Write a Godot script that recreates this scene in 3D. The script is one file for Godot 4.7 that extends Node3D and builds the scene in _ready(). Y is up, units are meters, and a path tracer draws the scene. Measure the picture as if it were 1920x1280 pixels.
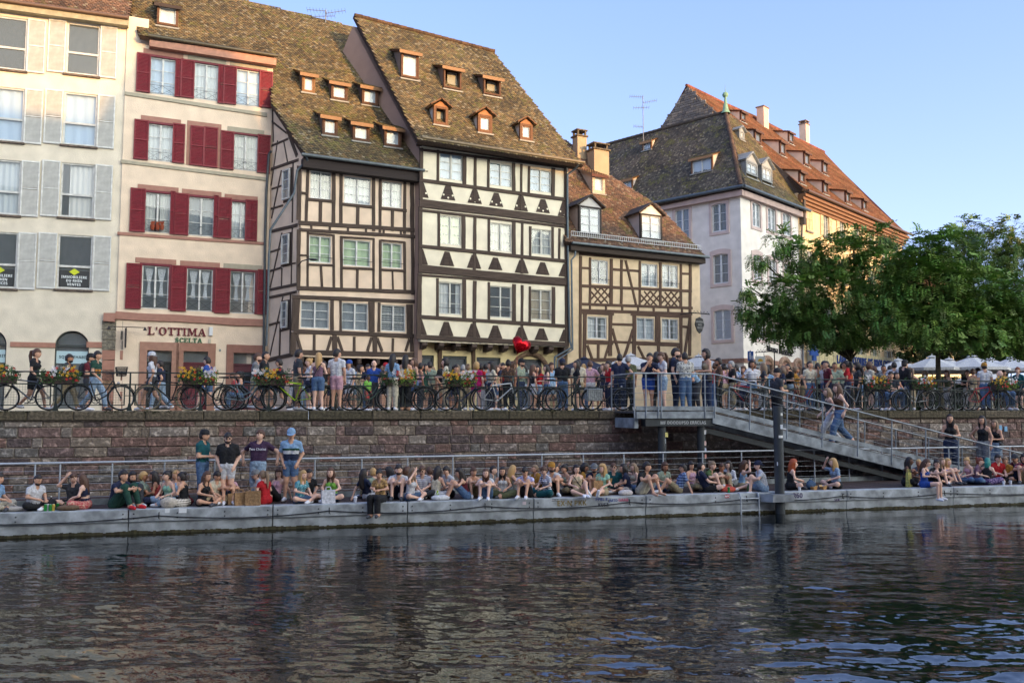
extends Node3D
# ---------------------------------------------------------------- camera numbers (photo 1920x1280)
const F := 1600.0
const HZ := 768.0
const EYE := Vector3(0, 2.78, 0)
const QUAY := 2.74
const DECK := 0.54
const PITCH := 0.0798
var rng := RandomNumberGenerator.new()
var taken := {}
var mats := {}
var tex := {}
var noise := FastNoiseLite.new()

# ---------------------------------------------------------------- mesh collector
class MB:
	var v := PackedVector3Array()
	var n := PackedVector3Array()
	var c := PackedColorArray()
	var t := PackedVector2Array()
	var i := PackedInt32Array()
	var col := Color(1, 1, 1)
	func vert(p: Vector3, nn: Vector3, uv := Vector2.ZERO) -> int:
		v.append(p); n.append(nn); c.append(col); t.append(uv)
		return v.size() - 1
	func quad(a: Vector3, b: Vector3, d: Vector3, e: Vector3, uv := Rect2(0, 0, 1, 1)) -> void:
		# a,b,d,e counter-clockwise seen from outside
		var nn := (b - a).cross(e - a)
		if nn.length_squared() < 1e-16: nn = (d - b).cross(e - b)
		nn = nn.normalized()
		var k := vert(a, nn, uv.position + Vector2(0, uv.size.y))
		vert(b, nn, uv.position + uv.size); vert(d, nn, uv.position + Vector2(uv.size.x, 0)); vert(e, nn, uv.position)
		i.append_array(PackedInt32Array([k, k + 2, k + 1, k, k + 3, k + 2]))
	func tri(a: Vector3, b: Vector3, d: Vector3) -> void:
		var nn := (b - a).cross(d - a).normalized()
		var k := vert(a, nn, Vector2(a.x, a.y)); vert(b, nn, Vector2(b.x, b.y)); vert(d, nn, Vector2(d.x, d.y))
		i.append_array(PackedInt32Array([k, k + 2, k + 1]))
	func box(lo: Vector3, hi: Vector3) -> void:
		hexa([lo, Vector3(hi.x, lo.y, lo.z), Vector3(hi.x, hi.y, lo.z), Vector3(lo.x, hi.y, lo.z), Vector3(lo.x, lo.y, hi.z), Vector3(hi.x, lo.y, hi.z), hi, Vector3(lo.x, hi.y, hi.z)])
	func hexa(p: Array) -> void:
		# 0..3 back (-z) ring, 4..7 front (+z) ring, both starting bottom left
		quad(p[4], p[5], p[6], p[7]); quad(p[1], p[0], p[3], p[2]); quad(p[0], p[4], p[7], p[3])
		quad(p[5], p[1], p[2], p[6]); quad(p[7], p[6], p[2], p[3]); quad(p[0], p[1], p[5], p[4])
	func bbox(lo: Vector3, hi: Vector3, b: float) -> void:
		# box with the four front edges chamfered
		quad(Vector3(lo.x + b, lo.y + b, hi.z), Vector3(hi.x - b, lo.y + b, hi.z), Vector3(hi.x - b, hi.y - b, hi.z), Vector3(lo.x + b, hi.y - b, hi.z))
		quad(Vector3(lo.x, lo.y, hi.z - b), Vector3(hi.x, lo.y, hi.z - b), Vector3(hi.x - b, lo.y + b, hi.z), Vector3(lo.x + b, lo.y + b, hi.z))
		quad(Vector3(lo.x + b, hi.y - b, hi.z), Vector3(hi.x - b, hi.y - b, hi.z), Vector3(hi.x, hi.y, hi.z - b), Vector3(lo.x, hi.y, hi.z - b))
		quad(Vector3(lo.x, lo.y, hi.z - b), Vector3(lo.x + b, lo.y + b, hi.z), Vector3(lo.x + b, hi.y - b, hi.z), Vector3(lo.x, hi.y, hi.z - b))
		quad(Vector3(hi.x - b, lo.y + b, hi.z), Vector3(hi.x, lo.y, hi.z - b), Vector3(hi.x, hi.y, hi.z - b), Vector3(hi.x - b, hi.y - b, hi.z))
		var h := Vector3(hi.x, hi.y, hi.z - b)
		quad(Vector3(lo.x, lo.y, lo.z), Vector3(lo.x, lo.y, h.z), Vector3(lo.x, h.y, h.z), Vector3(lo.x, h.y, lo.z))
		quad(Vector3(h.x, lo.y, h.z), Vector3(h.x, lo.y, lo.z), Vector3(h.x, h.y, lo.z), h)
		quad(Vector3(lo.x, h.y, h.z), h, Vector3(h.x, h.y, lo.z), Vector3(lo.x, h.y, lo.z))
		quad(lo, Vector3(h.x, lo.y, lo.z), Vector3(h.x, lo.y, h.z), Vector3(lo.x, lo.y, h.z))
	func tube(pts: Array, r, sides := 6, caps := true) -> void:
		# round bar along pts; r is a radius or one for each point
		var ring := []
		var up := Vector3.UP
		for k in pts.size():
			var d: Vector3 = (pts[mini(k + 1, pts.size() - 1)] - pts[maxi(k - 1, 0)]).normalized()
			if absf(d.dot(up)) > 0.95: up = Vector3.RIGHT if absf(d.x) < 0.9 else Vector3.BACK
			var a := d.cross(up).normalized()
			var b := a.cross(d).normalized()
			up = b
			var rr: float = r[k] if r is Array else r
			var first := v.size()
			for s in sides + 1:
				var w := TAU * s / sides
				var nn := a * cos(w) + b * sin(w)
				vert(pts[k] + nn * rr, nn, Vector2(float(s) / sides, k))
			ring.append(first)
		for k in pts.size() - 1:
			for s in sides:
				var p: int = ring[k] + s
				var q: int = ring[k + 1] + s
				i.append_array(PackedInt32Array([p, p + 1, q, p + 1, q + 1, q]))
		if caps:
			for e in [0, pts.size() - 1]:
				var d: Vector3 = (pts[0] - pts[1]).normalized() if e == 0 else (pts[e] - pts[e - 1]).normalized()
				var m := vert(pts[e], d)
				var f0 := v.size()
				for s in sides: vert(v[ring[e] + s], d)
				for s in sides:
					var p := f0 + s
					var q := f0 + (s + 1) % sides
					i.append_array(PackedInt32Array([m, q, p] if e == 0 else [m, p, q]))
	func lathe(o: Vector3, prof: Array, sides := 12, sx := 1.0, sz := 1.0) -> void:
		# prof: Vector2(radius, height)
		var first := v.size()
		for k in prof.size():
			var a: Vector2 = prof[maxi(k - 1, 0)]
			var b: Vector2 = prof[mini(k + 1, prof.size() - 1)]
			var sl := (b - a).normalized()
			for s in sides + 1:
				var w := TAU * s / sides
				vert(o + Vector3(cos(w) * prof[k].x * sx, prof[k].y, sin(w) * prof[k].x * sz), Vector3(cos(w) * sl.y, -sl.x, sin(w) * sl.y).normalized(), Vector2(float(s) / sides, float(k) / prof.size()))
		for k in prof.size() - 1:
			for s in sides:
				var p := first + k * (sides + 1) + s
				var q := p + sides + 1
				i.append_array(PackedInt32Array([p, p + 1, q, p + 1, q + 1, q]))
	func prism(poly: Array, z0: float, z1: float) -> void:
		# polygon in x,y (counter-clockwise from +z), from z0 (back) to z1 (front)
		var pk := PackedVector2Array(poly)
		if Geometry2D.is_polygon_clockwise(pk): pk.reverse()
		var tr := Geometry2D.triangulate_polygon(pk)
		for k in range(0, tr.size(), 3):
			var a := pk[tr[k]]
			var b := pk[tr[k + 1]]
			var d := pk[tr[k + 2]]
			if (b - a).cross(d - a) < 0.0:
				var x := b
				b = d
				d = x
			tri(Vector3(a.x, a.y, z1), Vector3(b.x, b.y, z1), Vector3(d.x, d.y, z1))
			tri(Vector3(a.x, a.y, z0), Vector3(d.x, d.y, z0), Vector3(b.x, b.y, z0))
		for k in pk.size():
			var a := pk[k]
			var b := pk[(k + 1) % pk.size()]
			quad(Vector3(a.x, a.y, z0), Vector3(b.x, b.y, z0), Vector3(b.x, b.y, z1), Vector3(a.x, a.y, z1))
	func ball(o: Vector3, r: Vector3, la := 8, lo := 10) -> void:
		var first := v.size()
		for k in la + 1:
			var p := PI * k / la
			for s in lo + 1:
				var w := TAU * s / lo
				var d := Vector3(sin(p) * cos(w), cos(p), sin(p) * sin(w))
				vert(o + d * r, (d / r).normalized(), Vector2(float(s) / lo, float(k) / la))
		for k in la:
			for s in lo:
				var p := first + k * (lo + 1) + s
				var q := p + lo + 1
				i.append_array(PackedInt32Array([p, q, p + 1, p + 1, q, q + 1]))
	func mesh(m: Material) -> ArrayMesh:
		var a := []
		a.resize(Mesh.ARRAY_MAX)
		a[Mesh.ARRAY_VERTEX] = v; a[Mesh.ARRAY_NORMAL] = n; a[Mesh.ARRAY_COLOR] = c; a[Mesh.ARRAY_TEX_UV] = t; a[Mesh.ARRAY_INDEX] = i
		var o := ArrayMesh.new()
		o.add_surface_from_arrays(Mesh.PRIMITIVE_TRIANGLES, a)
		o.surface_set_material(0, m)
		return o

# ---------------------------------------------------------------- nodes
func numbered(s: String) -> String:
	if not taken.has(s):
		taken[s] = 0
		return s
	taken[s] += 1
	return "%s_%03d" % [s, taken[s]]
func thing(called: String, label: String, category: String, xf := Transform3D.IDENTITY, group := "") -> Node3D:
	var o := Node3D.new()
	o.name = numbered(called); add_child(o); o.transform = xf
	o.set_meta("label", label); o.set_meta("category", category)
	if group: o.set_meta("group", group)
	return o
func part(called: String, m: Mesh, parent: Node, xf := Transform3D.IDENTITY, mat: Material = null) -> MeshInstance3D:
	var o := MeshInstance3D.new()
	o.name = called; o.mesh = m; o.transform = xf
	if mat: o.material_override = mat
	parent.add_child(o, true)
	return o
func put(called: String, b: MB, mat: Material, parent: Node) -> MeshInstance3D:
	return part(called, b.mesh(mat), parent)
func tag(o: Node, label: String, category: String, group := "") -> Node:
	o.set_meta("label", label); o.set_meta("category", category)
	if group: o.set_meta("group", group)
	return o
func struct(called: String, b: MB, mat: Material) -> MeshInstance3D:
	var o := put(numbered(called), b, mat, self)
	o.set_meta("kind", "structure")
	return o
func stuff(o: Node) -> Node:
	o.set_meta("kind", "stuff")
	return o

# ---------------------------------------------------------------- pixel to place
func ray(x: float, y: float) -> Vector3:
	var d := Vector3((x - 960.0) / F, -(y - 640.0) / F, -1.0)
	return d.rotated(Vector3.RIGHT, PITCH)
func far(x: float, depth: float) -> Vector3:   # the point straight ahead at eye height, DEPTH metres away
	var d := ray(x, HZ)
	return EYE + d * (depth / -d.z)
func on_level(x: float, y: float, level: float) -> Vector3:
	var d := ray(x, y)
	return EYE + d * ((level - EYE.y) / d.y)
func facade(x: float, depth: float, vp: float, base := QUAY) -> Transform3D:
	# a wall standing at pixel column x, DEPTH away, whose level lines run to vanishing column vp
	var d := ray(vp, HZ)
	d.y = 0
	var u := d.normalized()
	if vp < x: u = -u
	var p := far(x, depth)
	p.y = base
	return Transform3D(Basis(u, Vector3.UP, u.cross(Vector3.UP)), p)
func hit(xf: Transform3D, x: float, y: float, w := 0.0) -> Vector3:   # in the wall's own axes (right, up, out)
	var q := xf.affine_inverse()
	var o := q * EYE
	var d := q.basis * ray(x, y)
	return o + d * ((w - o.z) / d.z)

# ---------------------------------------------------------------- materials
func grey_tex(key: String, freq: float, lo: float, hi: float, sx := 1.0, oct := 4, size := 512, kind := FastNoiseLite.TYPE_SIMPLEX_SMOOTH, contrast := 1.0, nm := 0.0) -> ImageTexture:
	if tex.has(key): return tex[key]
	var f := FastNoiseLite.new()
	f.noise_type = kind; f.frequency = freq; f.fractal_octaves = oct; f.seed = key.hash() % 1000
	var im: Image
	if sx != 1.0:
		im = f.get_seamless_image(int(size / sx), size)
		im.resize(size, size, Image.INTERPOLATE_CUBIC)
	else:
		im = f.get_seamless_image(size, size)
	im.convert(Image.FORMAT_L8)
	var b := im.get_data()
	for k in b.size():
		var g := clampf((b[k] / 255.0 - 0.5) * contrast + 0.5, 0, 1)
		b[k] = int(255.0 * lerpf(lo, hi, g))
	im = Image.create_from_data(size, size, false, Image.FORMAT_L8, b)
	if nm > 0.0:
		im.convert(Image.FORMAT_RGB8)
		im.bump_map_to_normal_map(nm)
	else:
		im.convert(Image.FORMAT_RGB8)
	tex[key] = ImageTexture.create_from_image(im)
	return tex[key]
func mat(c: Color, rough := 0.8, kind := "", metal := 0.0, scale := 1.0) -> StandardMaterial3D:
	var key := "%s %.2f %s %.2f %.2f" % [c.to_html(), rough, kind, metal, scale]
	if mats.has(key): return mats[key]
	var m := StandardMaterial3D.new()
	m.albedo_color = c; m.roughness = rough; m.metallic = metal
	match kind:
		"plaster":
			m.albedo_texture = grey_tex("plaster", 0.006, 0.90, 1.0, 1.0, 7)
			m.normal_enabled = true; m.normal_texture = grey_tex("plaster_n", 0.09, 0, 1, 1.0, 4, 512, FastNoiseLite.TYPE_SIMPLEX_SMOOTH, 1.0, 3.0); m.normal_scale = 0.35
			m.uv1_triplanar = true; m.uv1_scale = Vector3.ONE * 0.35 * scale
		"wood":   # grain along U
			m.albedo_texture = grey_tex("wood", 0.03, 0.7, 1.0, 8.0, 5, 512, FastNoiseLite.TYPE_SIMPLEX_SMOOTH, 1.8)
			m.uv1_scale = Vector3(0.5, 2.2, 1)
			m.normal_enabled = true; m.normal_texture = grey_tex("wood_n", 0.03, 0, 1, 8.0, 5, 512, FastNoiseLite.TYPE_SIMPLEX_SMOOTH, 1.8, 5.0); m.normal_scale = 0.7
		"stone":
			m.albedo_texture = grey_tex("stone", 0.02, 0.6, 1.0, 1.0, 6, 512, FastNoiseLite.TYPE_SIMPLEX_SMOOTH, 1.6)
			m.normal_enabled = true; m.normal_texture = grey_tex("stone_n", 0.05, 0, 1, 1.0, 5, 512, FastNoiseLite.TYPE_SIMPLEX_SMOOTH, 1.4, 8.0); m.normal_scale = 0.8
			m.uv1_triplanar = true; m.uv1_world_triplanar = true; m.uv1_scale = Vector3.ONE * 0.6 * scale
		"ashlar":   # weathered sandstone: tooling, soot and pale salt bloom
			m.albedo_texture = bloom_tex()
			m.normal_enabled = true; m.normal_texture = grey_tex("stone_n", 0.05, 0, 1, 1.0, 5, 512, FastNoiseLite.TYPE_SIMPLEX_SMOOTH, 1.4, 8.0); m.normal_scale = 0.45
			m.uv1_triplanar = true; m.uv1_world_triplanar = true; m.uv1_scale = Vector3.ONE * 0.42
		"metal":
			m.albedo_texture = grey_tex("metal", 0.03, 0.62, 1.0, 1.0, 6, 512, FastNoiseLite.TYPE_CELLULAR, 1.2)
			m.uv1_triplanar = true; m.uv1_scale = Vector3.ONE * 0.9 * scale
		"zinc":   # galvanised sheet: coarse patches and stains
			m.albedo_texture = grey_tex("zinc", 0.008, 0.72, 1.0, 1.0, 7, 512, FastNoiseLite.TYPE_SIMPLEX_SMOOTH, 1.5)
			m.roughness_texture = grey_tex("zinc_r", 0.02, 0.6, 1.0)
			m.uv1_triplanar = true; m.uv1_scale = Vector3.ONE * 0.55 * scale
		"cloth":
			m.albedo_texture = grey_tex("cloth", 0.02, 0.72, 1.0, 1.0, 5, 256)
			m.normal_enabled = true; m.normal_texture = grey_tex("cloth_n", 0.02, 0, 1, 1.0, 3, 256, FastNoiseLite.TYPE_SIMPLEX_SMOOTH, 1.6, 7.0); m.normal_scale = 0.8
			m.uv1_triplanar = true; m.uv1_scale = Vector3.ONE * 2.2 * scale
		"vc":
			m.vertex_color_use_as_albedo = true
		"vcs":    # vertex colour with mottling
			m.vertex_color_use_as_albedo = true
			m.albedo_texture = grey_tex("stone", 0.02, 0.6, 1.0, 1.0, 6, 512, FastNoiseLite.TYPE_SIMPLEX_SMOOTH, 1.6)
			m.uv1_triplanar = true; m.uv1_world_triplanar = true; m.uv1_scale = Vector3.ONE * 0.9 * scale
		"paint":
			m.albedo_texture = grey_tex("paint", 0.015, 0.82, 1.0, 1.0, 5, 256)
			m.uv1_triplanar = true; m.uv1_scale = Vector3.ONE * 0.8 * scale
	mats[key] = m
	return m
func bloom_tex() -> ImageTexture:
	if tex.has("bloom"): return tex.bloom
	var f := FastNoiseLite.new()
	f.frequency = 0.012; f.fractal_octaves = 6; f.seed = 77
	var g := FastNoiseLite.new()
	g.frequency = 0.03; g.fractal_octaves = 5; g.seed = 12
	var a := f.get_seamless_image(768, 768)
	var b := g.get_seamless_image(768, 768)
	var im := Image.create(768, 768, false, Image.FORMAT_RGB8)
	for y in 768:
		for x in 768:
			var n := a.get_pixel(x, y).r
			var k := b.get_pixel(x, y).r
			var c := Color(0.84, 0.83, 0.81) * (0.74 + 0.34 * k)
			c = c.lerp(Color(1.0, 1.0, 0.98), clampf((n * 0.6 + k * 0.5 - 0.66) * 7.0, 0, 0.85))
			c = c.lerp(Color(0.26, 0.26, 0.25), clampf((0.34 - n * 0.5 - (1.0 - k) * 0.0) * 4.0, 0, 0.35))
			im.set_pixel(x, y, c)
	tex.bloom = ImageTexture.create_from_image(im)
	return tex.bloom
func glass() -> StandardMaterial3D:
	if mats.has("glass"): return mats.glass
	var m := StandardMaterial3D.new()
	m.albedo_color = Color(0.75, 0.82, 0.86, 0.16); m.transparency = BaseMaterial3D.TRANSPARENCY_ALPHA
	m.roughness = 0.02; m.metallic_specular = 1.0
	mats.glass = m
	return m
func sr(r: float, g: float, b: float) -> Color:
	return Color(r / 255.0, g / 255.0, b / 255.0)
func rnd(a: float, b: float) -> float:
	return rng.randf_range(a, b)

# ================================================================ the scene
func _ready() -> void:
	rng.seed = 20240621
	noise.seed = 5; noise.frequency = 0.35; noise.fractal_octaves = 4
	# camera
	var cam := Camera3D.new()
	cam.name = "camera"; add_child(cam)
	cam.position = EYE; cam.rotation.x = PITCH
	cam.fov = rad_to_deg(2.0 * atan(640.0 / F)); cam.near = 0.1; cam.far = 600.0; cam.current = true
	# sky and sun
	var az := deg_to_rad(48.0)
	var el := deg_to_rad(8.0)
	var to_sun := Vector3(sin(az) * cos(el), sin(el), cos(az) * cos(el))
	var sky := PanoramaSkyMaterial.new()
	sky.panorama = clear_sky(to_sun); sky.energy_multiplier = SKY_E
	var env := Environment.new()
	env.background_mode = Environment.BG_SKY
	env.sky = Sky.new(); env.sky.sky_material = sky
	env.tonemap_mode = Environment.TONE_MAPPER_LINEAR; env.tonemap_exposure = EXPOSURE
	env.ssao_enabled = true; env.ssil_enabled = true; env.sdfgi_enabled = true
	var we := WorldEnvironment.new()
	we.name = "world_environment"; we.environment = env; add_child(we)
	var sun := DirectionalLight3D.new()
	sun.name = "sun"; add_child(sun)
	sun.light_color = Color(1.0, 0.76, 0.44); sun.light_energy = 1.0; sun.light_angular_distance = 0.5; sun.shadow_enabled = true
	sun.look_at_from_position(Vector3.ZERO, -to_sun)
	# the setting
	build_river()
	build_quay()
	build_pontoon()
	build_gangway()
	build_houses()
	build_far_bank()
	build_fence()
	build_trees()
	build_square()
	build_bicycles()
	build_crowd()
	build_seated()
	build_props()
# The CIE standard clear sky: brighter towards the horizon and round the low sun, deep blue away from it
func clear_sky(to_sun: Vector3) -> ImageTexture:
	var w := 512
	var h := 256
	var im := Image.create(w, h, false, Image.FORMAT_RGBF)
	for j in h:
		var e := PI * (0.5 - (j + 0.5) / h)
		for k in w:
			var a := TAU * (k + 0.5) / w
			var d := Vector3(sin(a) * cos(e), sin(e), -cos(a) * cos(e))
			var up := clampf(d.y, 0.0, 1.0)
			var cg := d.dot(to_sun)
			var g := acos(clampf(cg, -1, 1))
			var scatter := (1.0 + 10.0 * exp(-3.0 * g) + 0.45 * cg * cg) / 1.2
			var grad := 1.0 - exp(-0.32 / maxf(up, 0.03))
			var pale := pow(1.0 - up, 3.0)
			var c := Color(0.215, 0.36, 0.78).lerp(Color(0.50, 0.62, 0.90), pale)
			c = c.lerp(Color(1.0, 0.95, 0.70), clampf(1.0 - g / 1.6, 0, 1) * 0.95)
			var l := scatter * (0.55 + 0.75 * grad)
			im.set_pixel(k, j, Color(c.r * l, c.g * l, c.b * l))
	return ImageTexture.create_from_image(im)
const SKY_E := 1.0
const EXPOSURE := 1.78

# ================================================================ river, quay wall, pontoon, gangway
var QX: Transform3D   # quay wall: right along the bank, up, out over the water; y 0 at the water
var PX: Transform3D   # pontoon: the same turn, at its water-side edge
func bank(x: float, depth: float) -> Transform3D:
	var u := Vector3(1, 0, -0.256).normalized()
	var p := far(x, depth)
	p.y = 0
	return Transform3D(Basis(u, Vector3.UP, u.cross(Vector3.UP)), p)
func wave(x: float, z: float) -> float:
	var k := 0.55 + 0.9 * clampf(noise.get_noise_2d(x * 0.45 + 40.0, z * 0.8) + 0.35, 0, 1)
	var near := clampf((-z - 7.0) / 13.0, 0, 1)
	return k * (lerpf(0.036, 0.0065, near) * noise.get_noise_2d(x * 1.0, z * 2.3 + 90.0) + lerpf(0.014, 0.003, near) * noise.get_noise_2d(x * 2.1 + 50.0, z * 4.6) + lerpf(0.0095, 0.0022, near) * noise.get_noise_2d(x * 4.0 + 7.0, z * 8.5))
func build_river() -> void:
	var b := MB.new()
	var nx := 520
	var nz := 330
	var xs := []
	for j in nz + 1:
		var z := -6.3 - 24.5 * pow(float(j) / nz, 1.25)
		var half := -z * 0.75 + 1.0
		for k in nx + 1:
			var x := lerpf(-half, half, float(k) / nx)
			var h := wave(x, z)
			var e := 0.02
			b.vert(Vector3(x, h, z), Vector3(h - wave(x + e, z), e, h - wave(x, z + e)).normalized())
	for j in nz:
		for k in nx:
			var p := j * (nx + 1) + k
			b.i.append_array(PackedInt32Array([p, p + nx + 1, p + 1, p + 1, p + nx + 1, p + nx + 2]))
	var m := StandardMaterial3D.new()
	m.albedo_color = sr(12, 18, 19); m.roughness = 0.03; m.metallic_specular = 1.0
	m.normal_enabled = true; m.normal_texture = grey_tex("ripple_n", 0.02, 0, 1, 1.0, 4, 512, FastNoiseLite.TYPE_SIMPLEX_SMOOTH, 1.0, 5.0); m.normal_scale = 0.10
	m.uv1_triplanar = true; m.uv1_world_triplanar = true; m.uv1_scale = Vector3(0.5, 0.5, 0.9)
	struct("river_water", b, m)
	var c := MB.new()   # the river beyond the rippled sheet, flat, just below it
	for q in [[-90.0, -16.5, 45.0, -60.0], [16.5, 90.0, 45.0, -60.0], [-16.5, 16.5, 45.0, -6.0]]:
		c.quad(Vector3(q[0], -0.05, q[2]), Vector3(q[1], -0.05, q[2]), Vector3(q[1], -0.05, q[3]), Vector3(q[0], -0.05, q[3]))
	struct("river_water_beyond", c, m)
func build_quay() -> void:
	QX = bank(0, 22.4)
	PX = bank(0, 18.7)
	# ground sheet behind the wall, reaching the horizon
	var g := MB.new()
	var a := QX * Vector3(-60, QUAY, -0.3)
	var d := QX * Vector3(110, QUAY, -0.3)
	var bk := QX.basis * Vector3(0, 0, -400)
	g.quad(a, d, d + bk + Vector3(300, 0, 0), a + bk - Vector3(300, 0, 0))
	struct("quay_pavement", g, mat(sr(132, 122, 112), 0.9, "stone", 0, 0.5))
	var w := MB.new()
	w.box(Vector3(-40, -1.5, -0.9), Vector3(80, QUAY - 0.25, -0.035))
	var wall := put("quay_wall", w, mat(sr(176, 160, 142), 0.95, "stone", 0, 1.3), self)
	wall.transform = QX
	tag(wall, "long sandstone block quay wall above the floating pontoon", "wall")
	# the blocks
	var tones := [sr(182, 152, 146), sr(162, 138, 136), sr(186, 172, 166), sr(146, 128, 128), sr(202, 184, 168), sr(184, 148, 138), sr(170, 164, 160), sr(216, 202, 192), sr(138, 122, 122)]
	var blocks := []
	var y := -0.12
	var row := 0
	while y < QUAY - 0.3:
		var hgt := minf(rnd(0.215, 0.285), QUAY - 0.27 - y)
		var u := -4.0 - rnd(0, 0.6)
		while u < 40.0:
			var l := rnd(0.4, 1.1)
			if rng.randf() < 0.12: l = rnd(0.2, 0.3)
			blocks.append([u, y, l, hgt, row])
			u += l
		y += hgt; row += 1
	var rest := MB.new()
	var seen := 0
	for q in blocks:
		var tone: Color = tones[rng.randi() % tones.size()]
		if q[1] > 1.75 and rng.randf() < 0.6: tone = tones[[0, 5, 4, 7][rng.randi() % 4]]
		var inset := 0.013
		var proud := rnd(-0.012, 0.014)
		var lo := Vector3(q[0] + inset, q[1] + inset, -0.04)
		var hi := Vector3(q[0] + q[2] - inset, q[1] + q[3] - inset, proud)
		var big: bool = q[1] > 0.78 and q[0] > -0.6 and q[0] < 20.5 and q[2] > 0.4 and seen < 300
		if big:
			seen += 1
			var s := MB.new()
			s.bbox(lo, hi, rnd(0.008, 0.02))
			put("stone_block", s, mat(tone, 0.92, "ashlar"), wall)
		else:
			rest.col = tone.srgb_to_linear() * rnd(0.85, 1.1)
			rest.bbox(lo, hi, 0.012)
	var am: StandardMaterial3D = mat(Color(1, 1, 1), 0.921, "ashlar")
	am.vertex_color_use_as_albedo = true
	stuff(put("further_stone_blocks", rest, am, wall))
	# coping stones
	var u2 := -4.0
	var ct := [sr(112, 102, 80), sr(102, 94, 74), sr(124, 112, 92)]
	while u2 < 40.0:
		var l2 := rnd(1.1, 1.9)
		var s2 := MB.new()
		s2.bbox(Vector3(u2 + 0.006, QUAY - 0.25, -0.5), Vector3(u2 + l2 - 0.006, QUAY + rnd(0.004, 0.014), 0.085), 0.03)
		put("coping_stone", s2, mat(ct[rng.randi() % 3], 0.95, "stone", 0, 1.6), wall)
		u2 += l2
	# moss tufts on the coping edge
	var ms := MB.new()
	for k in 2600:
		var mu := rnd(-1, 36)
		if noise.get_noise_2d(mu * 2.0, 7.0) < -0.05: continue
		var mr := rnd(0.006, 0.02)
		ms.col = Color(0.03, 0.034, 0.012) * rnd(0.6, 1.6)
		ms.ball(Vector3(mu, QUAY + 0.006 - rnd(0, 1) * rnd(0, 0.09), 0.075 + rnd(-0.02, 0.012)), Vector3(mr * 1.6, mr * 0.7, mr), 3, 5)
	stuff(put("moss", ms, mat(Color.WHITE, 1.0, "vc"), wall))
	# small blue notices on the wall at the right
	for e in [[1876, 802], [1886, 804]]:
		var p := hit(QX, e[0], e[1])
		var n := MB.new()
		n.bbox(Vector3(p.x - 0.06, p.y - 0.09, 0.0), Vector3(p.x + 0.06, p.y + 0.09, 0.03), 0.006)
		var o := put(numbered("wall_notice"), n, mat(sr(120, 170, 205), 0.5), self)
		o.transform = QX
		tag(o, "small pale blue notice fixed to the sandstone wall above the gangway foot", "notice", "blue wall notices")

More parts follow.
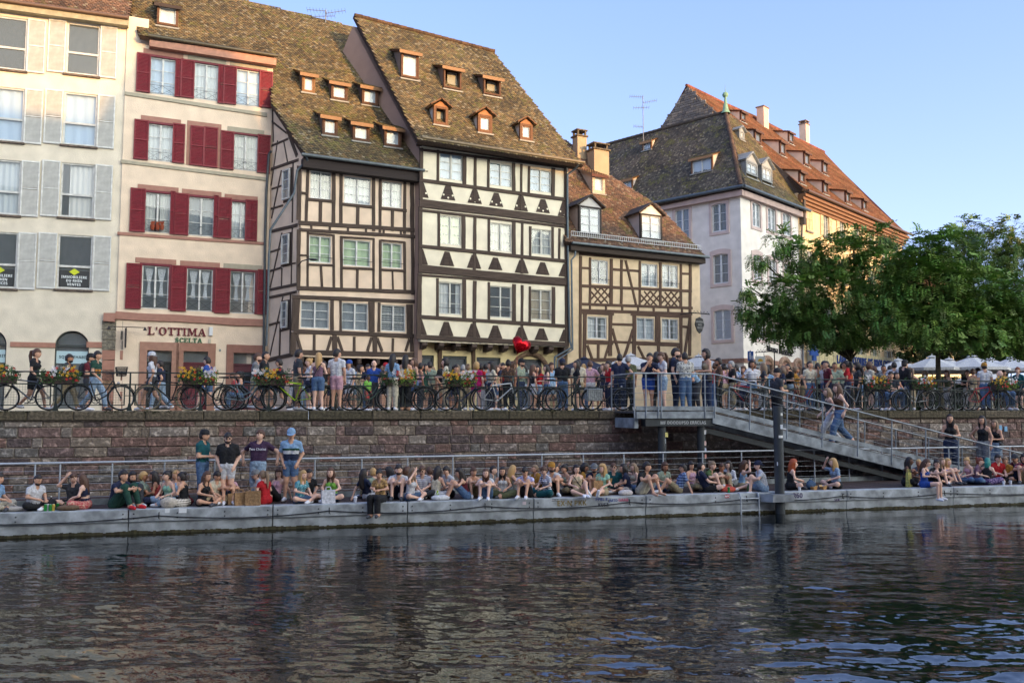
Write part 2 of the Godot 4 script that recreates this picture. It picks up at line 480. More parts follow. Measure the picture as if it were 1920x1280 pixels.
func pu(x: float, y := 960.0) -> float:   # distance along the pontoon edge of a pixel column
	return hit(PX, x, y).x
func rail_w(u: float) -> float:           # how far behind the edge the pontoon railing stands
	return -lerpf(1.15, 3.05, clampf((u - 0.0) / 29.0, 0, 1.2))
func build_pontoon() -> void:
	var t := thing("floating_pontoon", "long grey galvanised floating pontoon with brown boarded deck", "pontoon", PX)
	var joints := [-4.0, pu(240), pu(511), pu(764), pu(1001), pu(1212), pu(1590), pu(1791), pu(1990), pu(2300)]
	for k in joints.size() - 1:
		var a: float = joints[k] + 0.012
		var b: float = joints[k + 1] - 0.012
		var m := MB.new()
		m.bbox(Vector3(a, DECK - 0.27, -0.3), Vector3(b, DECK + 0.012, 0.0), 0.012)
		put("edge_beam", m, mat(sr(196, 202, 206), 0.55, "zinc", 0.12), t)
		var f := MB.new()
		f.box(Vector3(a, -0.6, -3.4), Vector3(b, DECK - 0.27, -0.045))
		put("float_tank", f, mat(sr(184, 190, 194), 0.6, "zinc", 0.1, 0.8), t)
		for bu in [a + 0.1, a + (b - a) * 0.33, a + (b - a) * 0.66, b - 0.1]:
			for bv in [DECK - 0.09, DECK - 0.19]:
				var bo := MB.new()
				bo.lathe(Vector3.ZERO, [Vector2(0.0, 0.022), Vector2(0.013, 0.02), Vector2(0.02, 0.0)], 6)
				var o := put("bolt", bo, mat(sr(80, 82, 84), 0.5, "", 0.6), t)
				o.position = Vector3(bu, bv, 0.0); o.rotation.x = PI / 2
	# algae band at the waterline, an irregular crust
	var al := MB.new()
	var u := -4.0
	while u < 34.0:
		var h := 0.03 + 0.035 * (noise.get_noise_2d(u * 3.0, 3.0) + 0.5) + rnd(0, 0.02)
		al.col = Color(0.062, 0.054, 0.026) * rnd(0.55, 1.25)
		al.box(Vector3(u, -0.15, -0.06), Vector3(u + 0.06, h, -0.038 + rnd(0, 0.006)))
		u += 0.058
	stuff(put("algae", al, mat(Color.WHITE, 0.95, "vc"), t))
	# deck boards across the walkway
	var pl := MB.new()
	u = -4.0
	while u < 34.0:
		pl.col = Color(0.085, 0.048, 0.042) * rnd(0.75, 1.2)
		pl.box(Vector3(u + 0.004, DECK - 0.03, -3.6), Vector3(u + 0.136, DECK + rnd(0.0, 0.004), -0.302))
		u += 0.14
	stuff(put("deck_boards", pl, mat(Color.WHITE, 0.8, "vcs"), t))
	# hanging rope with its hooks
	var hooks := [pu(-180), pu(298), pu(617), pu(909), pu(1180), pu(1400), pu(1580), pu(1772), pu(2100)]
	var rp := thing("rope", "black safety rope sagging along the pontoon edge", "rope", PX)
	for k in hooks.size() - 1:
		var pts := []
		for s in 9:
			var q := s / 8.0
			pts.append(Vector3(lerpf(hooks[k], hooks[k + 1], q), DECK - 0.14 - 0.42 * q * (1 - q) * minf(1.0, (hooks[k + 1] - hooks[k]) / 4.0), 0.022))
		var r := MB.new()
		r.tube(pts, 0.011, 5)
		put("rope_length", r, mat(sr(22, 22, 24), 0.8), rp)
		var hk := MB.new()
		hk.tube([Vector3(hooks[k], DECK - 0.07, 0.0), Vector3(hooks[k], DECK - 0.07, 0.03), Vector3(hooks[k], DECK - 0.2, 0.035), Vector3(hooks[k] + 0.03, DECK - 0.21, 0.03)], 0.012, 5)
		put("hook", hk, mat(sr(50, 52, 54), 0.5, "", 0.5), rp)
	# railing along the back of the walkway
	var rl := thing("pontoon_railing", "galvanised railing with thin wires along the back of the pontoon", "railing", PX)
	var cols := [-60, 65, 112, 210, 308, 402, 495, 590, 678, 764, 849, 934, 1016, 1094, 1170, 1244, 1318, 1391, 1460, 1528, 1593, 1655, 1721, 1781, 1838, 1896, 1960, 2060]
	var gal := mat(sr(178, 184, 190), 0.4, "", 0.3)
	var last := Vector3.ZERO
	for k in cols.size():
		var uu := 0.0
		for it in 4: uu = hit(PX, cols[k], 880, rail_w(uu)).x
		var p := Vector3(uu, 0, rail_w(uu))
		var s := MB.new()
		s.tube([p + Vector3(0, DECK, 0), p + Vector3(0, DECK + 1.0, 0)], 0.02, 6)
		put("post", s, gal, rl)
		if k > 0:
			var hr := MB.new()
			hr.tube([last + Vector3(0, DECK + 1.0, 0), p + Vector3(0, DECK + 1.0, 0)], 0.026, 8)
			put("handrail", hr, gal, rl)
			var wr := MB.new()
			for e in 5: wr.tube([last + Vector3(0, DECK + 0.2 + 0.155 * e, 0), p + Vector3(0, DECK + 0.2 + 0.155 * e, 0)], 0.0045, 4, false)
			put("wire_run", wr, gal, rl)
			var kb := MB.new()
			var x := last.lerp(p, 0.0)
			kb.hexa([x + Vector3(0.01, DECK + 0.004, -0.02), p + Vector3(-0.01, DECK + 0.004, -0.02), p + Vector3(-0.01, DECK + 0.15, -0.02), x + Vector3(0.01, DECK + 0.15, -0.02), x + Vector3(0.01, DECK + 0.004, 0.0), p + Vector3(-0.01, DECK + 0.004, 0.0), p + Vector3(-0.01, DECK + 0.15, 0.0), x + Vector3(0.01, DECK + 0.15, 0.0)])
			put("toe_board", kb, mat(sr(160, 168, 170), 0.5, "zinc", 0.4), rl)
		last = p
	# bathing ladder
	var ld := thing("ladder", "short galvanised ladder hooked over the pontoon edge", "ladder", PX)
	var l0 := pu(1387)
	var l1 := pu(1421)
	for x in [l0, l1]:
		var s := MB.new()
		s.tube([Vector3(x, DECK - 0.06, -0.12), Vector3(x, DECK + 0.02, -0.06), Vector3(x, DECK - 0.0, 0.04), Vector3(x, DECK - 0.1, 0.09), Vector3(x, -0.5, 0.09)], 0.021, 6)
		put("side_rail", s, gal, ld)
	for yy in [DECK - 0.13, 0.10]:
		var s := MB.new()
		s.tube([Vector3(l0, yy, 0.09), Vector3(l1, yy, 0.09)], 0.018, 6)
		put("rung", s, gal, ld)
	# mooring pile with its collar
	var pile := thing("mooring_pile", "tall dark grey steel mooring pile with stickers through a pontoon collar", "pile", PX)
	var pc := hit(PX, 1463, 940, 0.13)
	var s3 := MB.new()
	s3.lathe(Vector3(pc.x, 0, 0.13), [Vector2(0.127, -1.2), Vector2(0.127, 2.86), Vector2(0.118, 2.875), Vector2(0.0, 2.875)], 24)
	put("tube", s3, mat(sr(66, 70, 73), 0.55, "paint", 0.2), pile)
	var cl := MB.new()
	cl.prism([Vector2(pc.x - 0.62, -0.0), Vector2(pc.x + 0.42, -0.0), Vector2(pc.x + 0.3, 0.34), Vector2(pc.x - 0.34, 0.34)], 0, 0.2)
	var co := put("collar", cl, mat(sr(170, 176, 182), 0.5, "zinc", 0.45), pile)
	co.transform = Transform3D(Basis(Vector3.RIGHT, Vector3(0, 0, 1), Vector3(0, -1, 0)), Vector3(0, DECK - 0.02, 0.01))
	for e in [[0.05, 2.62, 0.09, 0.07, sr(205, 205, 200)], [0.03, 2.26, 0.09, 0.12, sr(190, 195, 205)], [0.0, 2.02, 0.13, 0.07, sr(225, 225, 220)], [-0.1, 1.28, 0.03, 0.1, sr(215, 215, 215)]]:
		var st := MB.new()
		var a0: float = asin(e[0] / 0.13)
		var da: float = e[2] / 0.13 / 2.0
		for j in 4:
			var w0 := a0 - da + da * 0.5 * j
			var w1 := w0 + da * 0.5
			st.quad(Vector3(pc.x + sin(w0) * 0.13, e[1], 0.13 + cos(w0) * 0.13), Vector3(pc.x + sin(w1) * 0.13, e[1], 0.13 + cos(w1) * 0.13), Vector3(pc.x + sin(w1) * 0.13, e[1] + e[3], 0.13 + cos(w1) * 0.13), Vector3(pc.x + sin(w0) * 0.13, e[1] + e[3], 0.13 + cos(w0) * 0.13))
		put("sticker", st, mat(e[4], 0.6), pile)
	# marks on the beam: stickers and scrawls
	for e in [[313, 957, 0.1, 0.10, sr(225, 228, 230), "white sticker square on the pontoon beam"], [342, 957, 0.17, 0.11, sr(228, 230, 232), "wide white sticker on the pontoon beam"], [1364, 930, 0.13, 0.09, sr(190, 40, 60), "red sticker with white letters on the pontoon beam"], [1041, 937, 0.18, 0.05, sr(30, 30, 32), "black strip sticker with white letters on the pontoon beam"], [983, 943, 0.09, 0.08, sr(215, 200, 205), "round pale sticker on the pontoon beam"]]:
		var q := hit(PX, e[0], e[1], 0.003)
		var st := MB.new()
		st.box(Vector3(q.x - e[2] / 2, q.y - e[3] / 2, 0.001), Vector3(q.x + e[2] / 2, q.y + e[3] / 2, 0.004))
		var o := put(numbered("sticker"), st, mat(e[4], 0.6), self)
		o.transform = PX
		tag(o, e[5], "sticker")
		if e[0] == 1364: lettering("NPC", q + Vector3(0, 0, 0.005), 0.05, sr(240, 240, 240), o)
		if e[0] == 1041: lettering("WINE PEACE", q + Vector3(0, 0, 0.005), 0.026, sr(230, 230, 230), o)
	for e in [[1072, 943, "EX·N PKK", 0.13, sr(140, 120, 70), "ochre spray scrawl on the pontoon beam"], [1128, 936, "PPBL 8", 0.075, sr(50, 70, 130), "blue scrawl on the pontoon beam"], [1150, 938, "JMTD", 0.07, sr(50, 70, 130), "lower blue scrawl on the pontoon beam"], [1169, 937, "GAAB", 0.075, sr(190, 80, 110), "pink scrawl on the pontoon beam"], [1131, 946, "KUSZ", 0.085, sr(40, 45, 60), "black scrawl under the blue one on the pontoon"], [1496, 929, "R60", 0.13, sr(60, 40, 90), "purple scrawl beside the pile collar"], [1570, 937, "SER", 0.07, sr(70, 50, 90), "small purple scrawl on the pontoon tank"]]:
		var q := hit(PX, e[0], e[1], 0.003)
		var o := Node3D.new()
		o.name = numbered("graffiti"); add_child(o); o.transform = PX
		tag(o, e[5], "graffiti")
		lettering(e[2], Vector3(q.x, q.y, 0.002 if q.y > DECK - 0.26 else -0.043), e[3], e[4], o, 0.0)

func lettering(s: String, at: Vector3, h: float, c: Color, parent: Node, _lean := 0.0, depth := 0.004, font := "Droid Sans", bold := true) -> MeshInstance3D:
	var f := SystemFont.new()
	f.font_names = PackedStringArray([font]); f.font_weight = 700 if bold else 400
	var m := TextMesh.new()
	m.font = f; m.text = s; m.font_size = 64; m.depth = depth; m.pixel_size = h / 46.0
	m.material = mat(c, 0.7)
	var o := part("lettering", m, parent)
	o.position = at + Vector3(0, 0, depth / 2.0)
	return o

func build_gangway() -> void:
	var gal := mat(sr(164, 172, 178), 0.5, "zinc", 0.25)
	var dark := mat(sr(64, 68, 70), 0.6, "paint", 0.2)
	var t := thing("gangway", "galvanised landing and sloping gangway with wire railings down to the pontoon", "gangway", QX)
	var W := 1.78          # near side, out from the wall
	var a := hit(QX, 1192, 770, W).x
	var b := hit(QX, 1338, 770, W).x
	var c := hit(QX, 1832, 880, W).x
	var sl := (DECK + 0.1 - QUAY) / (c - b)
	# landing deck and edge beams
	var m := MB.new()
	m.bbox(Vector3(a, QUAY - 0.06, 0.09), Vector3(b, QUAY + 0.0, W - 0.01), 0.01)
	put("landing_deck", m, mat(sr(96, 92, 88), 0.8, "stone"), t)
	for q in [[Vector3(a, QUAY - 0.22, W), Vector3(b, QUAY - 0.02, W + 0.06)], [Vector3(a, QUAY + 0.02, W + 0.004), Vector3(b - 0.02, QUAY + 0.14, W + 0.03)]]:
		m = MB.new(); m.bbox(q[0], q[1], 0.008); put("edge_beam", m, gal, t)
	m = MB.new(); m.box(Vector3(a + 0.3, QUAY - 0.44, W - 0.3), Vector3(b + 0.1, QUAY - 0.24, W + 0.02)); put("cross_beam", m, dark, t)
	m = MB.new(); m.box(Vector3(a, QUAY - 0.5, 0.12), Vector3(a + 0.12, QUAY - 0.2, W - 0.1)); put("side_beam", m, gal, t)
	for x in [1242, 1316]:
		var p := hit(QX, x, 860, W - 0.16)
		m = MB.new(); m.tube([Vector3(p.x, -1, W - 0.16), Vector3(p.x, QUAY - 0.26, W - 0.16)], 0.125, 20); put("column", m, dark, t)
		for e in ([[0.1, 1.98, sr(210, 200, 120)], [0.03, 1.8, sr(160, 165, 165)]] if x == 1242 else [[0.06, 2.05, sr(200, 200, 200)], [0.06, 1.72, sr(215, 180, 170)], [0.06, 1.52, sr(190, 195, 210)], [0.06, 1.34, sr(215, 150, 140)]]):
			m = MB.new(); m.box(Vector3(p.x + e[0] - 0.05, e[1], W - 0.05), Vector3(p.x + e[0] + 0.04, e[1] + 0.13, W - 0.16 + sqrt(0.0157 - 0.002))); put("sticker", m, mat(e[2], 0.6), t)
	lettering("MF DOOOUPSO ERACLAS", Vector3((a + b) / 2 + 0.25, QUAY - 0.34, W + 0.022), 0.09, sr(175, 178, 178), t, 0.0, 0.003)
	# sloping side beams and deck
	for w in [[W, W + 0.07], [0.2, 0.27]]:
		m = MB.new()
		m.prism([Vector2(b - 0.06, QUAY - 0.06), Vector2(b - 0.06, QUAY - 0.36), Vector2(c, DECK - 0.28), Vector2(c + 0.5, DECK - 0.28), Vector2(c + 0.5, DECK + 0.02), Vector2(c, DECK + 0.06)], w[0], w[1])
		put("side_beam", m, gal, t)
		m = MB.new()
		m.prism([Vector2(b, QUAY + 0.15), Vector2(b, QUAY + 0.0), Vector2(c + 0.3, DECK + 0.08), Vector2(c + 0.3, DECK + 0.23)], w[0] - 0.02, w[0] - 0.004)
		put("toe_board", m, gal, t)
	var n := 56
	for k in n:
		var u0 := lerpf(b, c + 0.4, float(k) / n)
		var u1 := lerpf(b, c + 0.4, float(k + 1) / n) - 0.01
		m = MB.new()
		m.prism([Vector2(u0, QUAY + sl * (u0 - b) - 0.03), Vector2(u0, QUAY + sl * (u0 - b) - 0.06), Vector2(u1, QUAY + sl * (u1 - b) - 0.06), Vector2(u1, QUAY + sl * (u1 - b) - 0.03)], 0.27, W - 0.02)
		put("deck_board", m, mat(sr(88, 66, 56), 0.85, "wood") if k % 2 else mat(sr(78, 58, 50), 0.85, "wood"), t)
	# the dark lower chord under the ramp
	m = MB.new()
	m.prism([Vector2(b - 0.4, QUAY - 0.44), Vector2(b - 0.4, QUAY - 0.6), Vector2(c - 0.6, DECK - 0.5), Vector2(c - 0.6, DECK - 0.36)], W - 0.25, W - 0.12)
	put("lower_chord", m, dark, t)
	# railings: [pixel column of the post foot, on landing?]
	for side in [[W + 0.075, [1190, 1212, 1235, 1241, 1323, 1341, 1406, 1475, 1541, 1607, 1670, 1733, 1794, 1850, 1912]], [0.16, [1366, 1432, 1498, 1619, 1677, 1738, 1800, 1862]]]:
		var w: float = side[0]
		var tops := []
		for x in side[1]:
			var u := hit(QX, x, 790, w).x
			var y0 := QUAY - 0.2 if u <= b + 0.01 else QUAY - 0.3 + sl * (u - b)
			var y1 := QUAY + 1.1 if u <= b + 0.01 else QUAY + 1.08 + sl * (u - b)
			var lean := 0.0 if u <= b + 0.01 else 0.06
			var top := Vector3(u + lean, y1, w)
			m = MB.new(); m.tube([Vector3(u, y0, w), top], 0.021, 6); put("post", m, gal, t)
			if not tops.is_empty():
				var pv: Array = tops[-1]
				m = MB.new(); m.tube([pv[0], top], 0.024, 8); put("handrail", m, gal, t)
				m = MB.new()
				for e in 5:
					var q := 0.26 + 0.15 * e
					m.tube([pv[1].lerp(pv[0], q), Vector3(u, y0, w).lerp(top, q)], 0.0045, 4, false)
				put("wire_run", m, gal, t)
			tops.append([top, Vector3(u, y0, w)])
	# short end rail of the landing, back to the fence
	m = MB.new(); m.tube([Vector3(a - 0.02, QUAY + 1.1, W + 0.075), Vector3(a - 0.02, QUAY + 1.1, -0.1)], 0.024, 8); put("handrail", m, gal, t)
	m = MB.new(); m.tube([Vector3(a - 0.02, QUAY + 1.1, -0.1), Vector3(a - 0.02, QUAY, -0.1)], 0.021, 6); put("post", m, gal, t)
	m = MB.new()
	for e in 5: m.tube([Vector3(a - 0.02, QUAY + 0.2 + 0.16 * e, W + 0.07), Vector3(a - 0.02, QUAY + 0.2 + 0.16 * e, -0.1)], 0.0045, 4, false)
	put("wire_run", m, gal, t)

# ================================================================ houses
const ZFULL := [0.0, 0.0, 1.0]
const ZA := [480.0, 80.0, 3.765]
const ZB := [480.0, 380.0, 3.765]
const ZC := [760.0, 260.0, 2.908]
const ZD := [1040.0, 230.0, 2.723]
const ZE := [0.0, 0.0, 3.2]
const ZG := [0.0, 380.0, 3.2]
const ZH := [1120.0, 140.0, 3.2]
var TIMBER: StandardMaterial3D
func house(called: String, label: String, xf: Transform3D) -> Dictionary:
	return {"node": thing(called, label, "house", xf), "xf": xf, "rel": Transform3D.IDENTITY, "holes": []}
func side_of(h: Dictionary, xf: Transform3D) -> Dictionary:
	return {"node": h.node, "xf": xf, "rel": h.xf.affine_inverse() * xf, "holes": []}
func hp(h: Dictionary, called: String, b: MB, m: Material, parent: Node = null) -> MeshInstance3D:
	var o := put(called, b, m, parent if parent else h.node)
	if not parent: o.transform = h.rel
	return o
func at(h: Dictionary, z: Array, x: float, y: float, w := 0.0) -> Vector3:
	return hit(h.xf, z[0] + x / z[2], z[1] + y / z[2], w)
func scale_at(h: Dictionary, z: Array, x: float, y: float) -> float:   # metres for one zoomed pixel
	var p: Vector3 = h.xf * at(h, z, x, y)
	return -p.z / F / z[2]
func beam(h: Dictionary, z: Array, x0: float, y0: float, x1: float, y1: float, wide: float, m: Material = null, proud := 0.035, called := "beam", w := 0.0) -> MeshInstance3D:
	var a := at(h, z, x0, y0, w)
	var b := at(h, z, x1, y1, w)
	return bar(h, a, b, wide * scale_at(h, z, x0, y0), m if m else TIMBER, proud, called, w)
func bar(h: Dictionary, a: Vector3, b: Vector3, wd: float, m: Material, proud := 0.035, called := "beam", w := 0.0, jit := 0.06) -> MeshInstance3D:
	# a hewn timber lying on the wall from a to b
	var d := b - a
	d.z = 0
	var l := d.length()
	d /= l
	var nn := Vector3(-d.y, d.x, 0)
	var s := MB.new()
	var n := clampi(int(l / 0.5), 1, 5)
	var up := []
	var dn := []
	var pr := proud + rnd(-0.004, 0.006)
	for k in n + 1:
		var q := a + d * (l * k / n)
		up.append(q + nn * wd * (0.5 + rnd(-jit, jit)))
		dn.append(q - nn * wd * (0.5 + rnd(-jit, jit)))
	var ch := minf(0.012, wd * 0.15)
	for k in n:
		var u0 := l * k / n
		var ul := l / n
		var f := Vector3(0, 0, w + pr - a.z) + Vector3(0, 0, a.z - w) * 0.0
		var top0: Vector3 = up[k]; var top1: Vector3 = up[k + 1]; var bot0: Vector3 = dn[k]; var bot1: Vector3 = dn[k + 1]
		top0.z = w; top1.z = w; bot0.z = w; bot1.z = w
		var o := Vector3(0, 0, pr)
		var e := Vector3(0, 0, pr - ch)
		s.quad(bot0 + o + nn * ch, bot1 + o + nn * ch, top1 + o - nn * ch, top0 + o - nn * ch, Rect2(u0, 0, ul, wd))
		s.quad(top0 + o - nn * ch, top1 + o - nn * ch, top1 + e, top0 + e, Rect2(u0, 0, ul, ch))
		s.quad(bot0 + e, bot1 + e, bot1 + o + nn * ch, bot0 + o + nn * ch, Rect2(u0, 0, ul, ch))
		s.quad(top0 + e, top1 + e, top1 - Vector3(0, 0, 0.02), top0 - Vector3(0, 0, 0.02), Rect2(u0, 0, ul, pr))
		s.quad(bot0 - Vector3(0, 0, 0.02), bot1 - Vector3(0, 0, 0.02), bot1 + e, bot0 + e, Rect2(u0, 0, ul, pr))
		if k == 0: s.quad(bot0 - Vector3(0, 0, 0.02), bot0 + e, top0 + e, top0 - Vector3(0, 0, 0.02))
		if k == n - 1: s.quad(bot1 + e, bot1 - Vector3(0, 0, 0.02), top1 - Vector3(0, 0, 0.02), top1 + e)
	return hp(h, called, s, m)
func plate(h: Dictionary, called: String, pts: Array, m: Material, z0 := 0.0, z1 := 0.03) -> MeshInstance3D:   # a flat board of any outline, local coordinates
	var s := MB.new()
	s.prism(pts, z0, z1)
	return hp(h, called, s, m)
func rect_of(h: Dictionary, z: Array, x0: float, y0: float, x1: float, y1: float, w := 0.0) -> Rect2:
	var a := at(h, z, x0, y0, w)
	var b := at(h, z, x1, y1, w)
	return Rect2(a.x, b.y, b.x - a.x, a.y - b.y)
func slab(h: Dictionary, called: String, r: Rect2, z0: float, z1: float, m: Material, parent: Node = null, ch := 0.006) -> MeshInstance3D:
	var s := MB.new()
	s.bbox(Vector3(r.position.x, r.position.y, z0), Vector3(r.end.x, r.end.y, z1), minf(ch, (z1 - z0) * 0.4))
	return hp(h, called, s, m, parent)
func wall(h: Dictionary, r: Rect2, m: Material, w := 0.0, called := "wall", reveal := 0.16, thick := 0.25, arch := []) -> MeshInstance3D:
	# a wall sheet with its window openings cut out and their reveals
	var xs := [r.position.x, r.end.x]
	var ys := [r.position.y, r.end.y]
	var hs := []
	for q in h.holes:
		var k: Rect2 = q.intersection(r)
		if k.size.x > 0.01 and k.size.y > 0.01:
			hs.append(k)
			xs.append_array([k.position.x, k.end.x]); ys.append_array([k.position.y, k.end.y])
	xs.sort(); ys.sort()
	var s := MB.new()
	for a in xs.size() - 1:
		if xs[a + 1] - xs[a] < 1e-4: continue
		for b in ys.size() - 1:
			if ys[b + 1] - ys[b] < 1e-4: continue
			var c := Vector2((xs[a] + xs[a + 1]) / 2, (ys[b] + ys[b + 1]) / 2)
			var inside := false
			for k in hs:
				if k.has_point(c): inside = true
			if inside: continue
			s.quad(Vector3(xs[a], ys[b], w), Vector3(xs[a + 1], ys[b], w), Vector3(xs[a + 1], ys[b + 1], w), Vector3(xs[a], ys[b + 1], w))
			s.quad(Vector3(xs[a + 1], ys[b], w - thick), Vector3(xs[a], ys[b], w - thick), Vector3(xs[a], ys[b + 1], w - thick), Vector3(xs[a + 1], ys[b + 1], w - thick))
	for k in hs:
		var p: Vector2 = k.position
		var e: Vector2 = k.end
		var z := w - thick
		s.quad(Vector3(p.x, p.y, w), Vector3(p.x, p.y, z), Vector3(p.x, e.y, z), Vector3(p.x, e.y, w))
		s.quad(Vector3(e.x, p.y, z), Vector3(e.x, p.y, w), Vector3(e.x, e.y, w), Vector3(e.x, e.y, z))
		s.quad(Vector3(p.x, p.y, z), Vector3(p.x, p.y, w), Vector3(e.x, p.y, w), Vector3(e.x, p.y, z))
		s.quad(Vector3(p.x, e.y, w), Vector3(p.x, e.y, z), Vector3(e.x, e.y, z), Vector3(e.x, e.y, w))
	var o := r.position
	var f := r.end
	var zz := w - thick
	s.quad(Vector3(o.x, o.y, zz), Vector3(o.x, o.y, w), Vector3(o.x, f.y, w), Vector3(o.x, f.y, zz))
	s.quad(Vector3(f.x, o.y, w), Vector3(f.x, o.y, zz), Vector3(f.x, f.y, zz), Vector3(f.x, f.y, w))
	s.quad(Vector3(o.x, f.y, w), Vector3(f.x, f.y, w), Vector3(f.x, f.y, zz), Vector3(o.x, f.y, zz))
	return hp(h, called, s, m)
var quad_unit: QuadMesh
func pane(p: Node, x0: float, y0: float, x1: float, y1: float, w: float) -> void:
	var o := part("pane", quad_unit, p, Transform3D(Basis.from_scale(Vector3(x1 - x0, y1 - y0, 1)), Vector3((x0 + x1) / 2, (y0 + y1) / 2, w)), glass())
func curtain(p: Node, r: Rect2, w: float, c: Color, folds := 9.0, called := "curtain") -> void:
	var s := MB.new()
	var n := 24
	for k in n:
		var q0 := float(k) / n
		var q1 := float(k + 1) / n
		var z0 := w + 0.02 * sin(q0 * TAU * folds / 3.0 + r.position.x * 9.0)
		var z1 := w + 0.02 * sin(q1 * TAU * folds / 3.0 + r.position.x * 9.0)
		s.quad(Vector3(r.position.x + r.size.x * q0, r.position.y, z0), Vector3(r.position.x + r.size.x * q1, r.position.y, z1), Vector3(r.position.x + r.size.x * q1, r.end.y, z1), Vector3(r.position.x + r.size.x * q0, r.end.y, z0))
	put(called, s, mat(c, 0.9), p)
func window(h: Dictionary, r: Rect2, rows := 3, look := "white", leaves := 2, fr := Color(0.82, 0.83, 0.82), w := 0.0, fw := 0.05, guard := "") -> MeshInstance3D:
	# r is the opening; a casement window set a little back in it
	h.holes.append(r)
	var z := w - 0.07
	var s := MB.new()
	var p := r.position
	var e := r.end
	for q in [[p.x, p.y, p.x + fw, e.y], [e.x - fw, p.y, e.x, e.y], [p.x + fw, e.y - fw, e.x - fw, e.y], [p.x + fw, p.y, e.x - fw, p.y + fw * 1.2]]:
		s.bbox(Vector3(q[0], q[1], z - 0.05), Vector3(q[2], q[3], z + 0.03), 0.006)
	for k in range(1, leaves):
		var x := lerpf(p.x, e.x, float(k) / leaves)
		s.bbox(Vector3(x - fw * 0.75, p.y + fw * 1.2, z - 0.05), Vector3(x + fw * 0.75, e.y - fw, z + 0.04), 0.006)
	var o := hp(h, "window", s, mat(fr, 0.5, "paint"))
	for k in leaves:
		var x0 := lerpf(p.x, e.x, float(k) / leaves) + (fw if k == 0 else fw * 0.75)
		var x1 := lerpf(p.x, e.x, float(k + 1) / leaves) - (fw if k == leaves - 1 else fw * 0.75)
		for j in rows:
			var y0 := lerpf(p.y + fw * 1.2, e.y - fw, float(j) / rows)
			var y1 := lerpf(p.y + fw * 1.2, e.y - fw, float(j + 1) / rows)
			pane(o, x0, y0, x1, y1, z - 0.012)
			if j > 0:
				var g := MB.new()
				g.box(Vector3(x0, y0 - 0.012, z - 0.02), Vector3(x1, y0 + 0.012, z + 0.012))
				put("glazing_bar", g, mat(fr, 0.5, "paint"), o)
	var cr := Rect2(p.x + 0.01, p.y + 0.01, r.size.x - 0.02, r.size.y - 0.02)
	match look:
		"white":
			var gp := cr.size.x * (0.0 if rng.randf() < 0.6 else rnd(0.06, 0.2))
			for k in 2: curtain(o, Rect2(cr.position.x + k * (cr.size.x + gp) / 2, cr.position.y, (cr.size.x - gp) / 2, cr.size.y), z - 0.11, Color(0.74, 0.77, 0.78) if gp == 0.0 else Color(0.70, 0.71, 0.69))
		"blue": curtain(o, cr, z - 0.11, Color(0.62, 0.71, 0.80))
		"green": curtain(o, cr, z - 0.11, Color(0.66, 0.75, 0.58))
		"tan": curtain(o, cr, z - 0.11, Color(0.62, 0.56, 0.44))
		"grey": curtain(o, cr, z - 0.11, Color(0.42, 0.45, 0.47))
		"half": curtain(o, Rect2(cr.position.x, cr.position.y, cr.size.x * 0.45, cr.size.y), z - 0.11, Color(0.8, 0.81, 0.8)); curtain(o, Rect2(cr.position.x + cr.size.x * 0.8, cr.position.y, cr.size.x * 0.2, cr.size.y), z - 0.11, Color(0.8, 0.81, 0.8))
		"right": curtain(o, Rect2(cr.position.x + cr.size.x * 0.25, cr.position.y, cr.size.x * 0.75, cr.size.y), z - 0.11, Color(0.8, 0.8, 0.78), 14.0)
		"cafe":   # lace tied back in the middle
			for k in 2:
				var cx := lerpf(p.x, e.x, 0.27 + 0.46 * k)
				var g := MB.new()
				var hw := r.size.x * 0.17
				var ty := e.y - 0.06
				g.quad(Vector3(cx - hw * 0.25, lerpf(p.y, e.y, 0.58), z - 0.1), Vector3(cx + hw * 0.25, lerpf(p.y, e.y, 0.58), z - 0.1), Vector3(cx + hw, ty, z - 0.1), Vector3(cx - hw, ty, z - 0.1))
				g.quad(Vector3(cx - hw * 0.55, lerpf(p.y, e.y, 0.32), z - 0.1), Vector3(cx + hw * 0.5, lerpf(p.y, e.y, 0.30), z - 0.1), Vector3(cx + hw * 0.25, lerpf(p.y, e.y, 0.58), z - 0.1), Vector3(cx - hw * 0.25, lerpf(p.y, e.y, 0.58), z - 0.1))
				put("lace_curtain", g, mat(Color(0.8, 0.82, 0.84), 0.9, "cloth"), o)
	if guard == "x":   # ornamental iron guard with crossed bars
		var g := MB.new()
		var y0 := p.y + 0.05
		var y1 := p.y + r.size.y * 0.24
		for q in [y0, y1]: g.tube([Vector3(p.x, q, w + 0.03), Vector3(e.x, q, w + 0.03)], 0.008, 4)
		for k in 2:
			var x0 := lerpf(p.x, e.x, k * 0.5)
			var x1 := lerpf(p.x, e.x, k * 0.5 + 0.5)
			g.tube([Vector3(x0, y0, w + 0.03), Vector3(x1, y1, w + 0.03)], 0.006, 4)
			g.tube([Vector3(x0, y1, w + 0.03), Vector3(x1, y0, w + 0.03)], 0.006, 4)
		put("iron_guard", g, mat(sr(58, 56, 54), 0.6, "", 0.3), o)
	elif guard == "bar":
		var g := MB.new()
		g.tube([Vector3(p.x - 0.12, p.y + r.size.y * 0.2, w + 0.06), Vector3(e.x + 0.12, p.y + r.size.y * 0.2, w + 0.06)], 0.012, 5)
		put("guard_bar", g, mat(sr(60, 54, 52), 0.6, "", 0.3), o)
	return o
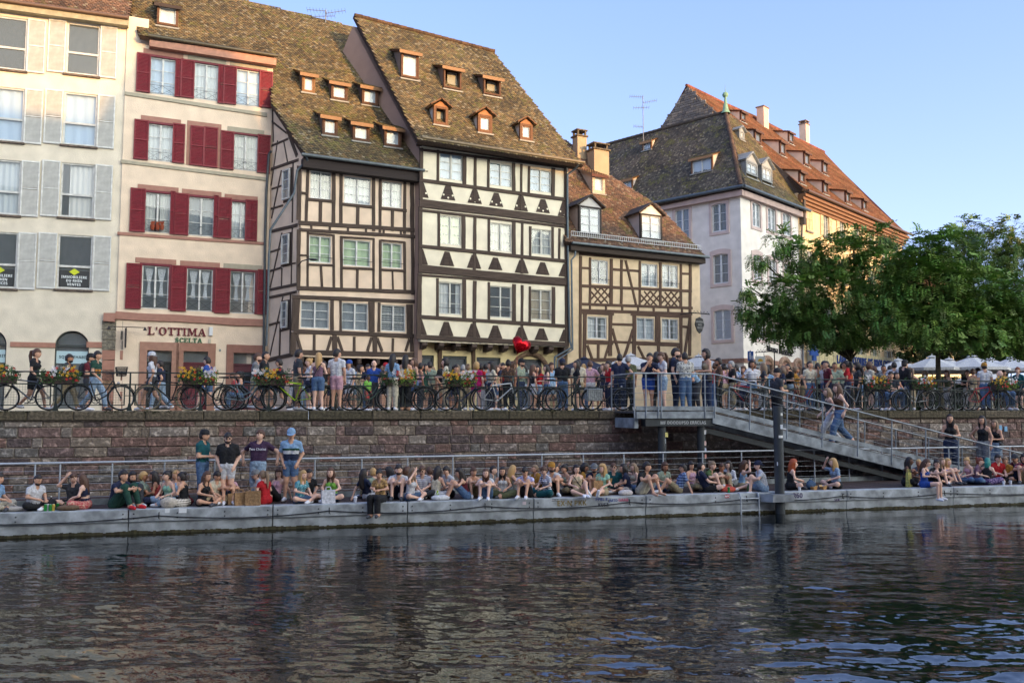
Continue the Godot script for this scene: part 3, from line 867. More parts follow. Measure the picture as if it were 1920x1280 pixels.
func shutter(h: Dictionary, r: Rect2, c: Color, gap := 0.052, w := 0.0, called := "shutter", turn := 0.0) -> MeshInstance3D:
	var s := MB.new()
	var p := Vector2.ZERO
	var e := r.size
	var fw := minf(0.055, r.size.x * 0.16)
	for q in [[0.0, 0.0, fw, e.y], [e.x - fw, 0.0, e.x, e.y], [fw, 0.0, e.x - fw, fw * 1.3], [fw, e.y - fw * 1.3, e.x - fw, e.y], [fw, e.y * 0.5 - fw * 0.5, e.x - fw, e.y * 0.5 + fw * 0.5]]:
		s.bbox(Vector3(q[0], q[1], 0.0), Vector3(q[2], q[3], 0.04), 0.006)
	var o := hp(h, called, s, mat(c, 0.55, "paint"))
	o.transform = h.rel * Transform3D(Basis(Vector3.UP, turn), Vector3(r.position.x, r.position.y, w + 0.03))
	var l := MB.new()
	var y := fw * 1.3
	while y < e.y - fw * 1.3 - 0.02:
		if absf(y + gap * 0.5 - e.y * 0.5) > fw * 0.8:
			l.hexa([Vector3(fw, y + gap * 0.7, 0.004), Vector3(e.x - fw, y + gap * 0.7, 0.004), Vector3(e.x - fw, y + gap * 0.97, 0.004), Vector3(fw, y + gap * 0.97, 0.004), Vector3(fw, y, 0.024), Vector3(e.x - fw, y, 0.024), Vector3(e.x - fw, y + gap * 0.3, 0.026), Vector3(fw, y + gap * 0.3, 0.026)])
		y += gap
	stuff(put("louvre_slats", l, mat(c, 0.55, "paint"), o))
	return o

# ---------------------------------------------------------------- roofs
func roof_frame(h: Dictionary, ve: float, we: float, pitch: float) -> Transform3D:   # local: along the eave, up the slope, out of the slope
	var p := deg_to_rad(pitch)
	return Transform3D(Basis(Vector3.RIGHT, Vector3(0, sin(p), -cos(p)), Vector3(0, cos(p), sin(p))), Vector3(0, ve, we))
const MOSSY := [Color(0.15, 0.11, 0.055), Color(0.115, 0.085, 0.045), Color(0.19, 0.14, 0.065), Color(0.085, 0.066, 0.04), Color(0.17, 0.11, 0.05)]
const RUSTY := [Color(0.18, 0.10, 0.06), Color(0.145, 0.08, 0.05), Color(0.215, 0.12, 0.07), Color(0.12, 0.075, 0.05)]
const DARKT := [Color(0.075, 0.062, 0.05), Color(0.10, 0.082, 0.062), Color(0.055, 0.047, 0.04), Color(0.13, 0.105, 0.075), Color(0.09, 0.07, 0.052)]
const ORANGE := [Color(0.25, 0.115, 0.065), Color(0.215, 0.10, 0.06), Color(0.28, 0.13, 0.075)]
func tiles(s: MB, fr: Transform3D, poly: PackedVector2Array, tones: Array, moss := 0.5, tw := 0.15, th := 0.13, holes := []) -> void:
	var lo := poly[0]
	var hi := poly[0]
	for q in poly:
		lo = lo.min(q); hi = hi.max(q)
	var row := 0
	var y := lo.y
	while y < hi.y:
		var x := lo.x - (tw * 0.5 if row % 2 else 0.0)
		while x < hi.x:
			var c := Vector2(x + tw / 2, y + th * 0.5)
			if Geometry2D.is_point_in_polygon(c, poly):
				var bad := false
				for q in holes:
					if q.has_point(c): bad = true
				if not bad:
					var g: Color = tones[rng.randi() % tones.size()] * rnd(0.75, 1.2) * (1.0 + 0.55 * noise.get_noise_2d(c.x * 0.9 + 31.0, c.y * 1.4 + fr.origin.z))
					var nz := noise.get_noise_2d(c.x * 2.2 + fr.origin.y * 7.0, c.y * 2.2)
					if nz + rnd(-0.25, 0.25) > 0.42 - moss * 0.42: g = g.lerp(Color(0.15, 0.135, 0.04) * rnd(0.6, 1.2), rnd(0.3, 0.8))
					elif rng.randf() < 0.07: g = g.lerp(Color(0.32, 0.27, 0.18), 0.55)
					s.col = g
					var j := rnd(-0.012, 0.012)
					var lift := 0.028 + rnd(0, 0.012)
					var a := fr * Vector3(x + 0.004, y + th * 1.25, 0.0)
					var b := fr * Vector3(x + tw - 0.004, y + th * 1.25, 0.0)
					var d := fr * Vector3(x + tw - 0.004, y + th * 0.35 + j, lift * 0.8)
					var e := fr * Vector3(x + tw * 0.72, y + j, lift)
					var f := fr * Vector3(x + tw * 0.28, y + j, lift)
					var k := fr * Vector3(x + 0.004, y + th * 0.35 + j, lift * 0.8)
					var nn := (d - a).cross(b - a).normalized()
					if nn.dot(fr.basis.z) < 0: nn = -nn
					var i0 := s.vert(a, nn)
					s.vert(b, nn); s.vert(d, nn); s.vert(e, nn); s.vert(f, nn); s.vert(k, nn)
					s.i.append_array(PackedInt32Array([i0, i0 + 1, i0 + 2, i0, i0 + 2, i0 + 3, i0, i0 + 3, i0 + 4, i0, i0 + 4, i0 + 5]))
					var dn := fr.basis.z * -0.022
					s.quad(f + dn, e + dn, e, f)
					s.quad(e + dn, d + dn, d, e)
					s.quad(k + dn, f + dn, f, k)
			x += tw
		y += th; row += 1
func roof(h: Dictionary, fr: Transform3D, pix: Array, tones: Array, moss := 0.5, called := "roof", z := ZFULL) -> MeshInstance3D:
	var world: Transform3D = h.xf * fr
	var poly := PackedVector2Array()
	for q in pix:
		var p := hit(world, z[0] + q[0] / z[2], z[1] + q[1] / z[2])
		poly.append(Vector2(p.x, p.y))
	return roof_poly(h, fr, poly, tones, moss, called)
func roof_poly(h: Dictionary, fr: Transform3D, poly: PackedVector2Array, tones: Array, moss := 0.5, called := "roof") -> MeshInstance3D:
	var s := MB.new()
	s.prism(poly, -0.2, -0.03)
	var o := put(called, s, mat(sr(70, 52, 42), 0.9, "stone"), h.node)
	o.transform = h.rel * fr
	var t := MB.new()
	tiles(t, Transform3D.IDENTITY, poly, tones, moss)
	stuff(put("roof_tiles", t, mat(Color.WHITE, 0.93, "vc"), o))
	return o
func ridge_caps(h: Dictionary, a: Vector3, b: Vector3, c: Color, r := 0.11) -> void:   # half-round ridge tiles, house coordinates
	var n := maxi(2, int(a.distance_to(b) / 0.38))
	for k in n:
		var s := MB.new()
		s.tube([a.lerp(b, float(k) / n), a.lerp(b, (k + 1.06) / n)], [r * 0.9, r * 1.1], 8)
		hp(h, "ridge_tile", s, mat(c * rnd(0.85, 1.15), 0.9, "stone"))
func shell(h: Dictionary, u0: float, u1: float, ve: float, run: float, rise: float, skew: float, m: Material, tones: Array) -> void:
	# flanks, back wall and the rear slope, so that the house is whole from other sides too
	for e in [[u0, u0 + 0.2], [u1 - 0.2, u1]]:
		var s := MB.new()
		var ring := [Vector2(0, 0.02), Vector2(ve, 0.02), Vector2(ve + rise, run), Vector2(ve, 2 * run), Vector2(0, 2 * run)]
		var f := []
		var g := []
		for q in ring:
			f.append(Vector3(e[0] + skew * q.y, q.x, -q.y - 0.26)); g.append(Vector3(e[1] + skew * q.y, q.x, -q.y - 0.26))
		for k in 5: s.quad(f[k], g[k], g[(k + 1) % 5], f[(k + 1) % 5])
		s.quad(f[0], f[1], f[3], f[4]); s.tri(f[1], f[2], f[3])
		s.quad(g[1], g[0], g[4], g[3]); s.tri(g[2], g[1], g[3])
		hp(h, "flank_wall", s, m)
	var b := MB.new()
	var k0 := 2 * run * skew
	var zb := -2 * run - 0.26
	b.hexa([Vector3(u0 + k0, 0, zb - 0.2), Vector3(u1 + k0, 0, zb - 0.2), Vector3(u1 + k0, ve, zb - 0.2), Vector3(u0 + k0, ve, zb - 0.2), Vector3(u0 + k0, 0, zb), Vector3(u1 + k0, 0, zb), Vector3(u1 + k0, ve, zb), Vector3(u0 + k0, ve, zb)])
	hp(h, "back_wall", b, m)
	var s2 := MB.new()
	var km := run * skew
	var a := [Vector3(u0 + km, ve + rise, -run - 0.26), Vector3(u1 + km, ve + rise, -run - 0.26), Vector3(u1 + k0, ve - 0.2, zb - 0.35), Vector3(u0 + k0, ve - 0.2, zb - 0.35)]
	var dn := Vector3(0, -0.15, 0)
	s2.hexa([a[3] + dn, a[2] + dn, a[2], a[3], a[0] + dn, a[1] + dn, a[1], a[0]])
	hp(h, "rear_roof", s2, mat(sr(96, 70, 54), 0.9, "stone"))
func gutter(h: Dictionary, a: Vector3, b: Vector3, c: Color, r := 0.07) -> void:
	var s := MB.new()
	s.tube([a, b], r, 10)
	hp(h, "gutter", s, mat(c, 0.5, "paint", 0.3))
func pipe(h: Dictionary, z: Array, pts: Array, c: Color, r := 0.05, w := 0.12) -> void:
	var l := []
	for q in pts: l.append(at(h, z, q[0], q[1], q[2] if q.size() > 2 else w))
	var s := MB.new()
	s.tube(l, r, 8)
	hp(h, "downpipe", s, mat(c, 0.5, "paint", 0.3))
func dormer(h: Dictionary, fr: Transform3D, z: Array, x0: float, y0: float, x1: float, y1: float, kind: String, o: Dictionary = {}) -> void:
	# (x0,y0)-(x1,y1): the upright wooden front; it stands on the roof where its foot meets it
	var world: Transform3D = h.xf * fr
	var f := hit(world, z[0] + x0 / z[2], z[1] + y1 / z[2])
	var base := fr * Vector3(f.x, f.y, 0.0)
	var w := base.z + 0.02
	var r := rect_of(h, z, x0, y0, x1, y1, w)
	r.position.y -= 0.05; r.size.y += 0.05
	var wood: Color = o.get("wood", sr(112, 74, 48))
	var fm := mat(wood, 0.8, "wood")
	var fw: float = o.get("fw", 0.1)
	var s := MB.new()
	var p := r.position
	var e := r.end
	for q in [[p.x, p.y, p.x + fw, e.y], [e.x - fw, p.y, e.x, e.y], [p.x + fw, e.y - fw * 0.9, e.x - fw, e.y], [p.x + fw, p.y, e.x - fw, p.y + fw]]:
		s.bbox(Vector3(q[0], q[1], w - 0.12), Vector3(q[2], q[3], w + 0.02), 0.008)
	var d := hp(h, "dormer", s, fm)
	# casement
	var fc: Color = o.get("frame", wood * 1.25)
	var leaves: int = o.get("leaves", 1)
	var rows: int = o.get("rows", 1)
	var look: String = o.get("look", "white")
	var q0 := Vector2(p.x + fw, p.y + fw)
	var q1 := Vector2(e.x - fw, e.y - fw * 0.9)
	var cf := 0.035
	var g := MB.new()
	if look != "open":
		for q in [[q0.x, q0.y, q0.x + cf, q1.y], [q1.x - cf, q0.y, q1.x, q1.y], [q0.x + cf, q1.y - cf, q1.x - cf, q1.y], [q0.x + cf, q0.y, q1.x - cf, q0.y + cf]]:
			g.box(Vector3(q[0], q[1], w - 0.08), Vector3(q[2], q[3], w - 0.02))
		for k in range(1, leaves): g.box(Vector3(lerpf(q0.x, q1.x, float(k) / leaves) - 0.03, q0.y, w - 0.08), Vector3(lerpf(q0.x, q1.x, float(k) / leaves) + 0.03, q1.y, w - 0.015))
		for k in range(1, rows): g.box(Vector3(q0.x, lerpf(q0.y, q1.y, float(k) / rows) - 0.012, w - 0.07), Vector3(q1.x, lerpf(q0.y, q1.y, float(k) / rows) + 0.012, w - 0.03))
		put("casement", g, mat(fc, 0.6, "paint"), d)
		for k in leaves:
			for j in rows: pane(d, lerpf(q0.x, q1.x, float(k) / leaves) + 0.03, lerpf(q0.y, q1.y, float(j) / rows), lerpf(q0.x, q1.x, float(k + 1) / leaves) - 0.03, lerpf(q0.y, q1.y, float(j + 1) / rows), w - 0.055)
		if look == "white": curtain(d, Rect2(q0, q1 - q0), w - 0.11, Color(0.70, 0.73, 0.75), 5.0)
	else:
		curtain(d, Rect2(q0.x + (q1.x - q0.x) * 0.3, q0.y, (q1.x - q0.x) * 0.7, q1.y - q0.y), w - 0.3, Color(0.6, 0.58, 0.52), 2.0)
	# back panel closing the loft behind
	var pit := fr.basis.y
	var tanp := pit.y / -pit.z
	var cheek: Color = o.get("cheek", sr(150, 138, 124))
	var ov := 0.14
	var tone: Array = o.get("tones", MOSSY)
	var rt := MB.new()
	if kind == "shed":
		var tq := tan(deg_to_rad(o.get("slope", 20.0)))
		var vt := e.y + 0.03
		# main roof height at depth b behind the front: p.y + b*tanp ; shed: vt + b*tq
		var back := (vt - (base.y)) / (tanp - tq)
		for side in [p.x + 0.01, e.x - 0.05]:
			var c := MB.new()
			var a0 := Vector3(side, base.y, w - 0.02)
			var a1 := Vector3(side, vt, w - 0.02)
			var a2 := Vector3(side, vt + back * tq, w - back)
			var dx := Vector3(0.04, 0, 0)
			c.tri(a0, a1, a2); c.tri(a0 + dx, a2 + dx, a1 + dx); c.quad(a0, a0 + dx, a1 + dx, a1)
			put("cheek", c, mat(cheek, 0.9, "plaster"), d)
		var rf := Transform3D(Basis(Vector3.RIGHT, Vector3(0, tq, -1).normalized(), Vector3(0, 1, tq).normalized()), Vector3(0, vt - ov * tq + 0.03, w + ov))
		var ln := (back + ov) / cos(atan(tq)) + 0.1
		rt.prism([Vector2(p.x - 0.12, 0), Vector2(e.x + 0.12, 0), Vector2(e.x + 0.12, ln), Vector2(p.x - 0.12, ln)], -0.07, 0.0)
		var dr := put("dormer_roof", rt, fm, d)
		dr.transform = rf
		var tm := MB.new()
		tiles(tm, Transform3D.IDENTITY, PackedVector2Array([Vector2(p.x - 0.14, -0.02), Vector2(e.x + 0.14, -0.02), Vector2(e.x + 0.14, ln), Vector2(p.x - 0.14, ln)]), tone, o.get("moss", 0.6))
		tm.mesh(null)
		var tn := put("dormer_tiles", tm, mat(Color.WHITE, 0.93, "vc"), d)
		tn.transform = rf
		stuff(tn)
		var bd := MB.new()
		bd.box(Vector3(p.x - 0.13, -0.16, -0.02), Vector3(e.x + 0.13, -0.0, 0.03))
		var b2 := put("fascia", bd, mat(o.get("fascia", sr(176, 132, 92)), 0.8, "wood"), d)
		b2.position = Vector3(0, vt + 0.03 - ov * tq, w + ov)
	else:
		var rise: float = (r.size.x * 0.5 + 0.1) * o.get("steep", 0.75)
		var vt := e.y
		var cx := (p.x + e.x) / 2
		var back := (vt - base.y) / tanp
		var bk2 := (vt + rise - base.y) / tanp
		for side in [p.x + 0.01, e.x - 0.05]:
			var c := MB.new()
			var dx := Vector3(0.04, 0, 0)
			var a0 := Vector3(side, base.y, w - 0.02)
			var a1 := Vector3(side, vt, w - 0.02)
			var a2 := Vector3(side, vt, w - back)
			c.tri(a0, a1, a2); c.tri(a0 + dx, a2 + dx, a1 + dx); c.quad(a0, a0 + dx, a1 + dx, a1)
			put("cheek", c, mat(cheek, 0.9, "plaster"), d)
		var gb := MB.new()
		gb.prism([Vector2(p.x, vt), Vector2(e.x, vt), Vector2(cx, vt + rise * r.size.x / (r.size.x + 0.2))], w - 0.1, w - 0.005)
		put("gable", gb, mat(o.get("gable", wood * 1.3), 0.8, "plaster"), d)
		for sg in [-1.0, 1.0]:
			var half := r.size.x * 0.5 + 0.16
			var sl := Vector3(-sg * half, rise, 0)
			var ln := sl.length()
			var rf := Transform3D(Basis(Vector3(0, 0, 1) * sg, sl / ln, Vector3(0, 0, 1).cross(sl / ln) * sg), Vector3(cx + sg * half, vt - 0.06 + 0.04, w + ov))
			# x along the dormer (towards the front for sg>0), y up its slope
			var xa := -(back + ov) if sg > 0 else 0.0
			var xb := 0.0 if sg > 0 else back + ov
			var ya := -(bk2 + ov) if sg > 0 else 0.0
			var yb := 0.0 if sg > 0 else bk2 + ov
			var poly := [Vector2(xa, 0), Vector2(xb, 0), Vector2(yb, ln), Vector2(ya, ln)]
			var sb := MB.new()
			sb.prism(poly, -0.06, 0.0)
			var dr := put("dormer_roof", sb, fm, d)
			dr.transform = rf
			var tm := MB.new()
			tiles(tm, Transform3D.IDENTITY, PackedVector2Array(poly), tone, o.get("moss", 0.4))
			var tn := put("dormer_tiles", tm, mat(Color.WHITE, 0.93, "vc"), d)
			tn.transform = rf
			stuff(tn)
	var sill := MB.new()
	sill.bbox(Vector3(p.x - 0.06, base.y - 0.05, w - 0.1), Vector3(e.x + 0.06, base.y + 0.03, w + 0.1), 0.01)
	put("sill", sill, mat(sr(150, 146, 138), 0.6, "paint", 0.2), d)
func chimney(h: Dictionary, base: Vector3, sx: float, sz: float, ht: float, c: Color, cap := true) -> void:
	var s := MB.new()
	s.box(base + Vector3(-sx / 2, -1.5, -sz / 2), base + Vector3(sx / 2, ht, sz / 2))
	var o := hp(h, "chimney", s, mat(c, 0.9, "plaster"))
	var t := MB.new()
	t.bbox(base + Vector3(-sx / 2 - 0.08, ht, -sz / 2 - 0.08), base + Vector3(sx / 2 + 0.08, ht + 0.09, sz / 2 + 0.08), 0.02)
	put("cap_slab", t, mat(c * 0.75, 0.9, "stone"), o)
	if cap:
		for k in [[-1, -1], [1, -1], [1, 1], [-1, 1]]:
			var q := MB.new()
			q.box(base + Vector3(k[0] * sx * 0.4 - 0.05, ht + 0.09, k[1] * sz * 0.4 - 0.05), base + Vector3(k[0] * sx * 0.4 + 0.05, ht + 0.34, k[1] * sz * 0.4 + 0.05))
			put("cap_post", q, mat(c * 0.75, 0.9, "stone"), o)
		var l := MB.new()
		l.bbox(base + Vector3(-sx / 2 - 0.05, ht + 0.34, -sz / 2 - 0.05), base + Vector3(sx / 2 + 0.05, ht + 0.42, sz / 2 + 0.05), 0.02)
		put("cap_lid", l, mat(c * 0.75, 0.9, "stone"), o)

# ---------------------------------------------------------------- the houses of the row
func build_houses() -> void:
	quad_unit = QuadMesh.new()
	TIMBER = mat(sr(88, 72, 62), 0.85, "wood")
	house_ivory(); house_red_shutters(); house_pink_timber(); house_cream_timber(); house_tan_timber(); house_corner(); house_long()
func house_ivory() -> void:
	var h := house("plaster_house", "ivory plaster house with white louvred shutters and arched ground floor windows", facade(232, 35.9, 5600))
	var wm := mat(sr(226, 216, 196), 0.9, "plaster")
	var fr := Color(0.84, 0.84, 0.82)
	var looks := [["dark", "blue", "white", "dark"], ["dark", "blue", "right", "dark"]]
	var cols := [[[ZE, -45, 88, 150, 428], [ZE, -62, 512, 133, 855], [ZE, -85, 948, 112, 1292], [ZG, -105, 168, 92, 515]], [[ZE, 402, 130, 588, 460], [ZE, 383, 548, 572, 882], [ZE, 366, 972, 556, 1312], [ZG, 347, 188, 543, 523]]]
	for c in 2:
		for k in 4:
			var q: Array = cols[c][k]
			var r := rect_of(h, q[0], q[1], q[2], q[3], q[4])
			var o := window(h, r, 1, looks[c][k], 1, fr, 0.0, 0.07)
			var tb := MB.new()
			tb.bbox(Vector3(r.position.x, r.position.y + r.size.y * 0.40, -0.12), Vector3(r.end.x, r.position.y + r.size.y * 0.44, -0.03), 0.006)
			put("transom", tb, mat(fr, 0.5, "paint"), o)
			slab(h, "sill", Rect2(r.position.x - 0.08, r.position.y - 0.09, r.size.x + 0.16, 0.08), -0.1, 0.1, mat(sr(128, 112, 100), 0.8, "stone"))
			var sw: float = r.size.x * 0.53
			for s in [r.position.x - sw - 0.02, r.end.x + 0.02]:
				shutter(h, Rect2(s, r.position.y - 0.03, sw, r.size.y + 0.06), Color(0.88, 0.88, 0.86), 0.036)
			if k == 3:
				var bd := slab(h, "shop_board", Rect2(r.position.x + 0.1, r.position.y + 0.1, r.size.x - 0.2, r.size.y * 0.3), -0.07, -0.05, mat(sr(44, 46, 48), 0.5))
				var mx := r.get_center().x
				var dm := MB.new()
				dm.prism([Vector2(mx - 0.2, r.position.y + r.size.y * 0.32), Vector2(mx, r.position.y + r.size.y * 0.26), Vector2(mx + 0.2, r.position.y + r.size.y * 0.32), Vector2(mx, r.position.y + r.size.y * 0.385)], -0.05, -0.03)
				put("lozenge", dm, mat(sr(196, 205, 40), 0.6), bd)
				var ln := ["IMMOBILIERE", "DU RHIN", "VENTES" if c == 1 else "SERVICES"]
				for e in 3: lettering(ln[e], Vector3(mx, r.position.y + r.size.y * (0.225 - 0.068 * e), -0.048), 0.105, sr(220, 226, 226), bd)
	# arched ground floor windows
	var a := rect_of(h, ZG, 330, 765, 517, 1236)
	var b := Rect2(a.position.x - 3.02, a.position.y, a.size.x, a.size.y)
	for q in [a, b]:
		h.holes.append(q)
		var rad: float = q.size.x / 2
		var n := 14
		var c2: Vector2 = Vector2(q.get_center().x, q.end.y - rad)
		for sgn in [-1.0, 1.0]:   # masonry filling the corners over the arch
			var poly := [Vector2(q.get_center().x + sgn * rad, q.end.y), Vector2(q.get_center().x, q.end.y)]
			for k in n + 1:
				var w := PI / 2 * k / n
				poly.append(c2 + Vector2(sgn * sin(w), cos(w)) * rad)
			poly.remove_at(2)
			plate(h, "spandrel", poly, wm, -0.25, 0.0)
		var s := MB.new()
		var arc := []
		for k in 17:
			var w := PI * k / 16
			arc.append(Vector3(c2.x - cos(w) * (rad - 0.03), c2.y + sin(w) * (rad - 0.03), -0.16))
		arc.push_front(Vector3(q.position.x + 0.03, q.position.y, -0.16)); arc.append(Vector3(q.end.x - 0.03, q.position.y, -0.16))
		s.tube(arc, 0.045, 6)
		s.box(Vector3(q.position.x, c2.y - 0.05, -0.2), Vector3(q.end.x, c2.y + 0.05, -0.12))
		var o := hp(h, "arched_window", s, mat(sr(60, 66, 66), 0.5, "paint"))
		pane(o, q.position.x, q.position.y, q.end.x, c2.y, -0.17)
		pane(o, q.position.x + 0.1, c2.y, q.end.x - 0.1, q.end.y - 0.1, -0.17)
		var sg := MB.new()
		sg.box(Vector3(q.position.x + 0.05, c2.y - 0.72, -0.15), Vector3(q.end.x - 0.05, c2.y - 0.2, -0.13))
		var so := put("shop_sign", sg, mat(sr(170, 196, 204), 0.5), o)
		lettering("SQUAREHABITAT", Vector3(c2.x + 0.15, c2.y - 0.45, -0.128), 0.115, sr(40, 60, 66), so)
		var tr := MB.new()
		tr.tri(Vector3(c2.x - 0.86, c2.y - 0.6, -0.125), Vector3(c2.x - 0.62, c2.y - 0.47, -0.125), Vector3(c2.x - 0.86, c2.y - 0.34, -0.125))
		put("logo", tr, mat(sr(150, 60, 50), 0.6), so)
	var edge := hit(h.xf, 228, 400).x
	wall(h, Rect2(-13, 0, 13 + edge, hit(h.xf, 240, 40).y), wm)
	var band := mat(sr(172, 126, 108), 0.9, "plaster", 0, 3.0)
	for q in [[60, 330], [517, 610]]:
		var r := rect_of(h, ZG, q[0], 834, q[1], 870)
		slab(h, "sandstone_band", r, 0.0, 0.05, band)
	for k in 4:   # grey cornerstones above, sandstone below
		var r := rect_of(h, ZG, 612, 705 + 60 * k, 735, 763 + 60 * k)
		slab(h, "corner_stone", r, 0.0, 0.06 + 0.004 * (k % 2), mat(sr(160, 152, 134), 0.9, "stone") if k < 3 else band)
	for k in 5:
		var r := rect_of(h, ZG, 612, 945 + 62 * k, 732, 1005 + 62 * k)
		slab(h, "corner_stone", r, 0.0, 0.055 + 0.005 * (k % 2), [band, mat(sr(150, 108, 92), 0.9, "stone"), mat(sr(176, 140, 112), 0.9, "stone")][k % 3])
	var ve := hit(h.xf, 236, 33, 0.4).y
	slab(h, "eave_fascia", Rect2(-13, ve - 0.32, 13 + edge, 0.26), 0.0, 0.36, mat(sr(176, 164, 134), 0.8, "paint"))
	gutter(h, Vector3(-13, ve, 0.42), Vector3(edge, ve, 0.42), sr(124, 96, 76), 0.08)
	var rf := roof_frame(h, ve, 0.4, 50)
	roof_poly(h, rf, PackedVector2Array([Vector2(-13, 0), Vector2(edge, 0), Vector2(edge, 8), Vector2(-13, 8)]), RUSTY, 0.0)
	shell(h, -13, edge, ve, 5.2, 6.4, 0.0, wm, ORANGE)
func house_red_shutters() -> void:
	var h := house("red_shutter_house", "pale peach plaster house with dark red louvred shutters", facade(370, 37.0, 4700))
	var wm := mat(sr(234, 213, 188), 0.9, "plaster")
	var red := sr(128, 14, 34)
	var stone := mat(sr(168, 124, 108), 0.9, "plaster", 0, 3.0)
	var grey := mat(sr(172, 164, 144), 0.9, "plaster", 0, 3.0)
	var fr := Color(0.86, 0.86, 0.84)
	var ws := [[ZE, 900, 338, 1050, 580, "blue"], [ZE, 1165, 374, 1308, 610, "white"], [ZE, 1417, 410, 1558, 645, "blue"],
		[ZE, 885, 738, 1035, 975, "white"], [ZE, 1402, 803, 1540, 1030, "white"],
		[ZG, 866, -65, 1020, 186, "white"], [ZG, 1130, -38, 1280, 206, "grey"], [ZG, 1385, -8, 1500, 222, "white"],
		[ZG, 852, 374, 1005, 640, "cafe"], [ZG, 1119, 392, 1270, 655, "cafe"], [ZG, 1379, 408, 1525, 668, "cafe"]]
	for q in ws:
		var r := rect_of(h, q[0], q[1], q[2], q[3], q[4])
		window(h, r, 3, q[5], 2, fr, 0.0, 0.05, "x")
		var surr: StandardMaterial3D = stone if rng.randf() < 0.6 else grey
		slab(h, "lintel", Rect2(r.position.x - 0.28, r.end.y + 0.1, r.size.x + 0.56, 0.22), 0.0, 0.025, surr)
		var fm := MB.new()
		for e in [[r.position.x - 0.1, r.position.y, r.position.x, r.end.y + 0.1], [r.end.x, r.position.y, r.end.x + 0.1, r.end.y + 0.1], [r.position.x, r.end.y, r.end.x, r.end.y + 0.1]]:
			fm.bbox(Vector3(e[0], e[1], -0.05), Vector3(e[2], e[3], 0.035), 0.006)
		hp(h, "painted_frame", fm, mat(sr(116, 26, 44), 0.6, "paint"))
	var sh := [[ZE, 820, 312, 898, 558], [ZE, 1052, 348, 1082, 582], [ZE, 1086, 350, 1162, 592], [ZE, 1309, 384, 1340, 622], [ZE, 1342, 388, 1415, 630], [ZE, 1556, 420, 1632, 650],
		[ZE, 805, 712, 885, 962], [ZE, 1036, 736, 1104, 982], [ZE, 1142, 750, 1220, 998], [ZE, 1225, 757, 1302, 1008], [ZE, 1325, 780, 1400, 1020], [ZE, 1545, 803, 1618, 1042],
		[ZG, 782, -92, 866, 178], [ZG, 1023, -72, 1044, 190], [ZG, 1046, -62, 1128, 197], [ZG, 1283, -46, 1304, 210], [ZG, 1306, -36, 1385, 217], [ZG, 1472, -22, 1540, 232],
		[ZG, 757, 360, 841, 638], [ZG, 1027, 373, 1113, 652], [ZG, 1290, 388, 1376, 665], [ZG, 1545, 398, 1602, 672]]
	for q in sh: shutter(h, rect_of(h, q[0], q[1], q[2], q[3], q[4], 0.04), red, 0.06, 0.012)
	var cr := rect_of(h, ZE, 1122, 722, 1320, 1010)   # stone surround of the shuttered window
	for e in [[cr.position.x, cr.position.y, cr.position.x + 0.18, cr.end.y], [cr.end.x - 0.18, cr.position.y, cr.end.x, cr.end.y], [cr.position.x, cr.end.y - 0.22, cr.end.x, cr.end.y + 0.002]]:
		slab(h, "stone_surround", Rect2(e[0], e[1], e[2] - e[0], e[3] - e[1]), 0.0, 0.022 + 0.003 * float(e[3] > cr.end.y), stone)
	# string courses
	beam(h, ZE, 745, 560, 1600, 690, 24, grey, 0.05, "string_course")
	beam(h, ZE, 722, 967, 1600, 1076, 24, grey, 0.05, "string_course")
	beam(h, ZG, 702, 184, 1582, 246, 20, stone, 0.05, "string_course")
	beam(h, ZG, 690, 676, 1578, 722, 46, stone, 0.09, "string_course")
	beam(h, ZG, 618, 686, 690, 690, 56, stone, 0.12, "string_course")
	# ground floor doors
	for q in [[882, 885, 1018, 1236, sr(26, 28, 30), sr(168, 128, 110)], [1100, 890, 1236, 1240, sr(92, 16, 34), sr(160, 118, 100)], [1400, 900, 1532, 1242, sr(82, 20, 40), sr(150, 108, 94)]]:
		var r := rect_of(h, ZG, q[0], q[1], q[2], q[3])
		r.size.y += r.position.y - 0.03; r.position.y = 0.03
		h.holes.append(r)
		var sm := mat(q[5], 0.9, "plaster", 0, 3.0)
		for e in [[r.position.x - 0.3, 0.0, r.position.x, r.end.y], [r.end.x, 0.0, r.end.x + 0.32, r.end.y], [r.position.x - 0.3, r.end.y, r.end.x + 0.32, r.end.y + 0.36]]:
			slab(h, "door_surround", Rect2(e[0], e[1], e[2] - e[0], e[3] - e[1]), -0.1, 0.05, sm)
		var d := slab(h, "door", Rect2(r.position.x, 0.03, r.size.x, r.size.y - 0.55), -0.2, -0.13, mat(q[4], 0.5, "paint"))
		slab(h, "door_panel", Rect2(r.position.x + 0.15, 0.25, r.size.x - 0.3, 0.8), -0.14, -0.11, mat(q[4] * 1.2, 0.5, "paint"), d)
		slab(h, "door_panel", Rect2(r.position.x + 0.15, 1.2, r.size.x - 0.3, r.size.y - 2.0), -0.14, -0.115, mat(sr(24, 28, 30), 0.15), d)
		slab(h, "transom", Rect2(r.position.x, r.size.y - 0.53, r.size.x, 0.09), -0.2, -0.1, mat(q[4], 0.5, "paint"), d)
		pane(d, r.position.x, r.size.y - 0.43, r.end.x, r.end.y, -0.16)
	# shop name in raised letters
	var c1 := at(h, ZG, 1060, 774)
	lettering("L'OTTIMA", c1 + Vector3(0, 0, 0.01), 0.33, sr(96, 14, 34), h.node, 0, 0.05, "Droid Serif")
	var c2 := at(h, ZG, 1130, 826)
	lettering("SCELTA", c2 + Vector3(0, 0, 0.01), 0.2, sr(14, 96, 62), h.node, 0, 0.04, "Droid Serif")
	slab(h, "alarm_box", rect_of(h, ZG, 1254, 746, 1273, 798), 0.0, 0.12, mat(Color(0.82, 0.83, 0.84), 0.4))
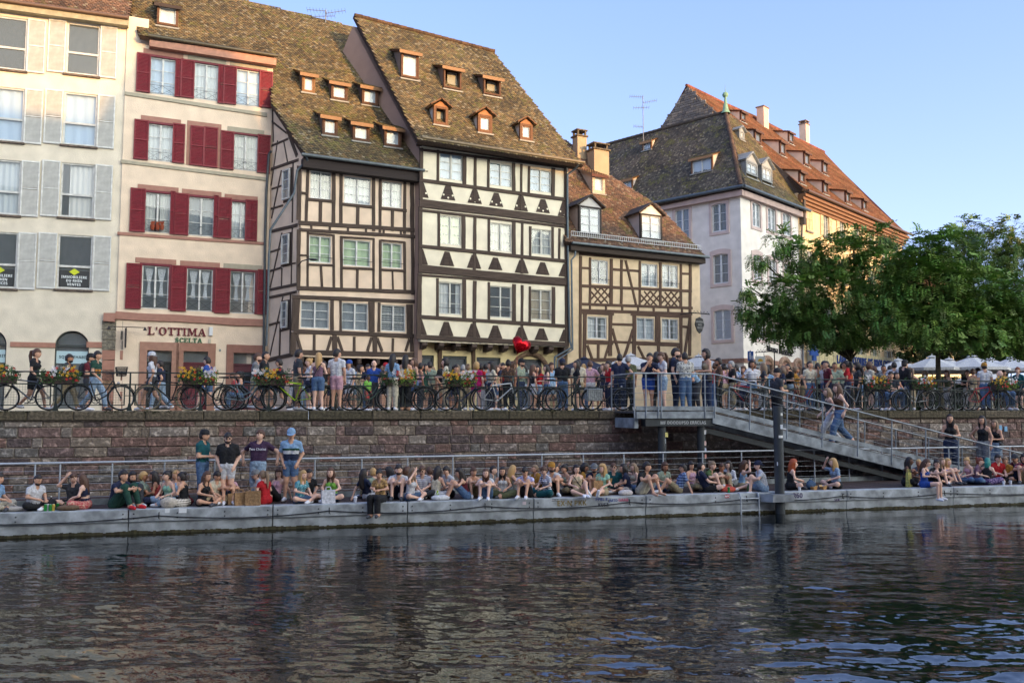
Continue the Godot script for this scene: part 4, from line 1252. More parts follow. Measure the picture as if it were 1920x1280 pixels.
	slab(h, "intercom", rect_of(h, ZG, 1249, 816, 1264, 844), 0.0, 0.08, mat(sr(190, 180, 160), 0.5))
	slab(h, "house_number", rect_of(h, ZG, 1312, 878, 1324, 892), 0.0, 0.02, mat(sr(120, 130, 130), 0.5))
	var la := at(h, ZG, 756, 745, 0.45)
	var s := MB.new()
	s.tube([Vector3(la.x - 0.65, la.y, 0.45), Vector3(la.x + 0.7, la.y, 0.45)], 0.018, 5)
	s.tube([Vector3(la.x, la.y, 0.0), Vector3(la.x, la.y, 0.5)], 0.02, 5)
	s.bbox(Vector3(la.x - 0.05, la.y - 0.85, 0.12), Vector3(la.x + 0.02, la.y - 0.05, 0.5), 0.02)
	for k in [-0.66, 0.72]: s.lathe(Vector3(la.x + k, la.y - 0.1, 0.45), [Vector2(0.09, -0.02), Vector2(0.04, 0.06), Vector2(0.02, 0.12)], 8)
	hp(h, "bracket_sign", s, mat(sr(46, 42, 44), 0.5, "", 0.3))
	# flower pots on a second floor sill
	for x in [912, 942, 968]:
		var p := at(h, ZG, x, 163, 0.06)
		var pm := MB.new()
		pm.lathe(Vector3(p.x, p.y, 0.08), [Vector2(0.0, 0), Vector2(0.07, 0), Vector2(0.1, 0.2), Vector2(0.11, 0.21)], 10)
		for k in 14: pm.tri(Vector3(p.x, p.y + 0.2, 0.08), Vector3(p.x + rnd(-0.12, 0.12), p.y + rnd(0.3, 0.42), 0.08 + rnd(-0.1, 0.1)), Vector3(p.x + rnd(-0.1, 0.1), p.y + rnd(0.22, 0.36), 0.1))
		var o := hp(h, "flower_pot", pm, mat(sr(150, 70, 44), 0.8))
		o.reparent(self); o.name = numbered("flower_pot")
		tag(o, "terracotta pot behind the iron guard of a red shuttered window", "flower pot", "pots on the window sill")
	var u0 := hit(h.xf, 225, 400).x
	var u1 := hit(h.xf, 505, 400).x
	var ve := hit(h.xf, 400, 86, 0.4).y
	wall(h, Rect2(u0, 0, u1 - u0, ve), wm)
	slab(h, "eave_fascia", Rect2(u0 + 0.9, ve - 0.42, u1 - u0 - 0.8, 0.34), 0.0, 0.34, mat(sr(190, 136, 112), 0.7, "paint"))
	gutter(h, Vector3(u0 + 0.85, ve, 0.42), Vector3(u1 + 0.15, ve, 0.42), sr(96, 88, 70), 0.075)
	slab(h, "parapet", Rect2(u0, ve - 0.4, 0.85, 1.3), -0.3, 0.003, wm)
	var rf := roof_frame(h, ve, 0.4, 50)
	roof(h, rf, [[262, 66], [514, 103], [452, 4], [400, -60], [180, -110], [215, -40]], MOSSY, 0.05)
	dormer(h, rf, ZE, 942, 22, 1066, 156, "shed", {"frame": sr(200, 205, 205), "look": "white", "cheek": sr(80, 62, 50), "fascia": sr(70, 54, 46), "slope": 22.0})
	shell(h, u0, u1 - 0.6, ve - 0.3, 5.0, 5.6, -0.5, wm, MOSSY)
	pipe(h, ZG, [[1625, -310, 0.3], [1612, -290, 0.12], [1597, -60, 0.12], [1590, 200, 0.12], [1586, 520, 0.12], [1582, 900, 0.12], [1580, 1150, 0.12]], sr(84, 88, 90), 0.06)
func house_pink_timber() -> void:
	var h := house("timber_house", "tall narrow half-timbered house with pink plaster and two rows of roof dormers", facade(557, 36.4, 4200))
	var wm := mat(sr(232, 208, 182), 0.9, "plaster")
	var fr := Color(0.86, 0.86, 0.84)
	var ws := [[ZA, 384, 897, 527, 1110, "white", ""], [ZA, 622, 938, 807, 1150, "white", ""], [ZA, 890, 975, 1026, 1170, "white", ""],
		[ZB, 375, 228, 526, 430, "green", "bar"], [ZB, 614, 255, 805, 456, "green", "bar"], [ZB, 889, 278, 1028, 467, "green", "bar"],
		[ZB, 315, 688, 513, 892, "grey", ""], [ZB, 604, 702, 789, 905, "grey", ""], [ZB, 882, 718, 1055, 913, "white", ""]]
	for q in ws:
		var r := rect_of(h, q[0], q[1], q[2], q[3], q[4])
		var o := window(h, r, 3, q[5], 2, fr, 0.0, 0.045, q[6])
		if q[1] == 882.0 or q[1] == 882:
			var bl := MB.new()
			for k in 11: bl.box(Vector3(r.position.x + 0.06, r.position.y + 0.08 + k * r.size.y / 12.0, -0.16), Vector3(r.end.x - 0.06, r.position.y + 0.08 + (k + 0.6) * r.size.y / 12.0, -0.15))
			stuff(put("blind_slats", bl, mat(sr(70, 76, 80), 0.6), o))
		for e in [[-0.09, -0.1, 0.0, 1], [1, -0.1, 0.09, 1]]:
			pass
	var bs := [[ZA, 303, 870, 298, 1252, 30], [ZA, 365, 890, 352, 1262, 22], [ZA, 548, 902, 545, 1290, 26], [ZA, 600, 925, 597, 1300, 24], [ZA, 828, 950, 828, 1330, 24], [ZA, 876, 965, 874, 1340, 22], [ZA, 1050, 980, 1047, 1350, 24], [ZA, 1100, 985, 1102, 1370, 30],
		[ZA, 358, 1105, 557, 1122, 22], [ZA, 596, 1138, 838, 1162, 22], [ZA, 872, 1168, 1062, 1186, 22], [ZA, 360, 882, 550, 905, 20], [ZA, 596, 918, 832, 945, 20], [ZA, 870, 955, 1054, 976, 20], [ZA, 318, 1060, 360, 1065, 18], [ZA, 455, 1120, 452, 1275, 24], [ZA, 717, 1160, 715, 1305, 24], [ZA, 962, 1185, 960, 1330, 22],
		[ZB, 296, 140, 1116, 193, 30], [ZB, 300, 190, 1120, 240, 24], [ZB, 389, 150, 389, 195, 16], [ZB, 520, 160, 520, 205, 16], [ZB, 648, 170, 648, 215, 16], [ZB, 775, 180, 775, 225, 16], [ZB, 900, 190, 900, 230, 16], [ZB, 1022, 198, 1022, 236, 16],
		[ZB, 300, 190, 297, 600, 28], [ZB, 365, 205, 362, 592, 16], [ZB, 546, 225, 548, 602, 18], [ZB, 601, 235, 602, 607, 20], [ZB, 829, 250, 829, 612, 18], [ZB, 876, 262, 876, 613, 20], [ZB, 1047, 275, 1050, 616, 20], [ZB, 1104, 232, 1106, 650, 24],
		[ZB, 362, 436, 550, 442, 16], [ZB, 603, 460, 832, 468, 16], [ZB, 876, 472, 1052, 482, 16], [ZB, 365, 215, 545, 230, 14], [ZB, 602, 242, 830, 256, 14], [ZB, 876, 265, 1048, 280, 14], [ZB, 456, 440, 464, 592, 16], [ZB, 715, 470, 712, 606, 18], [ZB, 962, 485, 966, 612, 14], [ZB, 303, 370, 363, 372, 12],
		[ZB, 285, 602, 1120, 630, 28], [ZB, 252, 662, 1130, 698, 26],
		[ZB, 282, 672, 274, 905, 52], [ZB, 535, 682, 535, 900, 26], [ZB, 596, 692, 596, 905, 16], [ZB, 815, 700, 816, 912, 44], [ZB, 868, 705, 866, 912, 20], [ZB, 1082, 718, 1084, 928, 46],
		[ZB, 262, 906, 1112, 940, 30], [ZB, 410, 930, 408, 1046, 20], [ZB, 693, 945, 692, 1048, 20], [ZB, 965, 955, 963, 1050, 18],
		[ZB, 266, 915, 256, 1050, 44], [ZB, 553, 930, 555, 1050, 34], [ZB, 838, 945, 838, 1052, 34], [ZB, 1096, 950, 1100, 1052, 24],
		[ZB, 286, 935, 318, 1044, 20], [ZB, 532, 945, 500, 1046, 20], [ZB, 573, 945, 608, 1046, 20], [ZB, 815, 950, 786, 1048, 20], [ZB, 855, 955, 888, 1048, 20], [ZB, 1082, 960, 1054, 1048, 20],
		[ZB, 240, 1056, 1120, 1072, 34]]
	var cross := 0.0
	for q in bs:
		cross = fmod(cross + 0.007, 0.012)
		beam(h, q[0], q[1], q[2], q[3], q[4], q[5], null, 0.03 + cross + (0.014 if absf(q[3] - q[1]) > absf(q[4] - q[2]) else 0.0))
	var u1 := hit(h.xf, 783, 480).x
	var vb := hit(h.xf, 557, 668).y
	var ve := hit(h.xf, 575, 291, 0.5).y
	wall(h, Rect2(0, vb, u1, ve - vb), wm)
	slab(h, "eave_fascia", Rect2(-0.05, ve - 0.5, u1 + 0.1, 0.42), 0.0, 0.42, mat(sr(50, 38, 36), 0.8, "wood"))
	gutter(h, Vector3(-0.15, ve, 0.55), Vector3(u1 + 0.1, ve, 0.55), sr(96, 104, 108), 0.075)
	pipe(h, ZA, [[345, 780, 0.55], [362, 830, 0.4], [330, 860, 0.2], [290, 900, 0.12], [268, 1060, 0.12], [140, 1260, 0.12], [100, 1320, 0.1], [90, 1500, 0.1], [80, 1900, 0.1], [72, 2140, 0.1]], sr(88, 98, 104), 0.05)
	# deep ground floor under the jetty
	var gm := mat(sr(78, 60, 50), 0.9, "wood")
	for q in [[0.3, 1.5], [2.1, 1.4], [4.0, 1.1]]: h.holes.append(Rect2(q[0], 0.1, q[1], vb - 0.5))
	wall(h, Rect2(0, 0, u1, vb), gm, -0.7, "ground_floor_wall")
	for k in 7:
		var s := MB.new()
		var x := 0.15 + k * (u1 - 0.3) / 6.0
		s.bbox(Vector3(x - 0.09, vb - 0.26, -0.8), Vector3(x + 0.09, vb - 0.04, 0.04), 0.03)
		hp(h, "joist_end", s, TIMBER)
	var rf := roof_frame(h, ve, 0.5, 54)
	roof(h, rf, [[572, 291], [800, 322], [786, 262], [664, 50], [420, -10], [511, 98], [508, 192]], MOSSY, 0.4)
	for q in [[325, 215, 416, 352], [530, 275, 645, 405], [748, 305, 862, 440], [468, 515, 575, 655], [682, 562, 800, 695], [905, 595, 1025, 735]]:
		dormer(h, rf, ZA, q[0], q[1], q[2], q[3], "shed", {"cheek": sr(112, 96, 84), "moss": 0.6, "slope": 24.0, "wood": sr(150, 106, 64) if q[0] == 325 else sr(104, 68, 44)})
	shell(h, 0, u1, ve, 5.6, 7.4, -0.35, wm, MOSSY)
	# the timbered flank towards the red shuttered house
	var f := side_of(h, facade(557, 36.4, -720))
	var pts := []
	for q in [[496, 700], [556, 700], [562, 325], [570, 292], [508, 196], [498, 196]]:
		var p := hit(f.xf, q[0], q[1])
		pts.append(Vector2(p.x, maxf(p.y, 0)))
	plate(f, "flank_wall", pts, wm, -0.2, 0.0)
	for q in [[ZA, 205, 908, 250, 1102], [ZB, 200, 232, 244, 430], [ZB, 196, 702, 233, 882]]:
		var r := rect_of(f, q[0], q[1], q[2], q[3], q[4])
		slab(f, "window_board", r.grow(0.08), 0.0, 0.03, TIMBER)
		window(f, r, 3, "grey", 1, fr, 0.21, 0.05)
	for q in [[ZA, 112, 476, 205, 440, 14], [ZA, 112, 555, 218, 640, 14], [ZA, 108, 728, 228, 678, 14], [ZA, 108, 893, 300, 826, 20], [ZA, 112, 1032, 185, 1008, 13], [ZA, 108, 1172, 190, 1148, 13], [ZA, 152, 690, 106, 1010, 12], [ZA, 195, 690, 222, 842, 13], [ZA, 262, 850, 256, 1270, 16], [ZA, 180, 900, 110, 1240, 12], [ZA, 115, 330, 122, 700, 12],
		[ZA, 118, 330, 290, 800, 30],
		[ZB, 98, 205, 292, 158, 22], [ZB, 98, 348, 172, 326, 13], [ZB, 98, 482, 178, 458, 13], [ZB, 184, 212, 100, 600, 13], [ZB, 183, 460, 180, 595, 12], [ZB, 256, 180, 248, 592, 13], [ZB, 178, 445, 280, 425, 12], [ZB, 98, 614, 292, 574, 20], [ZB, 98, 668, 286, 628, 18], [ZB, 190, 662, 96, 1085, 13], [ZB, 172, 840, 166, 1085, 16], [ZB, 244, 640, 240, 1085, 18], [ZB, 96, 862, 165, 842, 14], [ZB, 168, 905, 245, 885, 14], [ZB, 90, 1108, 262, 1070, 28]]:
		beam(f, q[0], q[1], q[2], q[3], q[4], q[5], null, 0.03 + (0.012 if absf(q[3] - q[1]) > absf(q[4] - q[2]) else 0.0))
	# street lamp arm on the corner
	var s := MB.new()
	var lp := at(h, ZB, 300, 440, 0.0)
	s.tube([lp + Vector3(0, 0, 0.04), lp + Vector3(0.02, 0.1, 0.5), lp + Vector3(0.3, 0.18, 0.7)], 0.025, 6)
	s.ball(lp + Vector3(0.45, 0.16, 0.75), Vector3(0.2, 0.06, 0.1), 6, 8)
	hp(h, "wall_lamp", s, mat(sr(56, 60, 64), 0.5, "", 0.3))
func house_cream_timber() -> void:
	var h := house("carved_timber_house", "large half-timbered house with cream plaster and carved parapet panels under a steep mossy roof", facade(787, 38.3, 4100))
	var wm := mat(sr(240, 230, 204), 0.9, "plaster")
	var fr := Color(0.86, 0.85, 0.80)
	var dk := mat(sr(82, 66, 58), 0.85, "wood")
	var ws := [[187, 70, 313, 233, "blue", ""], [460, 124, 581, 268, "blue", ""], [680, 157, 796, 298, "blue", ""],
		[189, 415, 302, 583, "green", ""], [462, 455, 579, 620, "white", ""], [688, 488, 796, 638, "white", ""],
		[182, 778, 306, 962, "half", "bar"], [460, 800, 579, 980, "dark", "bar"], [684, 818, 796, 993, "tan", "bar"]]
	for q in ws: window(h, rect_of(h, ZC, q[0], q[1], q[2], q[3]), 3, q[4], 2, fr, 0.0, 0.05, q[5])
	var vs := [[86, 50, 84, 335, 22], [178, 62, 176, 228, 15], [322, 92, 322, 250, 22], [381, 98, 378, 345, 17], [453, 115, 451, 270, 14], [590, 132, 590, 300, 20], [632, 138, 630, 390, 14], [674, 150, 672, 308, 14], [806, 160, 805, 325, 22], [872, 165, 872, 440, 18],
		[82, 372, 80, 690, 22], [182, 402, 182, 590, 15], [316, 410, 317, 606, 24], [379, 425, 376, 715, 18], [455, 432, 455, 622, 14], [591, 455, 591, 644, 22], [637, 462, 635, 735, 15], [681, 478, 680, 655, 14], [803, 482, 803, 655, 14], [840, 490, 838, 660, 14], [876, 470, 877, 760, 20],
		[78, 735, 72, 1080, 26], [175, 760, 174, 970, 15], [320, 768, 320, 985, 24], [378, 775, 374, 1090, 20], [455, 782, 455, 990, 14], [592, 793, 592, 998, 24], [637, 798, 634, 1100, 16], [679, 805, 678, 1002, 14], [807, 808, 807, 1008, 22], [880, 790, 880, 1112, 24]]
	for q in vs: beam(h, ZC, q[0], q[1], q[2], q[3], q[4], null, 0.045)
	for q in [[80, 226, 876, 332, 20], [76, 350, 888, 452, 46], [72, 388, 890, 482, 14], [78, 585, 878, 668, 20], [70, 708, 890, 782, 44], [68, 742, 892, 800, 12], [74, 970, 882, 1022, 20], [56, 1080, 888, 1122, 26], [84, 60, 876, 158, 14]]:
		beam(h, ZC, q[0], q[1], q[2], q[3], q[4], null, 0.075 if q[4] > 24 else 0.055)
	# carved parapet boards, wide at the foot
	var rows := [[[86, 240, 318], [232, 252, 332], [378, 278, 352], [495, 296, 368], [630, 312, 392], [750, 330, 402], [868, 342, 424]],
		[[82, 600, 684], [226, 616, 692], [374, 634, 706], [490, 648, 714], [634, 662, 732], [748, 674, 740], [872, 684, 752]],
		[[76, 984, 1066], [222, 998, 1074], [370, 1008, 1082], [490, 1018, 1088], [630, 1028, 1094], [742, 1034, 1098], [874, 1040, 1106]]]
	for k in 3:
		for j in 7:
			var q: Array = rows[k][j]
			var a := at(h, ZC, q[0], q[1])
			var b := at(h, ZC, q[0], q[2])
			var sc := scale_at(h, ZC, q[0], q[1])
			var l := 43.0 * sc
			var n := 14.0 * sc
			var pl := [Vector2(a.x - n, a.y), Vector2(b.x - l, b.y), Vector2(b.x + l, b.y), Vector2(a.x + n, a.y)]
			if j == 0: pl = [Vector2(a.x - n, a.y), Vector2(b.x - n, b.y), Vector2(b.x + l, b.y), Vector2(a.x + n, a.y)]
			if j == 6: pl = [Vector2(a.x - n, a.y), Vector2(b.x - l, b.y), Vector2(b.x + n, b.y), Vector2(a.x + n, a.y)]
			var o := plate(h, "carved_board", pl, dk, 0.0, 0.03)
			if k == 0:   # cut-out dots showing the plaster
				for e in [-0.75, 0.0, 0.75]:
					if (j == 0 and e < 0) or (j == 6 and e > 0): continue
					var dt := MB.new()
					dt.lathe(Vector3.ZERO, [Vector2(0.0, 0.004), Vector2(0.045, 0.004), Vector2(0.05, 0.0)], 8)
					var d := put("dot", dt, wm, o)
					d.transform = Transform3D(Basis(Vector3.RIGHT, Vector3.BACK, Vector3.UP * -1), Vector3(b.x + e * l * 0.85, lerpf(b.y, a.y, 0.3 if e != 0.0 else 0.12), 0.03))
			else:
				for e in [-0.45, 0.45]:
					if (j == 0 and e < 0) or (j == 6 and e > 0): continue
					var gv := MB.new()
					gv.prism([Vector2(b.x + e * l - 0.05, b.y + 0.05), Vector2(b.x + e * l + 0.05, b.y + 0.05), Vector2(b.x + e * l * 0.6, a.y - 0.1)], 0.02, 0.045)
					put("carving", gv, dk, o)
	var u1 := hit(h.xf, 1066, 480).x
	var vb := hit(h.xf, 785, 640).y
	var ve := hit(h.xf, 790, 258, 0.7).y
	wall(h, Rect2(0, vb, u1, ve - vb), wm)
	slab(h, "eave_soffit", Rect2(-0.25, ve - 0.14, u1 + 0.7, 0.1), -0.1, 0.62, mat(sr(70, 52, 44), 0.8, "wood"))
	gutter(h, Vector3(-0.3, ve, 0.75), Vector3(u1 + 0.5, ve, 0.75), sr(128, 112, 88), 0.075)
	pipe(h, ZC, [[942, 140, 0.75], [925, 165, 0.5], [884, 195, 0.15], [884, 420, 0.12], [888, 700, 0.12], [897, 1100, 0.12], [905, 1140, 0.12], [815, 1190, 0.02], [812, 1280, 0.02]], sr(100, 112, 118), 0.055)
	pipe(h, ZC, [[930, 590, 0.2], [925, 640, 0.2], [906, 660, 0.16], [912, 1150, 0.16], [830, 1205, 0.06], [826, 1290, 0.06]], sr(104, 116, 122), 0.05)
	# ground floor in yellow plaster, set back under the jetty
	var gm := mat(sr(226, 208, 158), 0.9, "plaster")
	var gw := -0.55
	var hl := [[68, 1178, 155, 1270], [205, 1182, 335, 1420], [388, 1190, 520, 1420], [615, 1200, 745, 1420]]
	for q in hl:
		var r := rect_of(h, ZC, q[0], q[1], q[2], q[3], gw)
		r.size.y += r.position.y - 0.05; r.position.y = 0.05
		h.holes.append(r)
		var s := MB.new()
		for e in [[r.position.x, 0.05, r.position.x + 0.08, r.end.y], [r.end.x - 0.08, 0.05, r.end.x, r.end.y], [r.position.x, r.end.y - 0.1, r.end.x, r.end.y]]: s.box(Vector3(e[0], e[1], gw - 0.18), Vector3(e[2], e[3], gw - 0.08))
		var o := hp(h, "shop_window", s, mat(sr(58, 66, 70), 0.5, "paint"))
		pane(o, r.position.x, 0.05, r.end.x, r.end.y, gw - 0.14)
		for e in 3:
			if q[0] == 205: break
			var it := MB.new()
			it.bbox(Vector3(r.position.x + r.size.x * (0.2 + 0.25 * e), r.end.y - 0.55 - 0.12 * e, gw - 0.5), Vector3(r.position.x + r.size.x * (0.2 + 0.25 * e) + 0.25, r.end.y - 0.4 - 0.1 * e, gw - 0.4), 0.02)
			put("window_card", it, mat(sr(210, 210, 205), 0.7), o)
	wall(h, Rect2(0, 0, u1, vb + 0.3), gm, gw, "ground_floor_wall")
	for q in [[158, 1135, 375, 1145, 26], [187, 1150, 188, 1400, 22], [370, 1150, 371, 1400, 22]]: beam(h, ZC, q[0], q[1], q[2], q[3], q[4], mat(sr(92, 70, 52), 0.85, "wood"), 0.08, "door_beam", gw)
	var ar := []
	for k in 13:
		var w := PI * k / 12
		var c := at(h, ZC, 680, 1262, gw)
		ar.append(Vector3(c.x - cos(w) * 0.92, c.y + sin(w) * 0.8, gw + 0.03))
	var s2 := MB.new()
	s2.tube(ar, 0.13, 6)
	hp(h, "stone_arch", s2, mat(sr(150, 122, 98), 0.9, "stone"))
	for k in 10:
		var s := MB.new()
		var x := 0.2 + k * (u1 - 0.4) / 9.0
		s.prism([Vector2(-0.55, vb - 0.02), Vector2(0.04, vb - 0.02), Vector2(0.06, vb - 0.16), Vector2(-0.1, vb - 0.3), Vector2(-0.55, vb - 0.34)], -0.12, 0.12)
		var o := hp(h, "joist_end", s, TIMBER)
		o.transform = h.rel * Transform3D(Basis(Vector3(0, 0, 1), Vector3.UP, Vector3(-1, 0, 0)), Vector3(x, 0, 0))
	var pit := 56.0
	var rf := roof_frame(h, ve, 0.7, pit)
	roof(h, rf, [[784, 262], [1094, 309], [926, 97], [663, 28]], MOSSY, 0.12)
	var wr: Transform3D = h.xf * rf
	var a := hit(wr, 664, 29)
	var b := hit(wr, 926, 97)
	ridge_caps(h, rf * Vector3(a.x, a.y, 0.03), rf * Vector3(b.x, b.y, 0.03), sr(104, 76, 52))
	for q in [[752, 95, 785, 150], [832, 125, 865, 170], [907, 143, 939, 182]]:
		dormer(h, rf, ZFULL, q[0], q[1], q[2], q[3] - 3, "shed", {"cheek": sr(128, 110, 96), "look": "white" if q[0] == 752 else "open", "slope": 20.0, "fw": 0.09})
	for q in [[813, 197, 840, 234], [896, 213, 923, 249], [975, 230, 999, 263]]:
		dormer(h, rf, ZFULL, q[0], q[1], q[2], q[3], "gable", {"cheek": sr(196, 186, 174), "look": "open" if q[0] == 813 else "white", "fw": 0.13, "wood": sr(136, 92, 60)})
	var run := cos(deg_to_rad(pit)) * a.y - 0.7
	var brown := mat(sr(168, 138, 120), 0.9, "plaster")
	shell(h, 0, u1, ve - 0.3, run, sin(deg_to_rad(pit)) * a.y - 0.15, (a.x - 0.0) / run, brown, MOSSY)
func house_tan_timber() -> void:
	var h := house("low_timber_house", "lower tan half-timbered house with lattice panels and gabled roof dormers", facade(1072, 42.0, 4057))
	var wm := mat(sr(226, 202, 166), 0.9, "plaster", 0, 1.6)
	var wd := mat(sr(106, 80, 64), 0.85, "wood")
	var fr := Color(0.86, 0.86, 0.85)
	for q in [[188, 697, 274, 826, "grey", "bar"], [443, 717, 527, 841, "white", "bar"], [549, 722, 631, 845, "half", "bar"], [167, 987, 267, 1106, "half", ""], [419, 994, 509, 1110, "white", ""], [547, 999, 632, 1110, "half", ""]]:
		window(h, rect_of(h, ZD, q[0], q[1], q[2], q[3]), 3, q[4], 2, fr, 0.0, 0.055, q[5])
	for q in [[132, 680, 130, 1215, 16], [181, 688, 180, 925, 14], [289, 695, 288, 925, 18], [341, 700, 340, 925, 16], [435, 705, 434, 935, 14], [539, 712, 540, 940, 16], [645, 722, 644, 942, 16], [693, 722, 690, 1190, 18], [362, 702, 416, 930, 14], [130, 740, 180, 743, 11], [128, 832, 700, 860, 15], [296, 748, 436, 758, 13], [650, 770, 694, 772, 12], [124, 668, 720, 712, 18],
		[126, 925, 704, 946, 15], [132, 957, 702, 976, 15], [180, 930, 180, 960, 12], [262, 932, 262, 962, 12], [345, 936, 345, 965, 12], [426, 938, 426, 968, 12], [506, 940, 506, 970, 12], [580, 942, 580, 972, 12], [650, 944, 650, 975, 12],
		[138, 966, 302, 974, 20], [388, 975, 692, 988, 20], [154, 975, 150, 1210, 22], [285, 980, 283, 1190, 22], [407, 985, 405, 1195, 22], [527, 988, 526, 1118, 32], [645, 992, 644, 1190, 18], [150, 1118, 297, 1124, 20], [408, 1124, 648, 1134, 20],
		[293, 1050, 338, 1210, 16], [400, 1055, 352, 1205, 16], [293, 1028, 402, 1032, 13], [293, 1118, 402, 1122, 13], [650, 1040, 690, 1042, 12], [690, 1000, 664, 1180, 14], [166, 1135, 192, 1208, 14], [276, 1138, 254, 1208, 14], [222, 1130, 222, 1208, 16], [425, 1140, 455, 1200, 14], [530, 1140, 530, 1200, 18], [632, 1142, 605, 1198, 14], [130, 1212, 700, 1206, 20]]:
		beam(h, ZD, q[0], q[1], q[2], q[3], q[4], wd, 0.03 + (0.012 if absf(q[2] - q[0]) < absf(q[3] - q[1]) else 0.0))
	for q in [[185, 842, 290, 920], [440, 860, 538, 934], [546, 864, 644, 940]]:   # crossed lattice panels
		for k in 3:
			var f0: float = k / 2.0
			for e in [[lerpf(q[0], q[2], f0 * 0.66 - 0.16), q[3], lerpf(q[0], q[2], f0 * 0.66 + 0.5), q[1]], [lerpf(q[0], q[2], f0 * 0.66 - 0.16), q[1], lerpf(q[0], q[2], f0 * 0.66 + 0.5), q[3]]]:
				var y0: float = e[1]
				var x0: float = maxf(e[0], q[0])
				var x1: float = minf(e[2], q[2])
				var m0: float = (x0 - e[0]) / (e[2] - e[0])
				var m1: float = (x1 - e[0]) / (e[2] - e[0])
				beam(h, ZD, x0, lerpf(y0, e[3], m0), x1, lerpf(y0, e[3], m1), 9, wd, 0.02 + (0.006 if e[1] == q[1] else 0.0), "lattice_bar")
	var u0 := hit(h.xf, 1064, 600).x
	var u1 := hit(h.xf, 1314, 600).x
	var ve := hit(h.xf, 1080, 456, 0.45).y
	wall(h, Rect2(u0, 0, u1 - u0, ve), wm)
	slab(h, "eave_fascia", Rect2(u0, ve - 0.34, u1 - u0 + 0.1, 0.28), 0.0, 0.38, mat(sr(66, 52, 44), 0.8, "wood"))
	gutter(h, Vector3(u0, ve, 0.5), Vector3(u1 + 0.25, ve, 0.5), sr(112, 122, 126), 0.07)
	var rf := roof_frame(h, ve, 0.45, 50)
	var u := roof(h, rf, [[1060, 453], [1324, 480], [1236, 386], [1140, 326], [1096, 284], [1040, 250], [1020, 240]], RUSTY, 0.05)
	dormer(h, rf, ZD, 124, 420, 240, 572, "gable", {"wood": sr(70, 62, 58), "frame": fr, "look": "white", "leaves": 2, "rows": 3, "cheek": sr(186, 170, 160), "gable": sr(210, 206, 200), "tones": RUSTY, "moss": 0.0})
	dormer(h, rf, ZD, 438, 460, 550, 600, "gable", {"wood": sr(62, 54, 50), "frame": fr, "look": "white", "leaves": 2, "rows": 3, "cheek": sr(196, 184, 178), "gable": sr(214, 210, 206), "tones": RUSTY, "moss": 0.0})
	dormer(h, rf, ZD, 192, 262, 258, 360, "shed", {"wood": sr(222, 200, 172), "frame": fr, "look": "white", "cheek": sr(222, 200, 172), "fascia": sr(110, 62, 44), "tones": RUSTY, "moss": 0.0, "fw": 0.16, "slope": 24.0})
	# snow guard along the eave
	var sg := MB.new()
	var g0 := Vector3(u0 + 0.1, ve + 0.42, 0.24)
	var g1 := Vector3(u1 - 0.1, ve + 0.42, 0.24)
	for e in [0.0, 0.22]: sg.tube([g0 + Vector3(0, e, 0), g1 + Vector3(0, e, 0)], 0.016, 5)
	for k in 70: sg.tube([g0.lerp(g1, k / 69.0), g0.lerp(g1, k / 69.0) + Vector3(0, 0.22, 0)], 0.012, 4, false)
	for k in 9: sg.tube([g0.lerp(g1, k / 8.0), g0.lerp(g1, k / 8.0) + Vector3(0, -0.2, -0.12)], 0.016, 4)
	hp(h, "snow_guard", sg, mat(sr(196, 200, 202), 0.4, "", 0.4))
	for q in [[1087, 290, 0.62, 0.55, 1.0], [1122, 318, 1.0, 0.7, 1.05]]:
		var w: Transform3D = h.xf * rf
		var p := hit(w, q[0], q[1])
		chimney(h, rf * Vector3(p.x, p.y, 0), q[2], q[3], q[4], sr(176, 154, 124))
	shell(h, u0, u1, ve - 0.2, 4.6, 5.2, -0.3, wm, RUSTY)
	# wrought iron inn sign hanging off the corner
	var sn := thing("hanging_sign", "black wrought iron inn sign hanging from the corner of the tan timbered house", "sign", h.xf)
	var c := at(h, ZD, 740, 1030, 0.5)
	var b := MB.new()
	b.prism([Vector2(c.x - 0.22, c.y + 0.3), Vector2(c.x - 0.3, c.y), Vector2(c.x - 0.16, c.y - 0.35), Vector2(c.x, c.y - 0.48), Vector2(c.x + 0.16, c.y - 0.35), Vector2(c.x + 0.3, c.y), Vector2(c.x + 0.22, c.y + 0.3), Vector2(c.x, c.y + 0.4)], 0.47, 0.53)
	put("board", b, mat(sr(30, 30, 32), 0.5, "", 0.3), sn)
	var br := MB.new()
	br.tube([Vector3(c.x - 0.9, c.y + 0.55, 0.0), Vector3(c.x - 0.5, c.y + 0.6, 0.5), Vector3(c.x + 0.7, c.y + 0.58, 0.5)], 0.03, 5)
	for k in 5: br.tube([Vector3(c.x - 0.4 + 0.22 * k, c.y + 0.58, 0.5), Vector3(c.x - 0.34 + 0.22 * k, c.y + 0.72, 0.5), Vector3(c.x - 0.22 + 0.22 * k, c.y + 0.6, 0.5)], 0.014, 4)
	put("bracket", br, mat(sr(30, 30, 32), 0.5, "", 0.3), sn)
	for k in 3: lettering(["TAVERNE", "DES", "TROIS"][k], Vector3(c.x, c.y + 0.14 - 0.16 * k, 0.532), 0.1, sr(150, 150, 146), sn)
